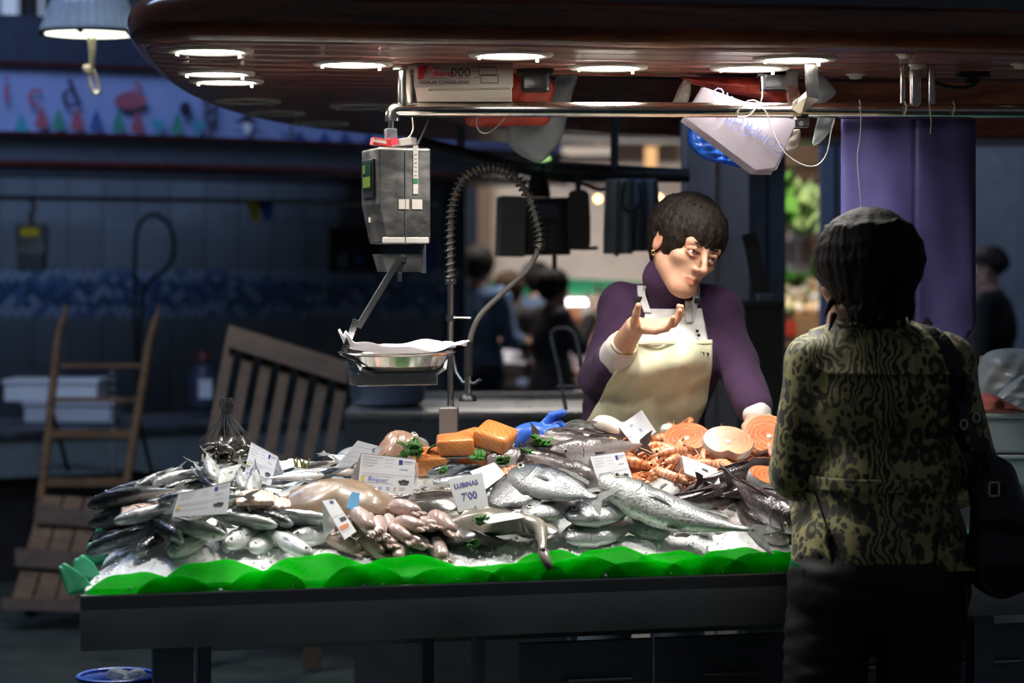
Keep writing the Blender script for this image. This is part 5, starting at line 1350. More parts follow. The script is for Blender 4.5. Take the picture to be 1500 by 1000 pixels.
class Kind:
    def __init__(s, name, H, W, mats, bends=(0,), fork=.10, eye=.016, fins=True, snout='slim', gillmat=None, finmat=None, tail_only=False, eyes=2, nx=22, nr=16):
        s.name = name; s.var = []; s.mats = mats
        for bi, bd in enumerate(bends):
            parts = []
            me = fish_mesh(H, W, bd, snout, nx=nx, nr=nr); s.H = H; s.W = W
            fm = finmat or M['fin']
            cyt = bd*.5*((0-.5)**2*4-1) + 0; yt = bd*0.0
            tl = fin_mesh([(-.385, 0, .035*H/.2), (-.46, -bd*.12, H*.36), (-.5-fork*.3, -bd*.2, H*.46), (-.455, -bd*.1, .0), (-.5-fork*.3, -bd*.2, -H*.46), (-.46, -bd*.12, -H*.36), (-.385, 0, -.035*H/.2)], 'tail_fin', .003); tl.materials.append(fm)
            parts.append(('tail_fin', tl))
            if fins:
                cm = bd*-.5
                d = fin_mesh([(.16, cm*.9, H*.42), (.11, cm, H*.56), (-.05, cm, H*.54), (-.22, cm*.6, H*.42), (-.24, cm*.6, H*.30), (-.05, cm, H*.42)], 'dorsal_fin', .003); d.materials.append(fm); parts.append(('dorsal_fin', d))
                v_ = fin_mesh([(.06, cm, -H*.40), (.02, cm, -H*.62), (-.06, cm, -H*.45)], 'pelvic_fin', .003); v_.materials.append(fm); parts.append(('pelvic_fin', v_))
                for sd in (1, -1):
                    p_ = fin_mesh([(.21, cm*.7+sd*W*.47, -.08*H), (.15, cm*.85+sd*W*.51, -.045*H), (.09, cm+sd*W*.53, -.06*H), (.05, cm+sd*W*.535, -.10*H), (.08, cm+sd*W*.53, -.135*H), (.15, cm*.85+sd*W*.51, -.14*H), (.20, cm*.7+sd*W*.47, -.12*H)], 'pectoral_fin', .0012); p_.materials.append(fm); parts.append(('pectoral_fin', p_))
            if fins:
                for sd in (1, -1):
                    yb = lambda f: bd*.5*((f-.5)**2*4-1)
                    gl = MB().tube(catmull([(.285, yb(.76)+sd*W*.16, H*.42), (.262, yb(.74)+sd*W*.45, H*.20), (.258, yb(.73)+sd*W*.50, -H*.05), (.285, yb(.76)+sd*W*.40, -H*.30), (.32, yb(.8)+sd*W*.22, -H*.40)], 8), .0042, 5).mesh('gill_slit'); gl.materials.append(gillmat or M['fin_dark']); parts.append(('gill_slit', gl))
                    ml = MB().tube([(.498, yb(.99)+sd*W*.05, -H*.035), (.455, yb(.95)+sd*W*.20, -H*.10), (.43, yb(.92)+sd*W*.27, -H*.13)], .0035, 5).mesh('mouth_line'); ml.materials.append(M['fin_dark']); parts.append(('mouth_line', ml))
            for sd in ((1, -1) if eyes == 2 else (1,)):
                xe = .405; ye = bd*.5*((.895-.5)**2*4-1) + sd*W*.355
                e_ = MB().ball((xe, ye, H*.10), (eye, eye*.45, eye), 10).mesh('eye'); e_.materials.append(M['eye_ring']); parts.append(('eye', e_))
                q_ = MB().ball((xe, ye+sd*eye*.28, H*.10), (eye*.58, eye*.32, eye*.58), 8).mesh('pupil'); q_.materials.append(M['eye_pupil']); parts.append(('pupil', q_))
            s.var.append((me, parts))
        s.cache = {}
    def make(s, L, mid, head_dir, roll, label, cat, group, rng_, mat=0, var=None, pitch_up=None):
        vi = rng_.randrange(len(s.var)) if var is None else var
        me, parts = s.var[vi]; key = (vi, mat)
        if key not in s.cache:
            m2 = me.copy(); m2.materials.append(s.mats[mat]); m2.polygons.foreach_set('use_smooth', [True]*len(m2.polygons)); s.cache[key] = m2
        o = bpy.data.objects.new(s.name, s.cache[key]); COL.objects.link(o)
        x = Vector(head_dir).normalized(); up = Vector((0, 0, 1)); y = up.cross(x).normalized(); z = x.cross(y)
        R = Matrix((x, y, z)).transposed() @ Matrix.Rotation(roll, 3, 'X')
        o.matrix_world = Matrix.Translation(mid) @ R.to_4x4() @ Matrix.Scale(L*.95, 4)
        last = None
        for nm, pm in parts:
            c = bpy.data.objects.new(nm, pm); COL.objects.link(c)
            c.parent = last if nm == 'pupil' and last is not None else o
            if nm == 'eye': last = c
        tag(o, label, cat, group); return o
def lay(kind, head, tail, h, L, roll, label, cat, group, rng_, mat=0, var=None, hh=None):
    """fish given by photo pixels of snout and tail, resting h above the ice"""
    a = S(head[0], head[1], h); b = S(tail[0], tail[1], hh if hh is not None else h)
    d = a-b; d.normalize() if d.length > 0 else None
    mid = (a+b)/2
    if L is None: L = (a-b).length*.98
    return kind.make(L, mid, d, roll, label, cat, group, rng_, mat, var)
rf = random.Random(21)
silver = skin_mat('silver_fish_skin', (.035, .04, .045), (.34, .36, .36), (.70, .71, .69), -.11, .11, .2)
silver2 = skin_mat('dark_back_fish_skin', (.02, .024, .028), (.22, .24, .25), (.78, .80, .79), -.11, .11, .2)
pale = skin_mat('pale_belly_fish_skin', (.30, .31, .30), (.52, .54, .52), (.76, .77, .75), -.11, .11, .22, metal=.15)
MK = Kind('mackerel', .23, .155, [silver, silver2, pale], (0, .04, -.04, .06), .16, .024, gillmat=plain('yellowish_gill_mark', (.16, .14, .03), .4))
gL = 'silver fish heaped at the counter end'
def lf(head, tail, h, roll=.6, mat=0, L=None, var=None, label=None, hh=None):
    lab = label or ['silver dark backed fish heaped on the ice at the counter end', 'dark backed slender fish in the heap at the counter end', 'pale bellied fish turned up in the heap at the counter end'][mat]
    return lay(MK, head, tail, h, L, roll, lab, 'fish', gL, rf, mat, var, hh)
# front row, noses to the aisle
front = [((136, 797), (205, 770), 1, -.9), ((165, 801), (236, 778), 0, -.8), ((224, 799), (280, 772), 1, -.6), ((268, 801), (322, 770), 0, .5), ((325, 795), (318, 755), 1, .4), ((362, 793), (412, 756), 2, .9), ((405, 781), (436, 748), 0, .6), ((428, 806), (378, 778), 2, -1.0), ((455, 779), (505, 768), 1, .7), ((438, 778), (470, 750), 0, .6), ((300, 790), (262, 765), 2, .8), ((150, 790), (226, 782), 2, -1.1)]
for i, (a_, b_, m_, r_) in enumerate(front): lf(a_, b_, .028, r_, m_, rf.uniform(.20, .235))
second = [((141, 775), (262, 742), 1, -1.1), ((152, 768), (300, 752), 0, -1.0), ((205, 772), (268, 756), 2, -1.2), ((255, 778), (208, 752), 1, .8), ((245, 765), (365, 757), 1, -.9), ((410, 768), (262, 744), 2, 1.2), ((300, 776), (246, 760), 2, .9), ((345, 776), (400, 748), 0, .7), ((395, 762), (330, 744), 0, 1.0), ((452, 758), (388, 748), 2, 1.0), ((300, 764), (362, 742), 2, -.8)]
for a_, b_, m_, r_ in second: lf(a_, b_, .058, r_, m_, rf.uniform(.21, .25))
third = [((158, 756), (262, 716), 1, -1.2), ((168, 748), (250, 733), 0, -1.0), ((174, 737), (278, 722), 1, -1.1), ((172, 745), (240, 722), 0, -.9), ((196, 727), (292, 705), 2, -1.0), ((176, 733), (262, 707), 0, -1.1)]
for a_, b_, m_, r_ in third: lf(a_, b_, .075, r_, m_, rf.uniform(.22, .26))
back = [((222, 716), (318, 694), 2, -1.1), ((236, 724), (330, 702), 1, -1.0), ((218, 709), (300, 728), 0, -1.0), ((262, 700), (352, 708), 0, -.9), ((250, 706), (320, 716), 2, -1.0), ((296, 697), (252, 704), 2, .9), ((300, 690), (344, 712), 0, -.9), ((308, 712), (346, 684), 2, .8), ((338, 700), (318, 676), 0, .4), ((352, 712), (348, 680), 2, .5), ((362, 716), (372, 684), 2, .4), ((210, 722), (262, 696), 0, -.8)]
for a_, b_, m_, r_ in back: lf(a_, b_, .085, r_, m_, rf.uniform(.17, .21))
# two pointed tails standing up
lf((312, 716), (285, 684), .10, 1.2, 0, .20, 1); lf((305, 712), (299, 688), .10, .9, 2, .19, 0)

# ---- sardines
sar = skin_mat('sardine_skin', (.015, .03, .055), (.36, .40, .43), (.72, .70, .66), -.085, .085, .18)
sar2 = skin_mat('pinkish_sardine_skin', (.10, .09, .10), (.66, .56, .50), (.85, .74, .66), -.085, .085, .22, metal=.15)
SA = Kind('sardine', .17, .12, [sar, sar2], (0, .05, -.06), .14, .020, fins=False, nx=14, nr=10)
def in_poly(x, y, poly):
    c = False; j = len(poly)-1
    for i in range(len(poly)):
        if (poly[i][1] > y) != (poly[j][1] > y) and x < (poly[j][0]-poly[i][0])*(y-poly[i][1])/(poly[j][1]-poly[i][1])+poly[i][0]: c = not c
        j = i
    return c
def scatter(poly, n, rg, mind):
    xs = [p[0] for p in poly]; ys = [p[1] for p in poly]; out = []; tries = 0; md = mind
    while len(out) < n and tries < 9000:
        tries += 1
        if tries % 900 == 0: md *= .85
        x, y = rg.uniform(min(xs), max(xs)), rg.uniform(min(ys), max(ys))
        if not in_poly(x, y, poly): continue
        if any(math.hypot(x-a_, (y-b_)*2) < md for a_, b_ in out): continue
        out.append((x, y))
    return sorted(out, key=lambda p: p[1])
sard = [((500, 690), (410, 708)), ((516, 697), (432, 712)), ((520, 706), (440, 716)), ((535, 700), (452, 706)), ((470, 684), (398, 704)), ((482, 700), (402, 700)), ((530, 690), (470, 684)), ((505, 712), (440, 718)), ((468, 712), (392, 716)), ((450, 704), (382, 710)), ((444, 716), (372, 724)), ((422, 724), (366, 716)), ((412, 734), (370, 722)), ((396, 740), (362, 722)), ((362, 742), (386, 716)), ((348, 738), (372, 718)), ((344, 726), (376, 712)), ((356, 728), (398, 718)), ((378, 742), (402, 720)), ((400, 744), (424, 722)), ((424, 742), (452, 724)), ((440, 736), (474, 720)), ((420, 746), (408, 726)), ((520, 680), (474, 662)), ((545, 686), (494, 670)), ((528, 684), (488, 676)), ((555, 700), (488, 697)), ((548, 712), (500, 704)), ((560, 690), (520, 682)), ((462, 690), (404, 694)), ((440, 694), (388, 702)), ((425, 712), (362, 706)), ((458, 700), (410, 708)), ((496, 704), (430, 702)), ((476, 718), (408, 724)), ((444, 724), (384, 730)), ((388, 734), (352, 726)), ((366, 728), (340, 716))]
gS = 'sardines heaped between the price cards'
for x, y in scatter([(392, 700), (440, 684), (520, 664), (565, 690), (548, 714), (440, 722), (380, 722)], 26, rf, 22):
    an = rf.gauss(-.25, .25); s2 = rf.choice((-1, 1)); sard.append(((x+s2*36*math.cos(an), y+s2*18*math.sin(an)), (x-s2*36*math.cos(an), y-s2*18*math.sin(an))))
for i, (a_, b_) in enumerate(sard):
    m_ = 1 if i % 3 == 1 else 0
    lay(SA, a_, b_, rf.choice((.03, .045, .055)), rf.uniform(.135, .165), rf.uniform(-1.3, -.5) if rf.random() < .6 else rf.uniform(.5, 1.2), ['blue backed sardine in the heap beside the asparagus', 'pinkish sardine in the heap beside the asparagus'][m_], 'fish', gS, rf, m_)
# ---- small anchovies
AN = Kind('anchovy', .13, .10, [skin_mat('anchovy_skin', (.10, .085, .08), (.62, .55, .50), (.85, .80, .75), -.06, .06, .25, metal=.2), sar2], (0, .08, -.08), .10, .02, fins=False, nx=10, nr=8, eyes=2)
pol = [(548, 722), (600, 712), (650, 722), (690, 700), (720, 690), (700, 712), (660, 748), (600, 760), (556, 752)]
for i, (x, y) in enumerate(scatter(pol, 70, rf, 13)):
    an = rf.gauss(-.15, .5); l_ = rf.uniform(16, 26); s2 = rf.choice((-1, 1))
    lay(AN, (x+s2*l_*math.cos(an), y+s2*l_*math.sin(an)*.5), (x-s2*l_*math.cos(an), y-s2*l_*math.sin(an)*.5), rf.choice((.014, .022, .03)), rf.uniform(.075, .11), rf.uniform(-1.3, 1.3), 'tiny pink silver anchovy in the loose heap behind the ray wing', 'fish', 'small anchovies', rf, i % 2)
for i in range(7):   # long thin fish behind the white cards
    y = 694 - i*4 + rf.uniform(-2, 2); x = 690 + rf.uniform(-26, 26)
    lay(SA, (x-42, y+7), (x+44, y-8), .03, rf.uniform(.17, .20), rf.uniform(-1.2, 1.2), 'long thin dark fish laid before the salmon fillets', 'fish', 'thin fish before the salmon', rf, 0, 1)

# ---- bream and sea bass
bream_m = skin_mat('sea_bream_skin', (.06, .065, .075), (.30, .31, .32), (.56, .57, .57), -.2, .2, .2, (.10, .10, .11), 55)
bream_d = skin_mat('dark_bream_skin', (.03, .034, .045), (.16, .18, .20), (.50, .51, .52), -.2, .2, .2)
BR = Kind('sea_bream', .40, .17, [bream_m, bream_d], (0, .04, -.04), .14, .034, snout='deep')
gB = 'sea bream before the price card'
def br(head, tail, h, roll, mat, L, label, var=0, hh=None): return lay(BR, head, tail, h, L, roll, label, 'fish', gB, rf, mat, var, hh)
br((798, 688), (692, 752), .055, -1.15, 0, .30, 'large silver sea bream leaning beside the grey handwritten card')
br((770, 722), (866, 752), .075, 1.0, 1, .27, 'dark backed bream on top of the bream heap')
br((788, 764), (842, 742), .05, 1.2, 0, .24, 'silver bream with open gill over the ray')
br((842, 748), (930, 728), .07, 1.1, 1, .25, 'bream with curved dark back beside the sea bass')
br((848, 772), (930, 752), .045, 1.15, 1, .25, 'grey bream with snout resting on the open ice')
br((760, 762), (815, 735), .03, 1.1, 1, .22, 'dark bream lying lowest in the bream heap')
br((868, 730), (815, 742), .03, 1.0, 0, .22, 'pale bream tucked below the printed card with red lettering')
br((960, 770), (905, 745), .035, -1.2, 0, .20, 'small grey bream tail end below the sea bass')
bass_m = skin_mat('sea_bass_skin', (.09, .10, .10), (.34, .36, .36), (.70, .71, .69), -.12, .12, .22, (.25, .26, .26), 60)
SB = Kind('sea_bass', .25, .17, [bass_m, pale], (0, .14, -.10), .20, .024)
lay(SB, (906, 726), (1078, 784), .088, .43, 1.05, 'large silver sea bass with forked tail hanging over the ice', 'fish', None, rf, 0, 1, .055)
lay(SB, (985, 700), (925, 742), .06, .30, -1.2, 'white bellied sea bass lying under the large bass', 'fish', None, rf, 1, 0)
# ---- hake (dark, right end)
hk = skin_mat('dark_hake_skin', (.035, .025, .028), (.14, .105, .11), (.55, .50, .50), -.11, .11, .22, metal=.2)
hk2 = skin_mat('grey_hake_skin', (.10, .085, .085), (.34, .30, .29), (.70, .66, .64), -.11, .11, .22, metal=.15)
HK = Kind('hake', .25, .22, [hk, hk2, silver], (0, .07, -.07, .14), .05, .022, snout='thick', finmat=sheet('brown_fin_membrane', (.10, .075, .075), .3, .35, .97, .3, .3, 30))
gH = 'dark hake at the end of the ice'
for a_, b_, h_, m_, r_, L_, lb in (((1122, 784), (1066, 738), .045, 0, .3, .30, 'dark hake with open mouth pointing at the aisle'), ((1148, 776), (1080, 732), .055, 0, .5, .32, 'dark hake lying beside the open mouthed one'), ((1070, 727), (1006, 738), .055, 0, .6, .28, 'brown hake lying across the other hakes'), ((1042, 708), (992, 728), .07, 0, .5, .26, 'dark purple hake beneath the tilted price card'), ((1136, 728), (1066, 736), .06, 0, .6, .28, 'short dark hake behind the open mouthed hake'), ((1088, 706), (1040, 716), .06, 0, .4, .26, 'dark hake touching the prawn heap'), ((1172, 764), (1110, 742), .05, 2, .7, .30, 'silver hake with bright eye at the ice end'), ((1160, 745), (1080, 722), .05, 2, -.8, .30, 'pale silver hake under the dark hakes'), ((1110, 720), (1040, 712), .045, 2, .9, .28, 'silver hake lying against the prawns'), ((1176, 772), (1126, 748), .05, 2, .7, .28, 'silver hake half hidden behind the leopard jacket'), ((1045, 755), (1010, 735), .04, 2, .8, .24, 'pale hake belly below the crossing hakes')):
    lay(HK, a_, b_, h_, L_, r_, lb, 'fish', gH, rf, m_)
# ---- small brown hakes and squid tubes behind
gK = 'brownish hakes behind the bream'
for i, (a_, b_, h_, L_) in enumerate((((758, 676), (866, 650), .05, .33), ((752, 668), (846, 664), .06, .30), ((822, 678), (906, 668), .07, .30), ((800, 660), (890, 650), .04, .33), ((852, 706), (796, 680), .08, .24), ((826, 704), (800, 690), .06, .20), ((856, 692), (806, 674), .08, .26), ((858, 672), (812, 660), .06, .26), ((840, 656), (898, 664), .05, .28))):
    lay(HK, a_, b_, h_, L_, rf.uniform(-.6, .6), 'brownish grey hake lying between the bream and the salmon', 'fish', gK, rf, 1)

# ---- flat fish, rays and skate built as draped discs
def disc_fish(name, center, yaw, rx, ry, hgt, mat, label, cat, out=None, tail=None, tilt=(0, 0), power=2.0, eyes=True, fins=None, group=None):
    e = empty(name, center, label, cat, group)
    R = Matrix.Rotation(yaw, 3, 'Z') @ rotm(*tilt, 0)
    e.rotation_euler = R.to_euler()
    n, m = 48, 12
    def rad(a): return 1.0 if out is None else out(a)
    for side, nm in ((1, 'body'), (-.25, 'underside')):
        vs = [Vector((0, 0, hgt*side))]; fs_ = []
        for j in range(1, m+1):
            t = j/m
            for k in range(n):
                a = 2*PI*k/n; r_ = t*rad(a)
                vs.append(Vector((rx*r_*math.cos(a), ry*r_*math.sin(a), side*hgt*(1-t**power)**.8 + .004*math.sin(5*a+7*t)*t)))
        for k in range(n): fs_.append((0, 1+k, 1+(k+1) % n))
        for j in range(m-1):
            for k in range(n): fs_.append((1+j*n+k, 1+(j+1)*n+k, 1+(j+1)*n+(k+1) % n, 1+j*n+(k+1) % n))
        MB().add(vs, fs_).build(nm, mat, e, True)
    if tail: MB().tube(catmull(tail[0], 16), [tail[1]*(1-.7*i/16) for i in range(17)], 10).build('tail', mat, e, True)
    if eyes:
        for sd in (-1, 1):
            q = MB().ball((rx*.62, sd*ry*.16, hgt*.62), (.009, .009, .008), 10).build('eye', M['eye_ring'], e, True)
            MB().ball((rx*.62, sd*ry*.16, hgt*.62+.005), (.005, .005, .005), 8).build('pupil', M['eye_pupil'], q, True)
    return e
M['skate'] = wet('brown_skate_skin', (.14, .085, .05), (.29, .205, .13), 14, .32)
M['ray_dark'] = wet('dark_ray_skin', (.025, .022, .020), (.10, .088, .078), 9, .22)
M['ray_grey'] = wet('grey_brown_ray_skin', (.12, .105, .085), (.30, .27, .22), 11, .25)
M['turbot'] = wet('speckled_turbot_skin', (.02, .02, .018), (.10, .098, .09), 45, .3, c3=(.22, .21, .19))
disc_fish('skate', S(488, 752, .03), .25, .135, .10, .075, M['skate'], 'glossy brown skate humped beside the sardines', 'fish', lambda a: 1+.16*math.cos(2*a)+.05*math.sin(3*a), ([(-.12, 0, .01), (-.19, .01, .0), (-.25, .03, -.005)], .012))
disc_fish('ray', S(655, 752, .03), -.1, .155, .07, .042, M['ray_dark'], 'dark ray wing arched above the squid', 'fish', lambda a: 1+.2*math.cos(2*a)*math.cos(a), None, (0, .1), 1.6, False)
disc_fish('ray', S(660, 772, .02), -.15, .12, .05, .035, M['ray_dark'], 'dark ray wing folded under the arched wing', 'fish', lambda a: 1+.12*math.cos(3*a), None, (0, .05), 1.6, False)
gr_ = disc_fish('thornback_ray', S(705, 775, .02), -.22, .15, .062, .048, M['ray_grey'], 'grey brown thornback ray with tail over the green leaves', 'fish', lambda a: 1+.18*math.cos(2*a), ([(.08, -.005, .02), (.135, -.03, .014), (.155, -.08, -.008), (.166, -.125, -.03)], .023), (0, 0), 1.8)
tip = fin_mesh([(.158, -.11, -.016), (.176, -.12, -.028), (.188, -.138, -.050), (.191, -.142, -.062), (.180, -.145, -.066), (.170, -.140, -.056), (.156, -.13, -.036)], 'tail_fin', .004); link('tail_fin', tip, M['ray_grey'], gr_)
for k in range(9): MB().lathe([(.0035, 0), (.0001, .010)], (-.03+k*.016, .0+.003*math.sin(k), .046-.002*k), 6).build('thorn', M['ray_grey'], gr_)
disc_fish('turbot', S(826, 652, .04), .2, .095, .072, .05, M['turbot'], 'black speckled turbot leaning behind the blue glove', 'fish', lambda a: 1+.06*math.cos(3*a), None, (.5, .1), 2.0)
disc_fish('turbot', S(776, 660, .015), .1, .10, .05, .03, M['turbot'], 'dark turbot lying under the parsley sprig', 'fish', lambda a: 1+.06*math.cos(3*a), None, (.2, .0), 2.0)
M['monk'] = wet('pinkish_monkfish_skin', (.24, .13, .09), (.44, .28, .20), 16, .25)
disc_fish('monkfish', S(584, 660, .03), .2, .070, .058, .060, M['monk'], 'pinkish brown monkfish head behind the printed card', 'fish', lambda a: 1+.10*math.cos(3*a+.5), None, (.15, -.2), 1.6)
crumple('plastic_bag', [(488, 690), (492, 668), (508, 656), (530, 654), (540, 670), (530, 690)], 5.72, M['bag_clear'], 'clear plastic bag behind the sardine price cards', 'plastic bag', .008, 26, .04, 41)
crumple('plastic_bag', [(596, 650), (600, 642), (614, 640), (626, 646), (628, 660), (610, 664)], 5.78, M['bag_clear'], 'clear plastic film tuft behind the lettuce', 'plastic bag', .008, 26, .03, 42)
M['slate'] = plain('slate_grey_plastic', (.055, .065, .075), .5)
crumple('dark_cloth', [(690, 648), (698, 632), (716, 620), (740, 624), (748, 640), (730, 652)], 5.86, M['slate'], 'dark slate cloth bunched behind the salmon fillets', 'cloth', .008, 20, .04, 43)

# ---- squid
M['squid'] = wet('pinkish_squid_flesh', (.30, .19, .17), (.54, .41, .37), 14, .18, .35, .1, .8, c3=(.26, .15, .16))
def squid_meshes(seed):
    rg = random.Random(seed); out = []
    b = MB().tube(catmull([(-.05, 0, 0), (-.035, .002, .004), (0, 0, .008), (.035, .004*rg.uniform(-1, 1), .004), (.052, 0, 0)], 14), [.003, .010, .016, .019, .021, .022, .022, .022, .021, .02, .019, .018, .016, .012, .007], 12).mesh('mantle'); out.append(('mantle', b))
    for k in range(6):
        y = (k-2.5)*.005; ph = rg.uniform(-1, 1)
        t = MB().tube(catmull([(.046, y*.6, 0), (.056, y*1.0, .002*ph), (.064, y*1.3+.002*ph, .002*ph), (.070, y*1.4+.004*ph, -.003)], 8), [.0062-.00045*i for i in range(9)], 7).mesh('tentacle'); out.append(('tentacle', t))
    f = fin_mesh([(-.052, 0, .004), (-.038, .024, .004), (-.015, .016, .006), (-.015, -.016, .006), (-.038, -.024, .004)], 'fin', .002); out.append(('fin', f))
    for _, m_ in out: m_.materials.append(M['squid']); m_.polygons.foreach_set('use_smooth', [True]*len(m_.polygons))
    return out
sqv = [squid_meshes(i) for i in range(3)]
def squid(px, py, h, ang, sc_, label, group):
    e = empty('squid', S(px, py, h), label, 'squid', group); e.rotation_euler = (rf.uniform(-.3, .3), rf.uniform(-.1, .35), ang); e.scale = (sc_,)*3
    for nm, m_ in sqv[rf.randrange(3)]:
        o = bpy.data.objects.new(nm, m_); COL.objects.link(o); o.parent = e
for i, (px, py) in enumerate(((520, 796), (540, 802), (560, 800), (585, 803), (608, 797), (628, 792), (530, 786), (556, 786), (578, 785), (600, 783), (620, 780), (545, 775), (570, 772), (595, 771), (515, 788), (632, 784))):
    squid(px, py, .018 if i < 6 else .035, -1.2+rf.uniform(-.7, .7), rf.uniform(.72, .95), 'pinkish squid in the glossy pile at the ice front', 'squid pile')
# pale heap behind: white cuttlefish
M['cuttle'] = wet('white_cuttlefish_flesh', (.70, .64, .58), (.90, .86, .82), 10, .25, .4, .1)
def cuttle(px, py, h, ang, sc_, seed):
    e = empty('cuttlefish', S(px, py, h), 'white cuttlefish in the pale heap beside the blank tilted card', 'cuttlefish', 'white cuttlefish heap'); e.rotation_euler = (rf.uniform(-.4, .4), rf.uniform(-.3, .3), ang); e.scale = (sc_,)*3
    for nm, m_ in sqv[seed % 3]:
        m2 = m_.copy(); m2.materials.clear(); m2.materials.append(M['cuttle']); o = bpy.data.objects.new(nm, m2); COL.objects.link(o); o.parent = e
for i, (px, py) in enumerate(((878, 650), (890, 640), (868, 656), (902, 648), (884, 630), (896, 632), (872, 642))): cuttle(px, py, .04, rf.uniform(0, 6), rf.uniform(.8, 1.0), i)
# pink roe patches among the left fish
M['roe'] = wet('pink_roe', (.62, .42, .34), (.80, .62, .52), 60, .3, .4, .5)
for px, py, rx in ((216, 752, .045), (392, 746, .045), (246, 746, .035), (366, 750, .04)):
    o = MB().grid(lambda a, b: Vector(((a-.5)*2*rx, (b-.5)*.07, .014*math.sin(PI*a)*math.sin(PI*b)+.003*math.sin(a*40)*math.sin(b*25))), 24, 12).build('roe_sac', M['roe'], None, True); solid(o, .01, -1); o.location = S(px, py, .055); o.rotation_euler = (.2, 0, .2); tag(o, 'pale pink roe sac among the silver fish', 'roe', 'pink roe among the fish')

# ---- prawns
def prawn_mat(name, c1, c2, c3):
    t = NT(name); v = t.coord(); n1 = t.noise(v, 60, 4, .6); wv = t.n('ShaderNodeTexWave', Scale=34.0, Distortion=1.5, Detail=1.0); wv.bands_direction = 'X'; t.l(v, wv.inputs['Vector'])
    b = t.ramp(n1.outputs[0], [(.3, c1), (.55, c2), (.75, c3)])
    t.col(t.mix(t.math('MULTIPLY', t.ramp(wv.outputs[0], [(.55, (0, 0, 0)), (.9, (1, 1, 1))]), .6), b, tuple(x*.55 for x in c1))); t.set(Roughness=.2, Coat_Weight=.6, Coat_Roughness=.1, Subsurface_Weight=.25, Subsurface_Radius=(.01, .005, .003), Subsurface_Scale=.4); t.bump(wv.outputs[0], .25, .002); return t.m
M['prawn'] = prawn_mat('orange_prawn_shell', (.58, .15, .05), (.80, .34, .15), (.86, .52, .34))
M['prawn2'] = prawn_mat('pale_prawn_shell', (.70, .25, .11), (.84, .46, .28), (.88, .60, .44))
def prawn_meshes(seed, mat):
    rg = random.Random(seed); out = []
    pts = []; rs = []
    n = 18
    for i in range(n+1):
        t = i/n; a = -1.0 + t*2.1*(1+.15*seed % .4); R_p = .034
        pts.append(Vector((R_p*math.sin(a)*1.15 + .004*t, 0, R_p*math.cos(a))))
        base = .0105*(math.sin(PI*min(1, t*.75+.22)))**.7 if t > .30 else .0105*(.55+.45*t/.30)
        rs.append(base*(1.06 if (i % 3 == 0 and t > .3) else 1.0))
    out.append(('shell', MB().tube(pts, rs, 10).mesh('shell')))
    tl = pts[-1]; d = (pts[-1]-pts[-2]).normalized(); sd = Vector((0, 1, 0))
    for k in (-1, 0, 1):
        c = tl + d*.006; e1 = c + d*.020 + sd*k*.010
        out.append(('tail_fan', fin_mesh([c - sd*.003, c+sd*.003, e1+sd*.005, e1+d*.004, e1-sd*.005], 'tail_fan', .0008)))
    h = pts[0]; d0 = (pts[0]-pts[2]).normalized()
    out.append(('rostrum', MB().tube([h, h+d0*.016+Vector((0, 0, .004))], [.0045, .0005], 6).mesh('rostrum')))
    for sd_ in (-1, 1):
        out.append(('antenna', MB().tube(catmull([h+d0*.006, h+d0*.018+Vector((0, sd_*.010, .004)), h+d0*.024+Vector((0, sd_*.024, -.006))], 8), [.0009]*9, 4).mesh('antenna')))
        out.append(('eye', MB().ball(h+d0*.004+Vector((0, sd_*.006, .003)), .0026, 6).mesh('eye')))
    for k in range(5):
        p = pts[3+2*k]; out.append(('leg', MB().tube([p, p+Vector((.002*k-.004, .006, -.012-.004*(k % 2))), p+Vector((.006, .004, -.020))], [.0018, .0014, .0006], 5).mesh('leg')))
    for nm, m_ in out: m_.materials.append(M['eye_pupil'] if nm == 'eye' else mat); m_.polygons.foreach_set('use_smooth', [True]*len(m_.polygons))
    return out
prv = [prawn_meshes(i, M['prawn'] if i % 2 == 0 else M['prawn2']) for i in range(4)]
pp = [(866, 655), (905, 652), (960, 640), (1010, 645), (1060, 652), (1110, 660), (1128, 672), (1108, 690), (1090, 704), (1040, 712), (1000, 700), (960, 706), (940, 712), (930, 690), (905, 668), (872, 664)]
for i, (x, y) in enumerate(scatter(pp, 105, rf, 16)):
    h_ = rf.choice((.02, .035, .05)) + .02*max(0, 1-abs(x-990)/90)
    e = empty('prawn', S(x, y, h_), ['orange prawn heaped among the salmon steaks and price cards', 'pale orange prawn heaped among the salmon steaks and price cards'][i % 2], 'prawn', 'prawns in the orange heap'); e.rotation_euler = (rf.choice((PI/2, -PI/2))+rf.uniform(-.6, .6), rf.uniform(-.6, .6), rf.uniform(0, 6.28)); e.scale = (rf.uniform(.95, 1.35),)*3
    v_ = prv[(i % 2) + 2*rf.randrange(2)]
    for nm, m_ in v_:
        o = bpy.data.objects.new(nm, m_); COL.objects.link(o); o.parent = e
o = MB().grid(lambda a, b: Vector(((a-.5)*.12, (b-.5)*.05, .01*math.sin(PI*a)*math.sin(PI*b)+.003*math.sin(a*30+b*9))), 20, 8).build('shrimp_meat', M['prawn2'], None, True); solid(o, .012, -1); o.location = S(770, 680, .08); o.rotation_euler = (.2, 0, .1); tag(o, 'shelled orange roe piece beside the parsley', 'roe')

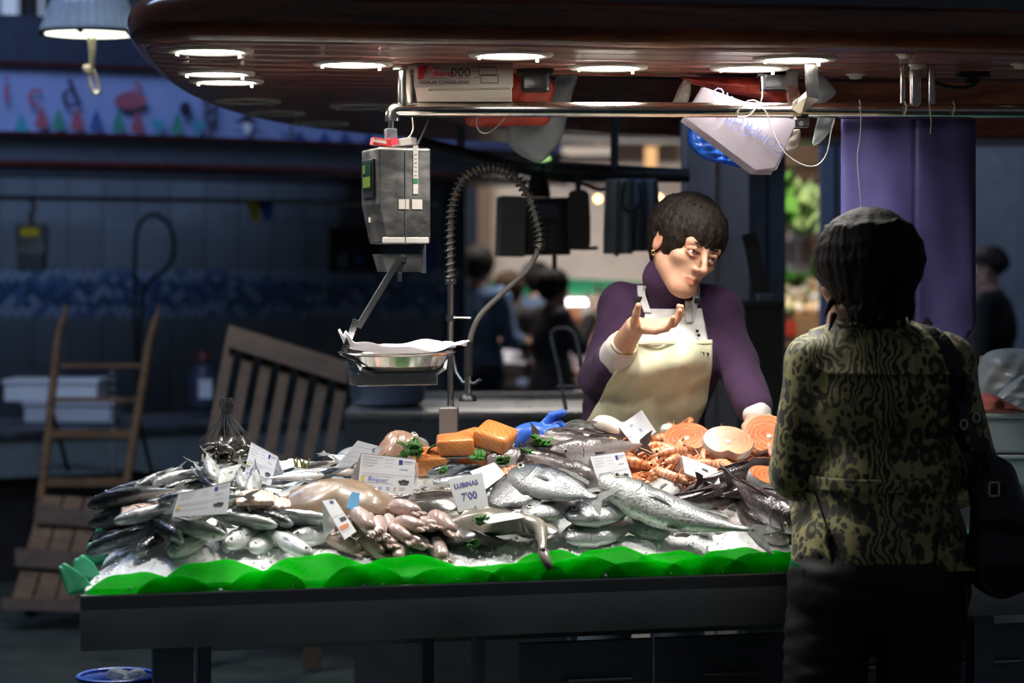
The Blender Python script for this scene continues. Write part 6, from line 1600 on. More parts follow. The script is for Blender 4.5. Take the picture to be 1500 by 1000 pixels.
# ---- salmon
def salmon_mat():
    t = NT('salmon_flesh'); v = t.coord('Object', (1, 1, 1)); n1 = t.noise(v, 8, 3)
    wv = t.n('ShaderNodeTexWave', Scale=38.0, Distortion=7.0, Detail=3.0); wv.wave_type = 'BANDS'; wv.bands_direction = 'DIAGONAL'; t.l(v, wv.inputs['Vector'])
    base = t.ramp(n1.outputs[0], [(.3, (.70, .19, .035)), (.7, (.84, .32, .08))])
    t.col(t.mix(t.math('MULTIPLY', t.ramp(wv.outputs[0], [(.75, (0, 0, 0)), (.95, (1, 1, 1))]), .28), base, (.95, .62, .38)))
    t.set(Roughness=.3, Coat_Weight=.5, Coat_Roughness=.15, Subsurface_Weight=.3, Subsurface_Radius=(.015, .006, .003), Subsurface_Scale=.5); t.bump(wv.outputs[0], .1, .002); return t.m
def steak_mat():
    t = NT('salmon_steak_flesh'); v = t.coord('Object', (1, 1.25, 1)); n1 = t.noise(v, 12, 4)
    wv = t.n('ShaderNodeTexWave', Scale=26.0, Distortion=11.0, Detail=2.0); wv.wave_type = 'RINGS'; wv.rings_direction = 'Z'; t.l(v, wv.inputs['Vector'])
    base = t.ramp(n1.outputs[0], [(.3, (.54, .115, .035)), (.7, (.76, .27, .095))])
    t.col(t.mix(t.math('MULTIPLY', t.ramp(wv.outputs[0], [(.8, (0, 0, 0)), (.98, (1, 1, 1))]), .28), base, (.96, .66, .46)))
    t.set(Roughness=.25, Coat_Weight=.6, Coat_Roughness=.12, Subsurface_Weight=.25, Subsurface_Radius=(.015, .006, .003), Subsurface_Scale=.5); return t.m
M['salmon'] = salmon_mat(); M['steak'] = steak_mat(); M['salmon_skin'] = skin_mat('salmon_skin', (.05, .06, .07), (.45, .46, .45), (.75, .75, .72), -.05, .05, .25)
def fillet(px, py, h, size, rot, label):
    e = empty('salmon_fillet', S(px, py, h), label, 'salmon fillet', 'salmon fillets'); e.rotation_euler = rot
    o = MB().box((0, 0, 0), size, None, min(size)*.28).build('flesh', M['salmon'], e, True); subsurf(o, 1)
    me = o.data; rr2 = random.Random(int(px))
    for v in me.vertices: v.co += Vector((rr2.uniform(-.004, .004), rr2.uniform(-.004, .004), rr2.uniform(-.003, .004)))
    MB().box((0, 0, -size[2]/2-.0005), (size[0]*.9, size[1]*.9, .004), None, .0015).build('skin', M['salmon_skin'], e)
fillet(632, 672, .045, (.075, .095, .052), (.25, -.05, .15), 'salmon fillet block closest to the lettuce')
fillet(700, 668, .045, (.080, .075, .05), (.2, .1, -.1), 'salmon fillet block with a parsley sprig on its face')
fillet(666, 650, .085, (.090, .075, .045), (.2, -.05, .1), 'salmon fillet block resting on top of the others')
fillet(725, 652, .08, (.090, .085, .045), (.35, .3, -.35), 'salmon fillet piece slanting down beside the glove')
fillet(652, 662, .03, (.06, .07, .04), (.2, 0, .4), 'small salmon fillet wedge among the blocks')
fillet(690, 640, .085, (.07, .06, .03), (.3, -.25, .4), 'salmon cut with skin leaning behind the fillets')
def steak(px, py, h, rx, ry, tilt, label, roll=0, fwd=0.0):
    q_ = S(px, py, h); e = empty('salmon_steak', P(px, py, q_.y-fwd), label, 'salmon steak', 'salmon steaks behind the prawns'); e.rotation_euler = (tilt, roll, 0)
    n = 40; outl = []
    for k in range(n):
        a = 2*PI*k/n; r_ = 1 - .30*math.exp(-((a-1.5*PI)/.28)**2)
        outl.append((rx*r_*math.cos(a), ry*r_*math.sin(a)))
    th_ = .026
    f = MB().prism([(x*.97, y*.97, -th_/2-.001) for x, y in outl], (0, 0, th_+.002)).build('flesh', M['steak'], e)
    vs = []; fs_ = []
    for j, (sc2, z) in enumerate(((.965, th_/2), (1.0, th_/2-.003), (1.0, -th_/2+.003), (.965, -th_/2))):
        vs += [(x*sc2, y*sc2, z) for x, y in outl]
    for j in range(3):
        for k in range(n): fs_.append((j*n+k, j*n+(k+1) % n, (j+1)*n+(k+1) % n, (j+1)*n+k))
    MB().add(vs, fs_).build('skin', M['salmon_skin'], e, True)
    MB().ball((0, -.005, th_/2), (.008, .008, .004), 10).build('backbone', wet('pale_bone', (.8, .55, .45), (.88, .7, .6), 20), e, True)
steak(1006, 645, .075, .058, .048, .75, 'salmon steak standing beside the tilted white card', -.1)
steak(1066, 650, .08, .062, .046, .80, 'salmon steak leaning in the middle of the prawn heap', .1, .055)
steak(1126, 640, .085, .062, .055, 1.05, 'large pale salmon steak standing beside the fishmonger hand', .15, .05)
steak(1040, 652, .05, .055, .042, .35, 'salmon steak lying low among the prawns', 0)
# half-hidden shell-white steak by the jacket
steak(1134, 706, .095, .065, .04, .5, 'white rimmed fish steak half hidden by the leopard sleeve', .3)
# lettuce, parsley, asparagus
M['lettuce'] = sheet('lettuce_leaf', (.07, .22, .03), .35, .4, 1, .4, .4, 20); M['parsley'] = plain('parsley_green', (.03, .16, .015), .5, var=.4, vscale=60)
def greens(name, px, py, h, n, sz_, label, cat, mat):
    e = empty(name, S(px, py, h), label, cat)
    for i in range(n):
        a = rf.uniform(0, 6.28); w1, ph = rf.uniform(.7, 1.2)*sz_, rf.uniform(0, 6)
        o = MB().grid(lambda u, v: Vector(((u-.5)*w1*math.sin(PI*(.12+.86*v)), v*w1*1.1, .25*w1*math.sin(v*2.4)+.10*w1*math.sin(u*14+ph)*v)), 10, 6).build('leaf', mat, e, True); solid(o, .0008)
        o.rotation_euler = (rf.uniform(-.2, .9), 0, a); o.location = (rf.uniform(-.6, .6)*sz_, rf.uniform(-.4, .4)*sz_, rf.uniform(0, .3)*sz_)
greens('lettuce', 612, 668, .055, 9, .036, 'curly lettuce leaves beside the salmon fillets', 'lettuce', M['lettuce'])
greens('lettuce', 602, 672, .06, 5, .025, 'small lettuce scrap behind the printed card', 'lettuce', M['lettuce'])
for px, py, n, sz_, lb in ((796, 648, 16, .022, 'parsley sprig on the speckled turbot'), (775, 662, 10, .018, 'small parsley sprig lying on the dark turbot'), (735, 674, 10, .020, 'parsley sprig tucked below the salmon'), (698, 670, 5, .022, 'parsley stalk lying on a salmon fillet'), (703, 770, 7, .018, 'parsley bit on the thornback ray'), (688, 780, 6, .016, 'parsley bit on the ray edge'), (692, 803, 7, .017, 'parsley bit lying on the open ice'), (652, 690, 6, .016, 'parsley bit below the salmon blocks'), (820, 706, 5, .014, 'parsley bit beside the bream')):
    greens('parsley', px, py, .085 if py < 690 else .06 if py < 790 else .016, n, sz_, lb, 'parsley', M['parsley'])
asp = empty('asparagus_bunch', S(440, 696, .03), 'small upright bunch of green stalks behind the sardines', 'asparagus')
for k in range(14):
    x = rf.uniform(-.016, .016); y = rf.uniform(-.01, .01); hh = rf.uniform(.035, .05); lean = rf.uniform(-.1, .1)
    MB().tube([(x, y, 0), (x+lean*.02, y, hh*.6), (x+lean*.06, y, hh)], [.0018, .0018, .0022], 6).build('stalk', plain('asparagus_olive', (.22, .22, .04), .6) if k == 0 else bpy.data.materials['asparagus_olive'], asp)
MB().tube([Vector((.02*math.cos(a), .013*math.sin(a), .006)) for a in np.linspace(0, 2*PI, 15)[:-1]], .004, 6, closed=True).build('band', plain('bright_green_band', (.08, .5, .04), .5), asp)
MB().lathe([(.0001, .002), (.011, .002), (.011, .014), (.0001, .014)], (0, -.016, 0), 10).build('clip', bpy.data.materials['bright_green_band'], asp)
# blue scraps
for px, py, w1, h1, rx_, lb, h_ in ((530, 738, .028, .05, .7, 'blue plastic tag standing by the skate', .10), (612, 718, .02, .012, .2, 'small blue scrap among the anchovies', .05), (650, 726, .014, .018, .4, 'small blue rubber scrap beside the grey card', .05)):
    o = MB().prism([(-w1/2, 0, -h1/2), (w1/2, 0, -h1/2), (w1*.3, 0, h1/2), (-w1*.4, 0, h1*.4)], (0, .0015, 0)).build('blue_tag', plain('blue_tag_plastic', (.03, .22, .42), .4)); o.location = S(px, py, h_); o.rotation_euler = (-rx_, .4, .2); tag(o, lb, 'tag')

# mussels in a net bag
nb = empty('mussel_net', S(332, 682, .03), 'black netting bag holding mussels behind the silver fish', 'net bag')
M['mussel'] = wet('mussel_shell', (.012, .012, .012), (.09, .075, .05), 25, .25); M['net'] = plain('black_net', (.02, .02, .022), .6)
mm = MB().ball((0, 0, 0), (.034, .012, .018), 12).mesh('mussel'); mm.materials.append(M['mussel']); mm.polygons.foreach_set('use_smooth', [True]*len(mm.polygons))
mh = MB().tube([(-.033, .0, 0), (-.01, .0125, .0), (.02, .0125, .0), (.034, 0, 0), (.02, -.0125, 0), (-.01, -.0125, 0)], .0012, 5, closed=True).mesh('shell_seam'); mh.materials.append(M['net'])
for k in range(30):
    o = link('mussel', mm, None, None, True); o.location = Vector(nb.location) + Vector((rf.uniform(-.045, .045), rf.uniform(-.03, .035), rf.uniform(.0, .055))); o.rotation_euler = (rf.uniform(0, 6), rf.uniform(-.7, .7), rf.uniform(0, 6)); o.scale = (rf.uniform(.6, .8),)*3
    tag(o, 'dark mussel packed in the black net bag', 'mussel', 'mussels in the net bag')
    c = bpy.data.objects.new('shell_seam', mh); COL.objects.link(c); c.parent = o
for k in range(16):
    a = 2*PI*k/16; prof = [(.062, -.01), (.070, .02), (.064, .055), (.040, .085), (.018, .11), (.010, .125), (.018, .145), (.012, .16)]
    MB().tube(catmull([Vector((r_*math.cos(a+.15*j), r_*.75*math.sin(a+.15*j), z_)) for j, (r_, z_) in enumerate(prof)], 16), .0006, 4).build('net_strand', M['net'], nb)
    MB().tube(catmull([Vector((r_*math.cos(a-.15*j), r_*.75*math.sin(a-.15*j), z_)) for j, (r_, z_) in enumerate(prof)], 16), .0006, 4).build('net_strand', M['net'], nb)

# blue rubber glove
M['glove'] = plain('blue_rubber_glove', (.04, .14, .62), .35, var=.15, vscale=30)
g0 = S(782, 640, .06)
g = Field((-.11, -.08, -.06), (.11, .08, .09), .0022)
g.ell((-.005, 0, .012), (.045, .028, .022), None, .01)
g.cap((-.045, -.005, -.01), (0, 0, .01), .024, .024, .015)
for pts, r_ in (([(.02, .012, .025), (.045, .010, .052), (.072, .004, .060)], .0105), ([(.03, 0, .015), (.055, -.012, .022), (.07, -.022, -.004)], .0105), ([(.028, -.012, .008), (.048, -.030, .006), (.052, -.038, -.018)], .0105), ([(.01, -.018, .0), (.02, -.036, -.008), (.03, -.048, -.02)], .0095), ([(.025, .008, .018), (.062, .016, .034), (.072, .014, .026)], .0095)):
    g.chain(pts, [r_, r_*.95, r_*.85], .006)
go = g.build('rubber_glove', M['glove']); go.location = g0; tag(go, 'blue rubber glove lying on the turbot behind the salmon', 'glove')
MB().tube([Vector((-.055+.004*math.cos(a), -.006+.024*math.cos(a), -.014+.024*math.sin(a))) for a in np.linspace(0, 2*PI, 21)[:-1]], .004, 6, closed=True).build('cuff_roll', M['glove'], go)

# ================================================================ price cards
M['card'] = sheet('white_laminated_card', (.82, .83, .87), .12, .3, 1, .02, .02)
M['card_grey'] = plain('grey_slate_card', (.42, .44, .44), .5, var=.04)
def card(corners, h, label, back=None, thick=.001, mat=None, lean=.032):
    """four photo pixels (tl, tr, br, bl); bottom edge touches the display, card leans back a little"""
    tl, tr, br, bl = corners
    b0 = S(*bl, h); b1 = S(*br, h); Yl, Yr = b0.y, b1.y
    t0 = P(*tl, Yl+lean); nn = (b1-b0).cross(t0-b0); dr = P(*tr, 1.0)-Vector((0, 0, CAMZ)); o0 = Vector((0, 0, CAMZ)); Yt = nn.dot(b0-o0)/nn.dot(dr); Yt = min(max(Yt, Yr-.03), Yr+lean+.05); t1 = P(*tr, Yt)
    cen = (b0+b1)/2; e = empty('price_card', cen, label, 'price card', 'price cards on the fish')
    pf = [t0-cen, t1-cen, b1-cen, b0-cen]; nr = (pf[1]-pf[0]).cross(pf[3]-pf[0]).normalized()
    if nr.y > 0: nr = -nr
    MB().prism(pf, -nr*thick).build('front_leaf', mat or M['card'], e)
    if back is not None:
        d = Vector((back[0], .07, 0)); MB().prism([pf[0], pf[1], pf[2]+d, pf[3]+d], -nr*-thick*.8).build('rear_leaf', mat or M['card'], e)
    ex = (pf[1]-pf[0]); ey = (pf[3]-pf[0])
    X = ex.normalized(); Z = nr; Yv = Z.cross(X)
    rot = Matrix((X, Yv, Z)).transposed().to_euler()
    def at(a, b, o_=.0009): return pf[0]+ex*a+ey*b + (pf[2]-pf[1]-ey)*a*b + nr*o_
    def line(a0, b0_, a1, b1_, t, mt, nm='print_line'):
        p, q = at(a0, b0_), at(a1, b1_); dv = ey.normalized()*t/2
        MB().add([p-dv, q-dv, q+dv, p+dv], [(0, 1, 2, 3)]).build(nm, mt, e)
    def rect(a0, b0_, a1, b1_, mt, nm='print_block'): MB().add([at(a0, b0_), at(a1, b0_), at(a1, b1_), at(a0, b1_)], [(0, 1, 2, 3)]).build(nm, mt, e)
    def wr(s_, a, b, size, mt, **kw): return text(s_, size, mt, e, at(a, b, .0012), rot, **kw)
    e['w'] = 0; del e['w']
    return e, line, rect, wr, ex.length, ey.length
def printed(c, h, label, word, col, back=(.02,), narrow=False, price=True):
    e, line, rect, wr, W_, H_ = card(c, h, label, back)
    for k, (a0, a1) in enumerate(((.05, .40), (.05, .30), (.05, .34), (.05, .26))): line(a0, .08+.075*k, a1, .08+.075*k, .0008, M['ink_grey'])
    for k in range(3): line(.45, .10+.09*k, .60, .10+.09*k, .0007, M['ink_grey'])
    rect(.70, .08, .77, .20, M['ink_navy'], 'emblem'); line(.79, .11, .97, .11, .0012, M['ink_navy']); line(.79, .16, .93, .16, .0008, M['ink_grey'])
    line(.72, .33, .88, .33, .0014, M['ink_grey'], 'stamp'); line(.05, .50, .97, .50, .0007, M['ink_grey'])
    # small black crest: three humps over a line
    for k, (a0, b0_, a1, b1_) in enumerate(((.72, .64, .78, .70), (.78, .61, .85, .69), (.85, .63, .91, .70), (.74, .72, .89, .75))): rect(a0, b0_, a1, b1_, M['ink_black'], 'crest')
    rect(.04, .57, .10, .72, M['ink_yellow'], 'frame_tab'); line(.04, .56, .62, .56, .0008, M['ink_grey']); line(.04, .74, .62, .74, .0008, M['ink_grey'])
    if word: wr(word, .34, .65, H_*.17, M[col], shear=.2)
    if price:
        for k in range(4):
            q = wr('o', .12+.14*k, .86, H_*.17, M['ink_blue'])
        wr('c', .66, .86, H_*.20, M['ink_orange']); line(.74, .84, .86, .84, .001, M['ink_grey']); line(.74, .89, .84, .89, .001, M['ink_grey'])
    return e
printed(((368, 647), (407, 668), (396, 712), (357, 698)), .05, 'white printed price card before the mussel net', 'Jurl', 'ink_blue', (.03,))
printed(((262, 722), (338, 705), (333, 752), (252, 757)), .125, 'shaded printed price card lying among the silver fish', None, 'ink_blue', (-.02,), price=False)
e, line, rect, wr, W_, H_ = card(((524, 645), (562, 655), (534, 690), (487, 688)), .05, 'white price card leaning behind the larger sardine card', None, lean=.03)
for k in range(5): line(.12, .18+.17*k, .8, .18+.17*k, .0007, M['ink_grey'])
wr('c', .75, .16, .02, M['ink_navy'])
printed(((529, 663), (609, 672), (605, 724), (524, 720)), .055, 'white printed price card with blue handwriting before the anchovies', 'Boquer', 'ink_blue', (-.03,))
e, line, rect, wr, W_, H_ = card(((471, 732), (490, 730), (522, 778), (505, 790)), .09, 'narrow folded price card leaning on the brown skate', (-.05,))
rect(.1, .70, .8, .80, M['ink_orange']); rect(.45, .52, .9, .62, M['ink_black'], 'crest'); rect(.5, .05, .75, .12, M['ink_navy'], 'emblem'); line(.1, .45, .9, .45, .0008, M['ink_grey']); line(.1, .85, .9, .85, .0008, M['ink_grey'])
e, line, rect, wr, W_, H_ = card(((656, 702), (706, 692), (716, 742), (672, 750)), .06, 'grey card with blue handwriting reading LUBINAS', None, mat=M['card_grey'])
wr('LUBiNAS', .46, .25, .0165, M['ink_navy'], shear=.1, bold=.0003); wr("7'00", .46, .60, .025, M['ink_navy'], shear=.1, bold=.0003)
e, line, rect, wr, W_, H_ = card(((688, 690), (724, 677), (740, 694), (712, 716)), .07, 'blank white card propped behind the grey LUBINAS card', None, lean=.03)
line(.1, .12, .3, .12, .0006, M['ink_grey'])
e, line, rect, wr, W_, H_ = card(((698, 757), (756, 748), (770, 757), (714, 767)), .085, 'white cut card lying flat on the thornback ray', None, lean=.06)
for k in range(4): line(.2+.14*k, .35, .27+.14*k, .5, .0012, M['ink_grey'])
printed(((864, 668), (914, 661), (930, 711), (882, 722)), .06, 'white printed price card with red word beside the sea bass', 'Lliberri', 'ink_red', (-.04,))
e, line, rect, wr, W_, H_ = card(((906, 624), (940, 600), (961, 632), (931, 655)), .085, 'white tilted card with faint blue writing on the prawns', (-.03,))
wr('Llen', .34, .25, .014, M['ink_blue'], shear=.2); wr('18', .52, .62, .014, M['ink_blue'], shear=.2)
e, line, rect, wr, W_, H_ = card(((999, 666), (1050, 686), (1056, 714), (1003, 692)), .075, 'white tilted card standing between prawns and dark hakes', (-.02,))
rect(.55, .30, .72, .42, M['ink_black'], 'crest'); line(.05, .12, .25, .16, .0012, M['ink_navy'])
# ================================================================ settle the heaps: pieces lie against each other, not in each other
from mathutils.bvhtree import BVHTree
def item_parts(root):
    skip = ('antenna', 'leg', 'tail_fan', 'rostrum', 'eye', 'pupil', 'gill_slit', 'mouth_line', 'dorsal_fin', 'pelvic_fin', 'pectoral_fin', 'tail_fin', 'thorn', 'backbone', 'shell_seam', 'fin')
    out = []; st = [root]
    while st:
        o = st.pop(); st += list(o.children)
        if o.type == 'MESH' and o.name.split('.')[0] not in skip: out.append(o)
    return out
def proxies(root, dg, cap=64):
    """inscribed balls that fill a piece"""
    V = []; F = []
    for o in item_parts(root):
        e = o.evaluated_get(dg); me = e.to_mesh(); mw = o.matrix_world; b = len(V)
        V += [mw @ v.co for v in me.vertices]; F += [[b+i for i in p.vertices] for p in me.polygons]; e.to_mesh_clear()
    if not F: return []
    t = BVHTree.FromPolygons(V, F); fs_ = F[::max(1, len(F)//300)]; cand = []
    for f in fs_:
        p = sum((V[i] for i in f), Vector())/len(f)
        if len(f) < 3: continue
        n = (V[f[1]]-V[f[0]]).cross(V[f[-1]]-V[f[0]])
        if n.length < 1e-12: continue
        n.normalize(); best = None
        for s_ in (-1, 1):
            h = t.ray_cast(p + n*s_*1e-4, n*s_, .25)
            if h[0] is not None and (best is None or (s_ == -1)): best = (s_, h[3]); break
        if best is None: continue
        r = best[1]/2; c = p + n*best[0]*r
        d = t.find_nearest(c)
        if d[0] is not None: r = min(r, d[3])
        if r > .0015: cand.append((r, c))
    if not cand: return []
    cand.sort(key=lambda q: -q[0]); rr2 = np.array([q[0] for q in cand]); cc = np.array([tuple(q[1]) for q in cand]); free = np.ones(len(cand), bool); out = []
    for i in range(len(cand)):
        if not free[i]: continue
        out.append(cand[i]); free &= ((cc-cc[i])**2).sum(1) > (.75*rr2[i])**2
        if len(out) >= cap: break
    return out
def settle(roots, floor_fn, heavy=(), fixed=(), iters=260, grav=60, tol=.0008, back=True, spring=.003, relax=1.25):
    bpy.context.view_layer.update(); dg = bpy.context.evaluated_depsgraph_get()
    C_ = []; R_p = []; I_ = []; mass = []
    for k, o in enumerate(roots):
        nm = o.name.split('.')[0]
        if nm == 'price_card':
            sp = []
            for q in item_parts(o):
                if q.name.split('.')[0] not in ('front_leaf', 'rear_leaf'): continue
                vs = [q.matrix_world @ v.co for v in q.data.vertices][:4]
                for a in np.linspace(0, 1, 11):
                    for b in np.linspace(0, 1, 11): sp.append((.0022, (vs[0].lerp(vs[1], a)).lerp(vs[3].lerp(vs[2], a), b)))
        else: sp = proxies(o, dg)
        for r, c in sp: C_.append(tuple(c)); R_p.append(r); I_.append(k)
        mass.append(0.0 if nm in fixed else (.2 if nm == 'salmon_fillet' else .45 if nm in heavy else 1.0))
    C_ = np.array(C_); R_p = np.array(R_p); I_ = np.array(I_); mass = np.array(mass); n = len(roots); D = np.zeros((n, 3)); pi = pj = None
    cnt = np.maximum(np.bincount(I_, minlength=n), 1)
    for it in range(iters):
        X = C_ + D[I_]
        if it % 12 == 0:
            order = np.argsort(X[:, 0]); xs = X[order, 0]; A = []; B = []; rm = R_p.max()*2+.02
            hi = np.searchsorted(xs, xs+rm, side='right')
            for a in range(len(order)):
                b = order[a+1:hi[a]]
                if len(b) == 0: continue
                i0 = order[a]; d = X[b]-X[i0]; ok = ((d*d).sum(1) < (R_p[b]+R_p[i0]+.02)**2) & (I_[b] != I_[i0])
                b = b[ok]; A.append(np.full(len(b), i0)); B.append(b)
            pi = np.concatenate(A); pj = np.concatenate(B)
        d = X[pj]-X[pi]; L = np.sqrt((d*d).sum(1))+1e-9; pen = R_p[pi]+R_p[pj]-L-tol; m = pen > 0
        a_, b_ = I_[pi[m]], I_[pj[m]]; wa, wb = mass[a_], mass[b_]; ws = wa+wb+1e-9
        nrm = d[m]/L[m][:, None]; push = nrm*pen[m][:, None]
        acc = np.zeros((n, 3)); w = np.zeros(n)
        np.add.at(acc, a_, -push*(wa/ws*pen[m])[:, None]); np.add.at(acc, b_, push*(wb/ws*pen[m])[:, None]); np.add.at(w, a_, pen[m]); np.add.at(w, b_, pen[m])
        step = acc/np.maximum(w, 1e-6)[:, None]*relax
        fz = floor_fn(X)                                    # lift out of the bed
        up = np.zeros(n); np.maximum.at(up, I_, np.maximum(0, fz+R_p*.92-X[:, 2]))
        step[:, 2] += up*.6*(mass > 0)
        if back:
            vv = (X[:, 0]-A0.x)*NV.x + (X[:, 1]-A0.y)*NV.y
            ov = np.zeros(n); np.maximum.at(ov, I_, np.maximum(0, vv+R_p-(VMAX+.012))); step[:, 0] -= NV.x*ov*.6*(mass > 0); step[:, 1] -= NV.y*ov*.6*(mass > 0)
        step -= D*spring*(mass > 0)[:, None]
        if it > iters-grav: step[:, 2] -= .00025*(mass > 0)*(it < iters-25)
        D += np.clip(step, -.006, .006)
    for k, o in enumerate(roots):
        if mass[k] > 0: o.location = Vector(o.location) + Vector(D[k])
    return D
def bed(X):
    u = (X[:, 0]-A0.x)*UX.x + (X[:, 1]-A0.y)*UX.y; v = (X[:, 0]-A0.x)*NV.x + (X[:, 1]-A0.y)*NV.y
    z = np.interp(v, (-.2, 0, .05, .2, .4, .6, .74, 1.2), (.868, .872, .898, .948, 1.0, 1.045, 1.075, 1.08))
    um = .247*v + .35*np.maximum(0, v-.40); e = u-um
    z = z - .055*np.maximum(0, 1-e/.14)**2*np.minimum(1, np.maximum(0, v)/.2)
    ss = lambda a, b, x: np.clip((x-a)/(b-a), 0, 1)
    return z - .055*ss(.17, .28, v)*ss(.04, .14, e)*(1-ss(.68, .73, v))*(1-ss(1.62, 1.74, u))*(1-.8*ss(1.08, 1.18, u)*ss(.43, .50, v)) + .001
kinds = ('mackerel', 'sardine', 'anchovy', 'hake', 'sea_bream', 'sea_bass', 'skate', 'ray', 'thornback_ray', 'turbot', 'monkfish', 'squid', 'cuttlefish', 'roe_sac', 'prawn', 'shrimp_meat', 'salmon_fillet', 'salmon_steak', 'rubber_glove', 'price_card')
heap = [o for o in bpy.data.objects if o.parent is None and o.name.split('.')[0] in kinds]
before = [Vector(o.location) for o in heap]
DH = settle(heap, bed, ('skate', 'ray', 'thornback_ray', 'turbot', 'sea_bass', 'salmon_fillet'), ('price_card', 'salmon_steak', 'rubber_glove', 'thornback_ray'))
# sprigs and scraps go with the piece they lie on
for o in [o for o in bpy.data.objects if o.parent is None and o.name.split('.')[0] in ('parsley', 'blue_tag', 'asparagus_bunch')]:
    k = min(range(len(heap)), key=lambda i: (before[i]-o.location).length if heap[i].name.split('.')[0] != 'price_card' else 9)
    if (before[k]-o.location).length < .09: o.location = Vector(o.location) + Vector(DH[k])
mus = [o for o in bpy.data.objects if o.parent is None and o.name.split('.')[0] == 'mussel']
settle(mus, bed, iters=200, grav=40, spring=.004)
STZ = CAMZ+(HOR-462)/FPX*14.0
veg = [o for o in bpy.data.objects if o.parent is None and o.name.split('.')[0] == 'vegetable']
settle(veg, lambda X: np.full(len(X), STZ), iters=420, grav=100, back=False, spring=.0003, relax=1.6)
# ================================================================ people
def skin(name, c=(.58, .33, .22)):
    t = NT(name); a = t.n('ShaderNodeVertexColor'); a.layer_name = 'tint'; v = t.coord(); nz = t.noise(v, 40, 4)
    base = t.ramp(nz.outputs[0], [(.3, tuple(x*.92 for x in c)), (.7, tuple(min(1, x*1.08) for x in c))])
    t.col(t.mix(1.0, base, a.outputs[0], 'MULTIPLY')); t.set(Roughness=.48, Subsurface_Weight=.12, Subsurface_Radius=(.012, .005, .003), Subsurface_Scale=.4, Specular_IOR_Level=.35)
    t.bump(t.noise(v, 300, 3).outputs[0], .05, .001); return t.m
def hair_mat(name, c1, c2):
    t = NT(name); v = t.coord('Object', (1, 1, .25)); n1 = t.noise(v, 190, 3, .6); t.col(t.ramp(n1.outputs[0], [(.35, c1), (.7, c2)])); t.set(Roughness=.62, Specular_IOR_Level=.22); t.bump(n1.outputs[0], .9, .004); return t.m
M['skin'] = skin('fishmonger_skin'); M['skin2'] = skin('customer_skin', (.55, .32, .22))
M['hair'] = hair_mat('dark_brown_hair', (.006, .004, .003), (.032, .020, .014)); M['hair2'] = hair_mat('near_black_hair', (.005, .003, .003), (.020, .012, .011))
M['sclera'] = plain('eye_white', (.72, .68, .64), .2); M['iris'] = plain('brown_iris', (.05, .03, .015), .15)
def tint(o, spots):
    """spots: (centre, radii, colour factor) painted as the skin's own colouring"""
    me = o.data; n = len(me.vertices); co = np.zeros(n*3, np.float32); me.vertices.foreach_get('co', co); co = co.reshape(-1, 3)
    col = np.ones((n, 4), np.float32)
    for c, r, f, R in spots:
        d = (co-np.array(c, np.float32)) @ np.array(R) if R is not None else co-np.array(c, np.float32)
        q = np.sqrt(((d/np.array(r, np.float32))**2).sum(1)); m = np.clip((1.15-q)/.3, 0, 1)[:, None]
        col[:, :3] = col[:, :3]*(1-m) + np.array(f, np.float32)*m
    at = me.color_attributes.new('tint', 'FLOAT_COLOR', 'POINT'); at.data.foreach_set('color', col.ravel())
def frame(fwd, up):
    f = Vector(fwd).normalized(); u = Vector(up); u = (u - f*u.dot(f)).normalized(); l = u.cross(f) * 1.0
    l = u.cross(f); return Matrix((l, f, u)).transposed()      # columns: left, forward, up
def head_sdf(F, c, Mh, s=1.0, neck=None, fine=True):
    Rn = np.array(Mh); c = Vector(c)
    g = lambda x, y, z: c + Mh @ Vector((x*s, y*s, z*s))
    E = lambda p, r, k=.02, op='u': F.ell(g(*p), [q*s for q in r], Rn, k*s, op)
    K = lambda a, b, ra, rb, k=.01, op='u': F.cap(g(*a), g(*b), ra*s, rb*s, k*s, op)
    E((0, -.018, .035), (.074, .094, .084)); E((0, .022, -.032), (.055, .066, .076), .03)
    E((0, .058, -.096), (.026, .024, .020), .035)
    for q in (-1, 1):
        K((q*.051, -.005, -.050), (q*.018, .055, -.094), .015, .013, .03)
        E((q*.042, .054, -.022), (.022, .020, .017), .02)
        E((q*.077, -.012, -.008), (.008, .018, .030), .008)
        if fine: E((q*.083, -.010, -.006), (.004, .010, .018), .004, 's')
    if fine:
        K((-.042, .070, .022), (.042, .070, .022), .012, .012, .02)
        for q in (-1, 1):
            E((q*.032, .094, .002), (.018, .018, .012), .012, 's')
            K((q*.017, .0835, .0060), (q*.034, .0862, .0098), .0040, .0046, .005); K((q*.034, .0862, .0098), (q*.048, .074, .004), .0046, .0036, .005)
            K((q*.018, .0835, -.007), (q*.034, .0835, -.0095), .003, .003, .005); K((q*.034, .0835, -.0095), (q*.047, .074, -.004), .003, .003, .005)
        K((0, .080, .020), (0, .110, -.030), .0068, .0082, .010); E((0, .109, -.033), (.0092, .010, .0075), .007)
        for q in (-1, 1): E((q*.0115, .094, -.037), (.0062, .010, .0058), .006)
        K((-.023, .075, -.066), (0, .0865, -.0635), .0035, .0046, .006); K((.023, .075, -.066), (0, .0865, -.0635), .0035, .0046, .006)
        K((-.020, .076, -.0715), (0, .0855, -.0735), .0035, .0052, .006); K((.020, .076, -.0715), (0, .0855, -.0735), .0035, .0052, .006)
        K((-.024, .081, -.0685), (0, .0925, -.0685), .0015, .0018, .003, 's'); K((.024, .081, -.0685), (0, .0925, -.0685), .0015, .0018, .003, 's')
    else:
        E((0, .094, -.02), (.012, .022, .022), .015)
    return g
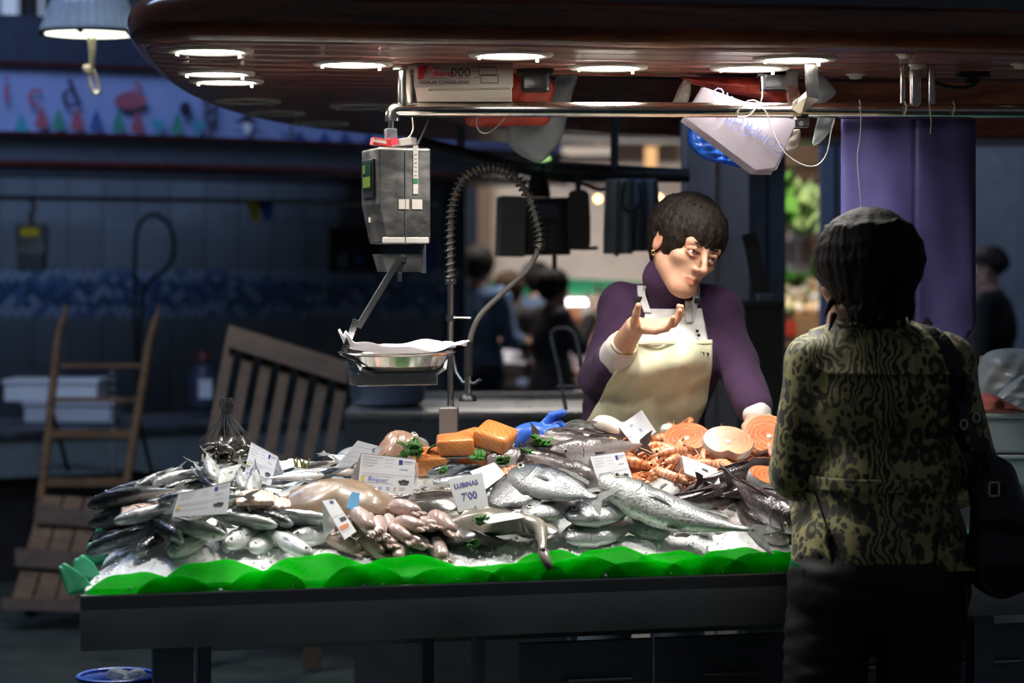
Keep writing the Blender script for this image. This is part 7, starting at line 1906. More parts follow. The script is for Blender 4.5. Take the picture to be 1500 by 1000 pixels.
def hair_sdf(F, c, Mh, seed, ends, n=150, s=1.0, puff=1.0, base=True, r0=.011):
    """cap of locks combed from the crown; ends(az) gives the height where a lock stops"""
    rg = random.Random(seed); c = Vector(c); Rn = np.array(Mh)
    rx, ry, rz = .080*puff, .100*puff, .092*puff; cc = Vector((0, -.020, .036))
    if base:
        F.ell(c + Mh @ (Vector((0, -.030, .046))*s), [rx*.98*s, ry*.92*s, rz*.98*s], Rn, .01)
    for i in range(n):
        az = 2*PI*i/n + rg.uniform(-.05, .05); zend = ends(az) + rg.uniform(-.012, .010)
        th0 = rg.uniform(.10, .55); pts = []; rs = []; m = 7; off = rg.uniform(-.003, .008)
        zs0 = math.cos(th0)*rz
        for j in range(m+1):
            t = j/m; z = (zs0*(1-t) + (zend-cc.z)*t)
            if z > -rz*.2: st = math.sqrt(max(.02, 1-(z/rz)**2))
            else: st = .98 - .52*max(0, (-z/rz-.2))**1.2
            a2 = az + .30*(t-.3)*math.sin(i*1.7) + .10*math.sin(t*5+i)
            p = cc + Vector((math.sin(a2)*st*(rx+off), math.cos(a2)*st*(ry+off), z))
            pts.append(c + Mh @ (p*s)); rs.append((r0*(1-.75*t**2)+.002)*s)
        F.chain(pts, rs, .004)
def hand_sdf(F, wrist, f, n, right=True, curl=(.3, .35, .4, .45), spread=.09, thumb=(.5, .4), s=1.0):
    """palm normal n, finger direction f"""
    f = Vector(f).normalized(); n = Vector(n); n = (n-f*n.dot(f)).normalized(); th = f.cross(n) if right else n.cross(f)
    w = Vector(wrist)
    kn = []
    for i, (x, y) in enumerate(((.030, .088), (.010, .092), (-.011, .088), (-.029, .080))):
        k_ = w + th*x*s + f*y*s; kn.append(k_)
        F.cap(w + th*x*.55*s + f*.012*s, k_, .0125*s, .0105*s, .012)
    L = ((.040, .026, .021), (.045, .029, .022), (.041, .027, .021), (.033, .021, .018))
    for i in range(4):
        p = kn[i]; a = curl[i]*.5; d0 = (f + th*spread*(1.5-i)*.8).normalized()
        for j, l in enumerate(L[i]):
            d = d0*math.cos(a) + n*math.sin(a); q = p + d*l*s
            F.cap(p, q, (.0092-.0009*j)*s, (.0086-.0011*j)*s, .003); p = q; a += curl[i]
    p = w + th*.018*s + f*.018*s
    d = (th*.72 + f*.62 + n*thumb[0]).normalized(); q = p + d*.045*s; F.cap(p, q, .0155*s, .012*s, .012)
    d2 = (th*.35 + f*.85 + n*thumb[1]).normalized(); r_ = q + d2*.032*s; F.cap(q, r_, .0112*s, .010*s, .005)
    d3 = (th*.10 + f*.9 + n*thumb[1]*1.2).normalized(); F.cap(r_, r_ + d3*.026*s, .0098*s, .0078*s, .004)
def wparts(root):
    inv = Matrix.Translation(-Vector(root.location))
    def add(o, parent=None):
        o.parent = parent or root
        o.matrix_parent_inverse = inv if parent is None else Matrix.Identity(4)
        return o
    return add
def drape(F, rows, off, mat, name, Y=5.92, nu=30, nv=40, thick=.003, wave=0.0, seed=0, gap=None):
    """cloth panel lying on a body; rows: (photo y, left x, right x)"""
    ys = [r[0] for r in rows]; xl = [r[1] for r in rows]; xr = [r[2] for r in rows]
    G = np.zeros((nv+1, nu+1, 3)); kk = Y/FPX
    for j in range(nv+1):
        y = ys[0] + (ys[-1]-ys[0])*j/nv; a, b = np.interp(y, ys, xl), np.interp(y, ys, xr)
        px = a + (b-a)*np.arange(nu+1)/nu
        X = (px-750)*kk; Z = np.full(nu+1, CAMZ+(HOR-y)*kk); D = F.front(X, Z)
        ok = ~np.isnan(D)
        if ok.sum() > 1:
            idx = np.arange(nu+1); D2 = np.interp(idx, idx[ok], D[ok])
            for q in idx[~ok]:
                near = idx[ok][np.argmin(abs(idx[ok]-q))]; D2[q] = D[near] + (abs(q-near)/nu)*.22*1.2
            D = D2
        else: D = np.full(nu+1, G[j-1, :, 1].mean() if j else Y)
        G[j, :, 0] = X; G[j, :, 1] = D - off; G[j, :, 2] = Z
    for _ in range(3):
        H = G[:, :, 1].copy(); H[1:-1, 1:-1] = (G[:-2, 1:-1, 1]+G[2:, 1:-1, 1]+G[1:-1, :-2, 1]+G[1:-1, 2:, 1]+2*G[1:-1, 1:-1, 1])/6; G[:, :, 1] = np.minimum(H, G[:, :, 1]+.004)
    rgn = np.random.RandomState(seed); ph = rgn.uniform(0, 6, 6)
    A, B = np.meshgrid(np.arange(nu+1)/nu, np.arange(nv+1)/nv)
    G[:, :, 1] -= wave*(np.sin(A*7+B*9+ph[0]) + .6*np.sin(A*13-B*6+ph[1]) + .5*np.sin(B*17+A*3+ph[2]))*.5 + wave*.5
    if gap: G[:, :, 1] -= gap*np.clip((B-.75)/.25, 0, 1)**2
    V = G.reshape(-1, 3); Q = np.array([(j*(nu+1)+i, (j+1)*(nu+1)+i, (j+1)*(nu+1)+i+1, j*(nu+1)+i+1) for j in range(nv) for i in range(nu)])
    o = link(name, np_mesh(name, V, Q), mat, None, True); solid(o, thick, 1.0); return o

# ---------------------------------------------------------------- the fishmonger
fm = empty('person', (P(940, 640, 6.1).x, 6.1, 0), 'person in purple knit sweater and cream apron gesturing behind the fish counter', 'person')
fadd = wparts(fm)
J = dict(pel=P(936, 700, 6.14), waist=P(938, 640, 6.10), belly=P(944, 592, 6.06), chest=P(968, 520, 6.0), upch=P(980, 468, 5.98), neck=P(983, 436, 5.96),
         shR=P(912, 452, 6.02), elR=P(880, 556, 5.98), wrR=P(930, 478, 5.72), shL=P(1048, 454, 6.0), elL=P(1082, 535, 5.93), wrL=P(1108, 606, 5.80))
Hc = P(1004, 362, 5.88); Mh = frame((.47, -.84, -.27), (.36, 0, .93))
def torso(F, g=0.0, arms=True):
    F.ell(J['chest'], (.150+g, .100+g, .150+g), None, .03); F.ell(J['belly'], (.145+g, .110+g, .115+g), None, .05); F.ell(J['waist'], (.155+g, .118+g, .10+g), None, .05)
    F.cap(J['shR'], J['shL'], .050+g, .050+g, .05); F.cap(J['upch'], J['neck'], .085+g, .052+g, .05)
    for q in (-1, 1): F.ell(J['chest']+Vector((q*.065, -.075, -.01)), (.060+g, .055+g, .058+g), None, .04)
B = Field(P(835, 270, 6.15) - Vector((.05, .5, 0)) * Vector((1, 0, 0)).x - Vector((0, .45, 0)), P(1150, 270, 6.15) + Vector((0, .16, 0)), .003)
lo_ = Vector((P(840, 0, 6.1).x-.03, 5.50, .0)); hi_ = Vector((P(1145, 0, 6.0).x+.03, 6.36, 1.78))
B = Field((lo_.x, lo_.y, .86), hi_, .003)
torso(B)
B.cap(J['waist'], J['waist']+Vector((0, .02, -.2)), .14, .15, .05)
for a_, b_, c_, rr_ in (('shR', 'elR', 'wrR', 1), ('shL', 'elL', 'wrL', 1)): B.chain([J[a_], J[b_], J[c_]], [.050, .040, .0255], .02)
B.cap(J['neck'], Hc + Mh @ Vector((0, -.02, -.06)), .048, .046, .03)
hg = head_sdf(B, Hc, Mh)
fR = Vector((.74, -.62, .02)); hand_sdf(B, J['wrR'], fR, (-.10, -.40, .92), True, (.40, .46, .50, .55), .10, (1.0, 1.2), .95)
hand_sdf(B, J['wrL'], (.28, -.66, -.30), (-.1, .40, -.8), False, (.25, .25, .25, .25), .1, (.2, .2), .98)
bo = B.build('body', M['skin'], None, 1); fadd(bo)
Rh = np.array(Mh)
tint(bo, [(hg(0, .086, -.0685), (.024, .016, .0085), (.80, .56, .52), Rh), (hg(-.032, .08, .0), (.026, .02, .019), (.80, .70, .66), Rh), (hg(.032, .08, .0), (.026, .02, .019), (.80, .70, .66), Rh), (hg(-.08, -.01, -.005), (.02, .03, .04), (1.0, .82, .78), Rh), (hg(0, .11, -.03), (.018, .018, .018), (1.0, .86, .82), Rh)])
for q in (-1, 1):
    c = hg(q*.032, .0745, .0015); ey = MB().ball(c, .0118, 16).build('eye', M['sclera'], None, True); fadd(ey)
    look = (Mh @ Vector((-.10, .97, .10))).normalized()
    ii = MB().ball(c + look*.0068, (.0066, .0066, .0066), 12).build('iris', M['iris'], None, True); ii.parent = ey
    bw2 = MB().tube(catmull([hg(q*.014, .084, .020), hg(q*.030, .087, .0255), hg(q*.050, .072, .021)], 8), [.0012, .0022, .0026, .0026, .0024, .0022, .0018, .0014, .0008], 6).build('eyebrow', M['hair'], None, True); fadd(bw2)
er = MB().tube([hg(-.083, -.006, -.040) + Vector((.0, .0, -.004)) + Vector((.004*math.cos(a), 0, .006*math.sin(a))) for a in np.linspace(0, 2*PI, 13)[:-1]], .0016, 6, closed=True).build('earring', plain('gold_metal', (.8, .55, .2), .2, 1), None, True); fadd(er)
Hf = Field(Hc - Vector((.16, .17, .16)), Hc + Vector((.16, .17, .17)), .0028)
def ends_v(az):
    d = abs((az+PI) % (2*PI)-PI); left = ((az+PI) % (2*PI)-PI)
    if d < .75: return .030 + .006*math.sin(az*9)
    if d < 1.10: return (-.070 if left > 0 else -.060)
    if d < 1.75: return (-.075 if left > 0 else .016)
    return -.085
hair_sdf(Hf, Hc, Mh, 4, ends_v, 300, 1.0, 1.02, True, .0075)
for q in range(34):   # loose strands
    a = random.uniform(0, 6.28); p0 = Hc + Mh @ Vector((.03*math.cos(a), -.02+.03*math.sin(a), .118)); p1 = Hc + Mh @ Vector((.075*math.cos(a), -.02+.095*math.sin(a), .085+random.uniform(0, .03)))
    Hf.cap(p0, p1, .005, .002, .003)
fadd(Hf.build('hair', M['hair'], None, 1))
# sweater
def knit(name, c1, c2):
    t = NT(name); v = t.coord(); n1 = t.noise(v, 8, 4, .6); wv = t.n('ShaderNodeTexWave', Scale=115.0, Distortion=1.0); wv.bands_direction = 'X'; t.l(v, wv.inputs['Vector'])
    w2 = t.n('ShaderNodeTexWave', Scale=90.0, Distortion=1.5); w2.bands_direction = 'Z'; t.l(v, w2.inputs['Vector'])
    hgt = t.math('MULTIPLY', wv.outputs[0], w2.outputs[0])
    t.col(t.mix(t.math('MULTIPLY', hgt, .5), t.ramp(n1.outputs[0], [(.3, c1), (.7, c2)]), (.09, .035, .11))); t.set(Roughness=.75, Sheen_Weight=.08, Sheen_Roughness=.4); t.bump(hgt, .5, .004); return t.m
M['knit'] = knit('purple_knit', (.026, .005, .034), (.045, .010, .056))
Sw = Field((lo_.x-.02, 5.55, .96), (hi_.x+.02, 6.36, 1.60), .004)
torso(Sw, .012)
def seg(p, q, t): return p.lerp(q, t)
Sw.chain([J['shR'], J['elR']], [.060, .051], .03); Sw.chain([J['elR'], seg(J['elR'], J['wrR'], .36)], [.051, .050], .01)
Sw.chain([J['shL'], J['elL']], [.060, .051], .03); Sw.chain([J['elL'], seg(J['elL'], J['wrL'], .86)], [.050, .047], .01)
Sw.cap(J['neck'] + Vector((.0, .0, -.01)), Hc + Mh @ Vector((0, -.02, -.088)), .066, .062, .02); Sw.noise(.0035, 9, 3, 2)
swF = Sw
fadd(Sw.build('sweater', M['knit'], None, 1))
# white under-sleeves
M['under'] = cloth_mat('white_cotton', (.72, .67, .64), .8, .15)
U = Field((lo_.x-.02, 5.55, 1.05), (hi_.x+.02, 6.1, 1.50), .0035)
U.chain([seg(J['elR'], J['wrR'], .26), seg(J['elR'], J['wrR'], .62)], [.046, .041], .005); U.noise(.002, 14, 5)
fadd(U.build('cuff', M['under'], None, 1))
U = Field((J['elL'].x-.05, 5.6, 1.05), (hi_.x+.02, 6.1, 1.40), .0035); U.chain([seg(J['elL'], J['wrL'], .78), seg(J['elL'], J['wrL'], 1.0)], [.043, .038], .005); U.noise(.002, 14, 5)
fadd(U.build('cuff', M['under'], None, 1))
bp = seg(J['elR'], J['wrR'], .70); bd = (J['wrR']-J['elR']).normalized(); b1 = bd.orthogonal().normalized(); b2 = bd.cross(b1)
fadd(MB().tube([bp + (b1*math.cos(a)+b2*math.sin(a))*.0345 for a in np.linspace(0, 2*PI, 25)[:-1]], .0018, 6, closed=True).build('bracelet', bpy.data.materials['gold_metal'], None, True))
# apron
M['bib'] = cloth_mat('white_apron_cloth', (.72, .70, .68), .55, .25); M['apron'] = cloth_mat('cream_oilcloth', (.66, .63, .44), .45, .35)
fadd(drape(swF, [(452, 946, 1027), (475, 942, 1031), (505, 928, 1036)], .008, M['bib'], 'apron_bib', wave=.003))
ap = drape(swF, [(499, 926, 1040), (530, 905, 1040), (560, 888, 1038), (590, 878, 1036), (612, 866, 1028), (640, 848, 1016), (690, 842, 1006)], .016, M['apron'], 'apron_front', nv=70, nu=56, wave=.016, seed=2); fadd(ap)
fadd(drape(swF, [(497, 925, 1041), (503, 921, 1041)], .0275, M['apron'], 'apron_hem', nu=46, nv=3, thick=.002))
sk_ = drape(swF, [(640, 842, 1014), (700, 838, 1010), (800, 834, 1012)], .030, M['apron'], 'apron_skirt', nv=20, wave=.006, seed=5)
for q_ in (sk_, ap):                                         # the cloth hangs behind the counter, not in it
    for v_ in q_.data.vertices:
        vv_ = uv_of(v_.co)[1]
        if v_.co.z < 1.09 and vv_ < VMAX+.052: v_.co += NV*(VMAX+.052-vv_)
fadd(sk_)
for xs_, nm in ((((419, 935, 945), (432, 935, 945), (458, 943, 953)), 'r'), (((418, 1017, 1027), (440, 1013, 1023), (472, 1004, 1014)), 'l')):
    fadd(drape(swF, list(xs_), .012, M['bib'], 'strap', nu=4, nv=16, thick=.002))
for px, py, rz in ((938, 438, 0), (1019, 440, 0)):
    y = swF.front([(px-750)*5.92/FPX], [CAMZ+(HOR-py)*5.92/FPX])[0]
    y = 5.9 if np.isnan(y) else y
    fadd(MB().box(((px-750)*5.92/FPX, y-.017, CAMZ+(HOR-py)*5.92/FPX), (.026, .008, .014), None, .002).build('buckle', M['black']))
fadd(drape(swF, [(440, 1001, 1012), (472, 1003, 1013)], .016, M['bib'], 'strap_end', nu=4, nv=10, thick=.002))
for px, py in ((1021, 490), (1019, 484), (1026, 516), (1033, 517), (1022, 515), (1038, 576), (1030, 606)):
    y = swF.front([(px-750)*5.92/FPX], [CAMZ+(HOR-py)*5.92/FPX])[0]
    if not np.isnan(y): fadd(MB().lathe([(.0001, -.002), (.004, -.0015), (.0045, 0)], ((px-750)*5.92/FPX, y-.026, CAMZ+(HOR-py)*5.92/FPX), 10, rotm(PI/2, 0, 0)).build('rivet', M['black']))
# trousers and boots (behind the counter)
T = Field((lo_.x, 5.9, 0), (hi_.x-.1, 6.4, 1.12), .008)
for q in (-1, 1):
    hp = Vector((fm.location.x+q*.085, 6.16, .90)); T.chain([hp, Vector((hp.x+q*.015, 6.14, .48)), Vector((hp.x+q*.02, 6.18, .10))], [.095, .066, .055], .03)
T.ell(Vector((fm.location.x, 6.15, .97)), (.165, .125, .13), None, .04)
fadd(T.build('trousers', M['cloth_dark'], None, 1))
for q in (-1, 1):
    bt_ = Field((fm.location.x+q*.105-.09, 5.95, -.005), (fm.location.x+q*.105+.09, 6.32, .30), .008); bt_.cap((fm.location.x+q*.105, 6.18, .06), (fm.location.x+q*.105, 6.18, .26), .06, .065, .02); bt_.cap((fm.location.x+q*.105, 6.17, .045), (fm.location.x+q*.105, 6.03, .04), .045, .04, .03); bt_.half((0, 0, .002), (0, 0, -1)); fadd(bt_.build('boot', M['black'], None, 1))

# ---------------------------------------------------------------- the customer
def leopard():
    t = NT('leopard_print_cloth'); v = t.coord('Object', (1, 1, .8)); nz = t.noise(v, 14, 3, .5); d = t.n('ShaderNodeVectorMath'); d.operation = 'MULTIPLY_ADD'
    t.l(nz.outputs['Color'], d.inputs[0]); d.inputs[1].default_value = (.035, .035, .035); t.l(v, d.inputs[2])
    vo = t.n('ShaderNodeTexVoronoi', Scale=25.0, Randomness=.85); t.l(d.outputs[0], vo.inputs['Vector'])
    ring = t.ramp(vo.outputs['Distance'], [(.17, (0, 0, 0)), (.23, (1, 1, 1)), (.46, (1, 1, 1)), (.52, (0, 0, 0))])
    brk = t.ramp(t.noise(v, 60, 2).outputs[0], [(.33, (0, 0, 0)), (.39, (1, 1, 1))]); v2 = t.n('ShaderNodeTexVoronoi', Scale=62.0, Randomness=1.0); t.l(d.outputs[0], v2.inputs['Vector'])
    dots = t.math('MULTIPLY', t.ramp(v2.outputs['Distance'], [(.36, (1, 1, 1)), (.44, (0, 0, 0))]), t.ramp(vo.outputs['Distance'], [(.46, (0, 0, 0)), (.52, (1, 1, 1))]))
    spots = t.math('MAXIMUM', t.math('MULTIPLY', ring, brk), dots)
    core = t.ramp(vo.outputs['Distance'], [(.20, (1, 1, 1)), (.40, (0, 0, 0))])
    d2 = t.n('ShaderNodeVectorMath'); d2.operation = 'MULTIPLY_ADD'; n3 = t.noise(v, 9, 3, .6); t.l(n3.outputs['Color'], d2.inputs[0]); d2.inputs[1].default_value = (.16, .16, .10); t.l(v, d2.inputs[2])
    wv = t.n('ShaderNodeTexWave', Scale=20.0, Distortion=4.0, Detail=2.0, Detail_Scale=1.5); wv.bands_direction = 'X'; t.l(d2.outputs[0], wv.inputs['Vector'])
    zeb = t.ramp(wv.outputs[0], [(.40, (0, 0, 0)), (.52, (1, 1, 1))])
    sel = t.ramp(t.noise(v, 5.5, 2).outputs[0], [(.55, (0, 0, 0)), (.58, (1, 1, 1))])
    dark = t.mix(sel, spots, zeb)
    base = t.ramp(t.noise(v, 7, 4).outputs[0], [(.35, (.28, .255, .10)), (.65, (.46, .43, .18))])
    base = t.mix(t.math('MULTIPLY', t.math('MULTIPLY', core, .6), t.math('SUBTRACT', 1.0, sel)), base, (.12, .085, .035))
    t.col(t.mix(t.math('MULTIPLY', dark, .94), base, (.012, .010, .008))); t.set(Roughness=.62, Sheen_Weight=.2); t.bump(t.noise(v, 9, 4).outputs[0], .25, .02); return t.m
M['leopard'] = leopard(); M['denim_black'] = cloth_mat('black_denim', (.014, .013, .015), .6, .3)
cu = empty('person', (P(1290, 1450, 4.93).x, 4.93, 0), 'person in olive leopard print jacket and black trousers standing at the counter', 'person')
cadd = wparts(cu)
YCu = 4.93
Q_ = dict(chest=P(1290, 575, YCu), waist=P(1296, 700, YCu), hips=P(1290, 815, YCu-.01), neck=P(1264, 478, YCu), shL=P(1194, 532, YCu+.01), shR=P(1388, 535, YCu-.01), elL=P(1166, 692, YCu+.05), wrL=P(1196, 690, YCu+.24), elR=P(1424, 680, YCu+.02), wrR=P(1402, 715, YCu+.2))
Hc2 = P(1264, 408, 4.90); Mh2 = frame((-.62, .78, -.05), (0, 0, 1))
lo2 = Vector((P(1110, 0, YCu).x, 4.70, 0)); hi2 = Vector((P(1470, 0, YCu).x, 5.38, 1.68))
B2 = Field(lo2, hi2, .005)
B2.ell(Q_['chest'], (.145, .095, .16), None, .04); B2.ell(Q_['waist'], (.140, .10, .11), None, .05); B2.ell(Q_['hips'], (.165, .115, .12), None, .05)
B2.cap(Q_['shL'], Q_['shR'], .048, .048, .05); B2.cap(P(1275, 525, YCu), Q_['neck'], .075, .048, .05); B2.cap(Q_['neck'], Hc2 + Mh2 @ Vector((0, -.02, -.05)), .047, .047, .03)
B2.chain([Q_['shL'], Q_['elL'], Q_['wrL']], [.046, .038, .026], .02); B2.chain([Q_['shR'], Q_['elR'], Q_['wrR']], [.046, .038, .026], .02)
legs = [(P(1222, 870, YCu), P(1190, 1120, YCu-.01), P(1172, 1400, YCu)), (P(1352, 870, YCu), P(1338, 1120, YCu+.01), P(1330, 1400, YCu))]
for a_, b_, c_ in legs:
    c_ = Vector((c_.x, c_.y, .07)); b_ = Vector((b_.x, b_.y, .48)); B2.chain([a_, b_, c_], [.088, .055, .042], .03); B2.cap(c_-Vector((0, .03, .03)), c_+Vector((-.03, .14, -.04)), .035, .03, .02)
hg2 = head_sdf(B2, Hc2, Mh2, 1.0, None, False)
hand_sdf(B2, Q_['wrL'], (.35, .75, -.35), (.3, .1, -1), False, (.3, .3, .3, .3)); hand_sdf(B2, Q_['wrR'], (-.3, .8, -.4), (-.3, .1, -1), True, (.3, .3, .3, .3))
b2 = B2.build('body', M['skin2'], None, 1); cadd(b2); tint(b2, [(hg2(0, .09, -.067), (.024, .014, .012), (.8, .5, .5), np.array(Mh2))])
for q in (-1, 1):
    ey = MB().ball(hg2(q*.032, .080, .002), .0118, 12).build('eye', M['sclera'], None, True); cadd(ey)
    ii = MB().ball(hg2(q*.032, .0885, .002), .006, 10).build('iris', M['iris'], None, True); ii.parent = ey
Hf2 = Field(Hc2 - Vector((.18, .18, .18)), Hc2 + Vector((.18, .18, .18)), .0032)
def ends_c(az):
    d = abs((az+PI) % (2*PI)-PI)
    if d < .7: return .035
    if d < 1.1: return -.035
    return -.092
hair_sdf(Hf2, Hc2, Mh2, 9, ends_c, 320, 1.0, 1.12, True, .0075)
rg = random.Random(77)
for q in range(70):
    a = rg.uniform(0, 6.28); z0 = rg.uniform(-.08, .12); p0 = Mh2 @ Vector((.078*math.cos(a), -.02+.095*math.sin(a), z0)); 
    if math.sin(a) > .55 and z0 < .05: continue
    p1 = p0*1.04 + Vector((rg.uniform(-.012, .012), rg.uniform(-.01, .01), -.03))
    Hf2.chain([Hc2+p0, Hc2+p1], [.008, .002], .004)
cadd(Hf2.build('hair', M['hair2'], None, 1))
# jacket
Jk = Field((lo2.x-.02, 4.70, .98), (hi2.x+.02, 5.30, 1.50), .004)
Jk = Field((lo2.x-.02, 4.70, .88), (hi2.x+.02, 5.30, 1.50), .004)
Jk.ell(Q_['chest'], (.162, .112, .165), None, .04); Jk.ell(Q_['waist'], (.152, .112, .10), None, .05); Jk.ell(P(1292, 800, YCu), (.182, .132, .14), None, .05); Jk.ell(P(1292, 850, YCu), (.195, .145, .10), None, .05)
Jk.cap(Q_['shL'], Q_['shR'], .056, .056, .05); Jk.cap(P(1275, 525, YCu), P(1264, 480, YCu), .095, .070, .04)
Jk.chain([Q_['shL'], Q_['elL']], [.060, .056], .025); Jk.chain([Q_['elL'], Q_['elL'].lerp(Q_['wrL'], .85)], [.056, .050], .01)
Jk.chain([Q_['shR'], Q_['elR']], [.060, .054], .025); Jk.chain([Q_['elR'], Q_['elR'].lerp(Q_['wrR'], .85)], [.054, .048], .01)
Jk.noise(.004, 6, 8, 2, (1, 1, .6)); 
zhem = P(0, 832, YCu).z
Jk.half((0, 0, zhem), (.03, 0, -1))
# open the neck
Jk.cap(P(1264, 455, YCu+.01), P(1262, 430, YCu+.01), .055, .06, .01, 's')
cadd(Jk.build('jacket', M['leopard'], None, 1))
cadd(drape(Jk, [(474, 1232, 1322), (488, 1196, 1372), (515, 1186, 1396), (540, 1200, 1398), (549, 1214, 1392)], .004, M['leopard'], 'jacket_yoke', Y=4.82, nu=36, nv=24, thick=.003, gap=.010))
cadd(drape(Jk, [(456, 1228, 1316), (466, 1226, 1322), (478, 1230, 1330)], .010, M['leopard'], 'collar', Y=4.84, nu=24, nv=10, thick=.004, gap=.004))
cadd(drape(Jk, [(702, 1196, 1402), (722, 1194, 1404)], .009, M['leopard'], 'belt', Y=4.82, nu=40, nv=6, thick=.004))
cadd(drape(Jk, [(700, 1318, 1328), (726, 1318, 1328)], .015, M['leopard'], 'belt_loop', Y=4.82, nu=4, nv=6, thick=.003))
# peplum pleats
for px0, px1 in ((1172, 1215), (1372, 1424)):
    cadd(drape(Jk, [(728, (px0+px1)/2-10, (px0+px1)/2+10), (790, px0, px1), (836, px0-4, px1+4)], .008, M['leopard'], 'peplum_pleat', Y=4.82, nu=14, nv=16, thick=.003, wave=.008, gap=.012))
# trousers
T2 = Field((lo2.x, 4.70, .04), (hi2.x, 5.2, 1.06), .005)
T2.ell(P(1288, 830, YCu-.005), (.180, .130, .13), None, .04); T2.ell(P(1240, 862, YCu-.05), (.10, .09, .09), None, .05); T2.ell(P(1340, 862, YCu-.05), (.10, .09, .09), None, .05)
for a_, b_, c_ in legs: T2.chain([a_, Vector((b_.x, b_.y, .48)), Vector((c_.x, c_.y, .10))], [.100, .072, .062], .035)
T2.noise(.003, 9, 12, 2, (.6, .6, 2)); T2.half((0, 0, .06), (0, 0, -1))
cadd(T2.build('trousers', M['denim_black'], None, 1))
for a_, b_, c_ in legs:
    s_ = Field((c_.x-.12, 4.80, -.004), (c_.x+.10, 5.15, .14), .005); s_.cap((c_.x, 4.90, .045), (c_.x-.02, 5.06, .032), .045, .034, .02); s_.cap((c_.x, 4.92, .05), (c_.x, 4.92, .10), .043, .04, .02); s_.half((0, 0, .002), (0, 0, -1)); cadd(s_.build('shoe', M['black'], None, 1))
# white tag at the jacket side
cadd(MB().box(P(1164, 826, 4.85), (.020, .006, .009), rotm(0, .5, 0), .002).build('jacket_tag', M['leaf_teal']))

# shoulder bag
M['leather'] = plain('black_glossy_leather', (.010, .010, .011), .22, var=.3, vscale=20, bump=.3, bscale=30)
YBg = 4.855
bag = empty('shoulder_bag', P(1455, 868, YBg), 'slouchy black leather shoulder bag with buckled strap on the leopard jacket', 'bag')
G_ = Field((P(1395, 0, YBg).x, 4.72, P(0, 890, YBg).z), (P(1530, 0, YBg).x, 5.05, P(0, 590, YBg).z), .004)
G_.cap(P(1438, 690, YBg), P(1462, 690, YBg), .022, .022, .03); G_.ell(P(1476, 800, YBg), (.076, .055, .095), None, .05); G_.ell(P(1460, 740, YBg), (.046, .042, .08), None, .05); G_.ell(P(1462, 830, YBg), (.056, .048, .055), None, .05)
G_.cap(P(1442, 650, YBg), P(1446, 700, YBg), .020, .030, .03); G_.noise(.006, 7, 4, 2)
badd = wparts(bag); badd(G_.build('pouch', M['leather'], None, 1))
jb = lambda px, py, o_=.012: Vector(((px-750)/FPX*4.82, (lambda y: (4.80 if np.isnan(y) else y)-o_)(Jk.front([(px-750)/FPX*4.82], [CAMZ+(HOR-py)/FPX*4.82])[0]), CAMZ+(HOR-py)/FPX*4.82))
st1 = [P(1362, 470, 5.0), jb(1368, 480), jb(1384, 500), jb(1396, 540), jb(1404, 590), jb(1408, 630), P(1420, 670, 4.80), P(1432, 700, 4.82)]
badd(MB().ribbon(catmull(st1, 30), .020, .004, (0, -1, .2)).build('strap', M['leather']))
st2 = [jb(1376, 484, .018), jb(1394, 505, .018), jb(1408, 550, .018), jb(1416, 600, .018), P(1432, 650, 4.79), P(1446, 690, 4.80), P(1450, 715, 4.80)]
badd(MB().ribbon(catmull(st2, 30), .018, .004, (0, -1, .2)).build('strap', M['leather']))
badd(MB().ribbon([P(1432, 712, 4.805), P(1452, 716, 4.80), P(1474, 720, 4.81)], .024, .005, (0, -1, 0)).build('buckle_strap', M['leather']))
fr = MB()
cb = P(1456, 716, 4.795)
for dx, dz, sx, sz_ in ((0, .014, .022, .003), (0, -.014, .022, .003), (.010, 0, .003, .030), (-.010, 0, .003, .030)): fr.box(cb+Vector((dx, 0, dz)), (sx, .004, sz_))
badd(fr.build('buckle', M['chrome']))
badd(MB().tube(catmull([P(1412, 850, 4.84), P(1416, 880, 4.83), P(1414, 905, 4.83), P(1416, 925, 4.83)], 10), .004, 6).build('tassel', M['leather']))
for px, py in ((1412, 622), (1430, 612)):
    q0 = P(px, py, 4.79); badd(MB().tube([q0+Vector((.007*math.cos(a), 0, .010*math.sin(a))) for a in np.linspace(0, 2*PI, 13)[:-1]], .0022, 6, closed=True).build('ring', M['chrome'], None, True))

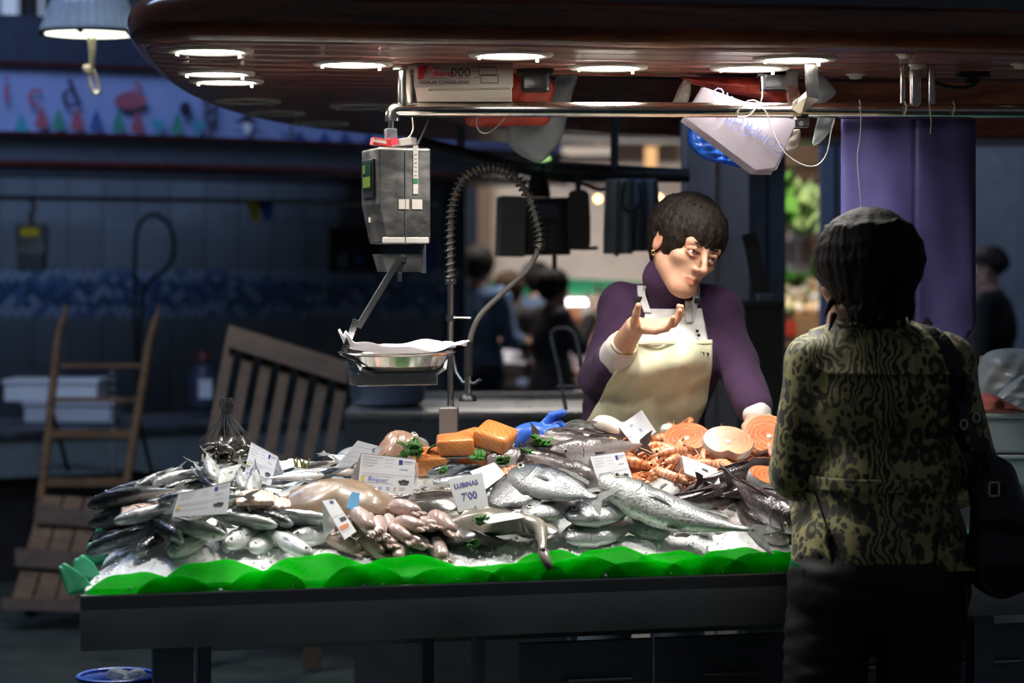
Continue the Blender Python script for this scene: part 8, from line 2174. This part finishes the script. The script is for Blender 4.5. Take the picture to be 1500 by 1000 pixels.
# ---------------------------------------------------------------- shoppers in the background
def shopper(px, ytop, Y, face, cols_, label, pose, seed, build_=1.0, hair=True, hair_c=None, skirt=False):
    x0 = (px-750)/FPX*Y; Ht = CAMZ + (HOR-ytop)/FPX*Y; s = Ht/1.65
    e = empty('person', (x0, Y, 0), label, 'person', None); E0 = Vector((x0, Y, 0)); add = wparts(e)
    f = Vector(face).normalized(); l = Vector((0, 0, 1)).cross(f); Fm = frame(f, (0, 0, 1))
    W = lambda a, b, c: E0 + (l*a + f*b + Vector((0, 0, c)))*s
    h = .010
    F = Field(E0-Vector((.55, .55, 0)), E0+Vector((.55, .55, Ht+.04)), h)
    F.ell(W(0, 0, 1.22), (.15*s*build_, .11*s*build_, .20*s), np.array(Fm), .05); F.ell(W(0, 0, 1.0), (.145*s*build_, .11*s*build_, .14*s), np.array(Fm), .05); F.ell(W(0, -.01, .88), (.17*s*build_, .13*s*build_, .13*s), np.array(Fm), .05)
    F.cap(W(-.15*build_, 0, 1.36), W(.15*build_, 0, 1.36), .05*s, .05*s, .05); F.cap(W(0, 0, 1.36), W(0, .01, 1.48), .055*s, .05*s, .03)
    for q in (-1, 1):
        F.chain([W(q*.09, 0, .85), W(q*.10, .01, .47), W(q*.10, -.01, .08)], [.085*s, .06*s, .042*s], .03); F.cap(W(q*.10, -.02, .045), W(q*.11, .13, .035), .042*s, .032*s, .02)
        el, wr = pose[0 if q < 0 else 1]
        F.chain([W(q*.17*build_, 0, 1.36), W(*el), W(*wr)], [.05*s, .04*s, .028*s], .02); hand_sdf(F, W(*wr), Fm @ (Vector(wr)-Vector(el)), Fm @ Vector((0, .3, 1)), q > 0, (.4, .4, .4, .4), .1, (.4, .4), 1.05)
    hc = W(0, .02, 1.535); head_sdf(F, hc, Fm, s, None, False)
    b = F.build('body', skin('skin_tone', cols_[3]) , None, 1); add(b); tint(b, [])
    Tp = Field(E0-Vector((.55, .55, 0))+Vector((0, 0, .70*s)), E0+Vector((.55, .55, 1.50*s)), h)
    Tp.ell(W(0, 0, 1.22), (.165*s*build_, .125*s*build_, .20*s), np.array(Fm), .05); Tp.ell(W(0, 0, .98), (.165*s*build_, .13*s*build_, .16*s), np.array(Fm), .05); Tp.cap(W(-.15*build_, 0, 1.36), W(.15*build_, 0, 1.36), .062*s, .062*s, .05)
    for q in (-1, 1):
        el, wr = pose[0 if q < 0 else 1]; Tp.chain([W(q*.17*build_, 0, 1.36), W(*el), Vector(W(*el)).lerp(W(*wr), .75)], [.062*s, .054*s, .046*s], .025)
    if skirt: Tp.ell(W(0, -.01, .84), (.19*s, .15*s, .18*s), np.array(Fm), .05)
    Tp.noise(.004, 6, seed, 2); add(Tp.build('top', cloth_mat('shopper_top', cols_[0], .8), None, 1))
    Tr = Field(E0-Vector((.4, .4, 0)), E0+Vector((.4, .4, 1.0*s)), h)
    Tr.ell(W(0, -.01, .88), (.178*s*build_, .138*s*build_, .12*s), np.array(Fm), .04)
    for q in (-1, 1): Tr.chain([W(q*.09, 0, .85), W(q*.10, .01, .47), W(q*.10, -.01, .10)], [.098*s, .076*s, .062*s], .03)
    add(Tr.build('trousers', cloth_mat('shopper_trousers', cols_[1], .8), None, 1))
    Hh = Field(hc-Vector((.17, .17, .28)), hc+Vector((.17, .17, .17)), .006)
    ed = (lambda az: .03 if abs((az+PI) % (2*PI)-PI) < .8 else hair_c if hair_c is not None else -.08)
    hair_sdf(Hh, hc, Fm, seed, ed, 70, s, 1.06 if hair else .98, True, .014 if hair else .004)
    add(Hh.build('hair', hair_mat('shopper_hair', tuple(x*.4 for x in cols_[2]), cols_[2]), None, 1))
    return e, W
down = ((.22*-1, .02, 1.08), (-.20, .14, .88)), ((.22, .02, 1.08), (.20, .14, .88))
hold = ((-.22, .04, 1.10), (-.14, .28, 1.08)), ((.22, .04, 1.10), (.12, .28, 1.08))
phone = ((-.22, .10, 1.16), (-.10, .26, 1.40)), ((.22, .02, 1.08), (.16, .24, .98))
tan = (.45, .27, .19)
shopper(699, 366, 14.3, (.55, .85, 0), ((.12, .19, .34), (.02, .03, .06), (.02, .015, .012), tan), 'person in denim blue shirt walking past the far shop', hold, 1, 1.05, True, -.05)
shopper(746, 402, 14.9, (.60, .80, 0), ((.035, .026, .03), (.22, .30, .48), (.10, .05, .03), tan), 'person with brown hair and dark top holding papers', hold, 2, 1.0, True, -.12, True)
shopper(786, 388, 16.2, (.7, .7, 0), ((.12, .16, .24), (.05, .05, .07), (.02, .015, .012), tan), 'person in grey blue vest standing behind the dark dress', down, 3, 1.0)
shopper(808, 398, 13.9, (.92, .4, 0), ((.014, .012, .014), (.10, .12, .2), (.018, .012, .01), tan), 'person in black top raising one hand to the face', phone, 4, 1.0, True, -.06, True)
o = MB().box((0, 0, 0), (.22, .16, .004), rotm(.5, .1, .3)).build('paper_sheet', plain('grey_paper', (.5, .5, .58), .7)); o.location = P(742, 522, 14.5); tag(o, 'pale papers held by the brown haired shopper', 'paper')
shopper(1450, 364, 12.6, (-.93, .35, 0), ((.018, .018, .02), (.02, .02, .025), (.03, .024, .02), (.40, .24, .17)), 'person in black jacket with cropped hair beside the purple apron', down, 6, 1.2, False, .0)
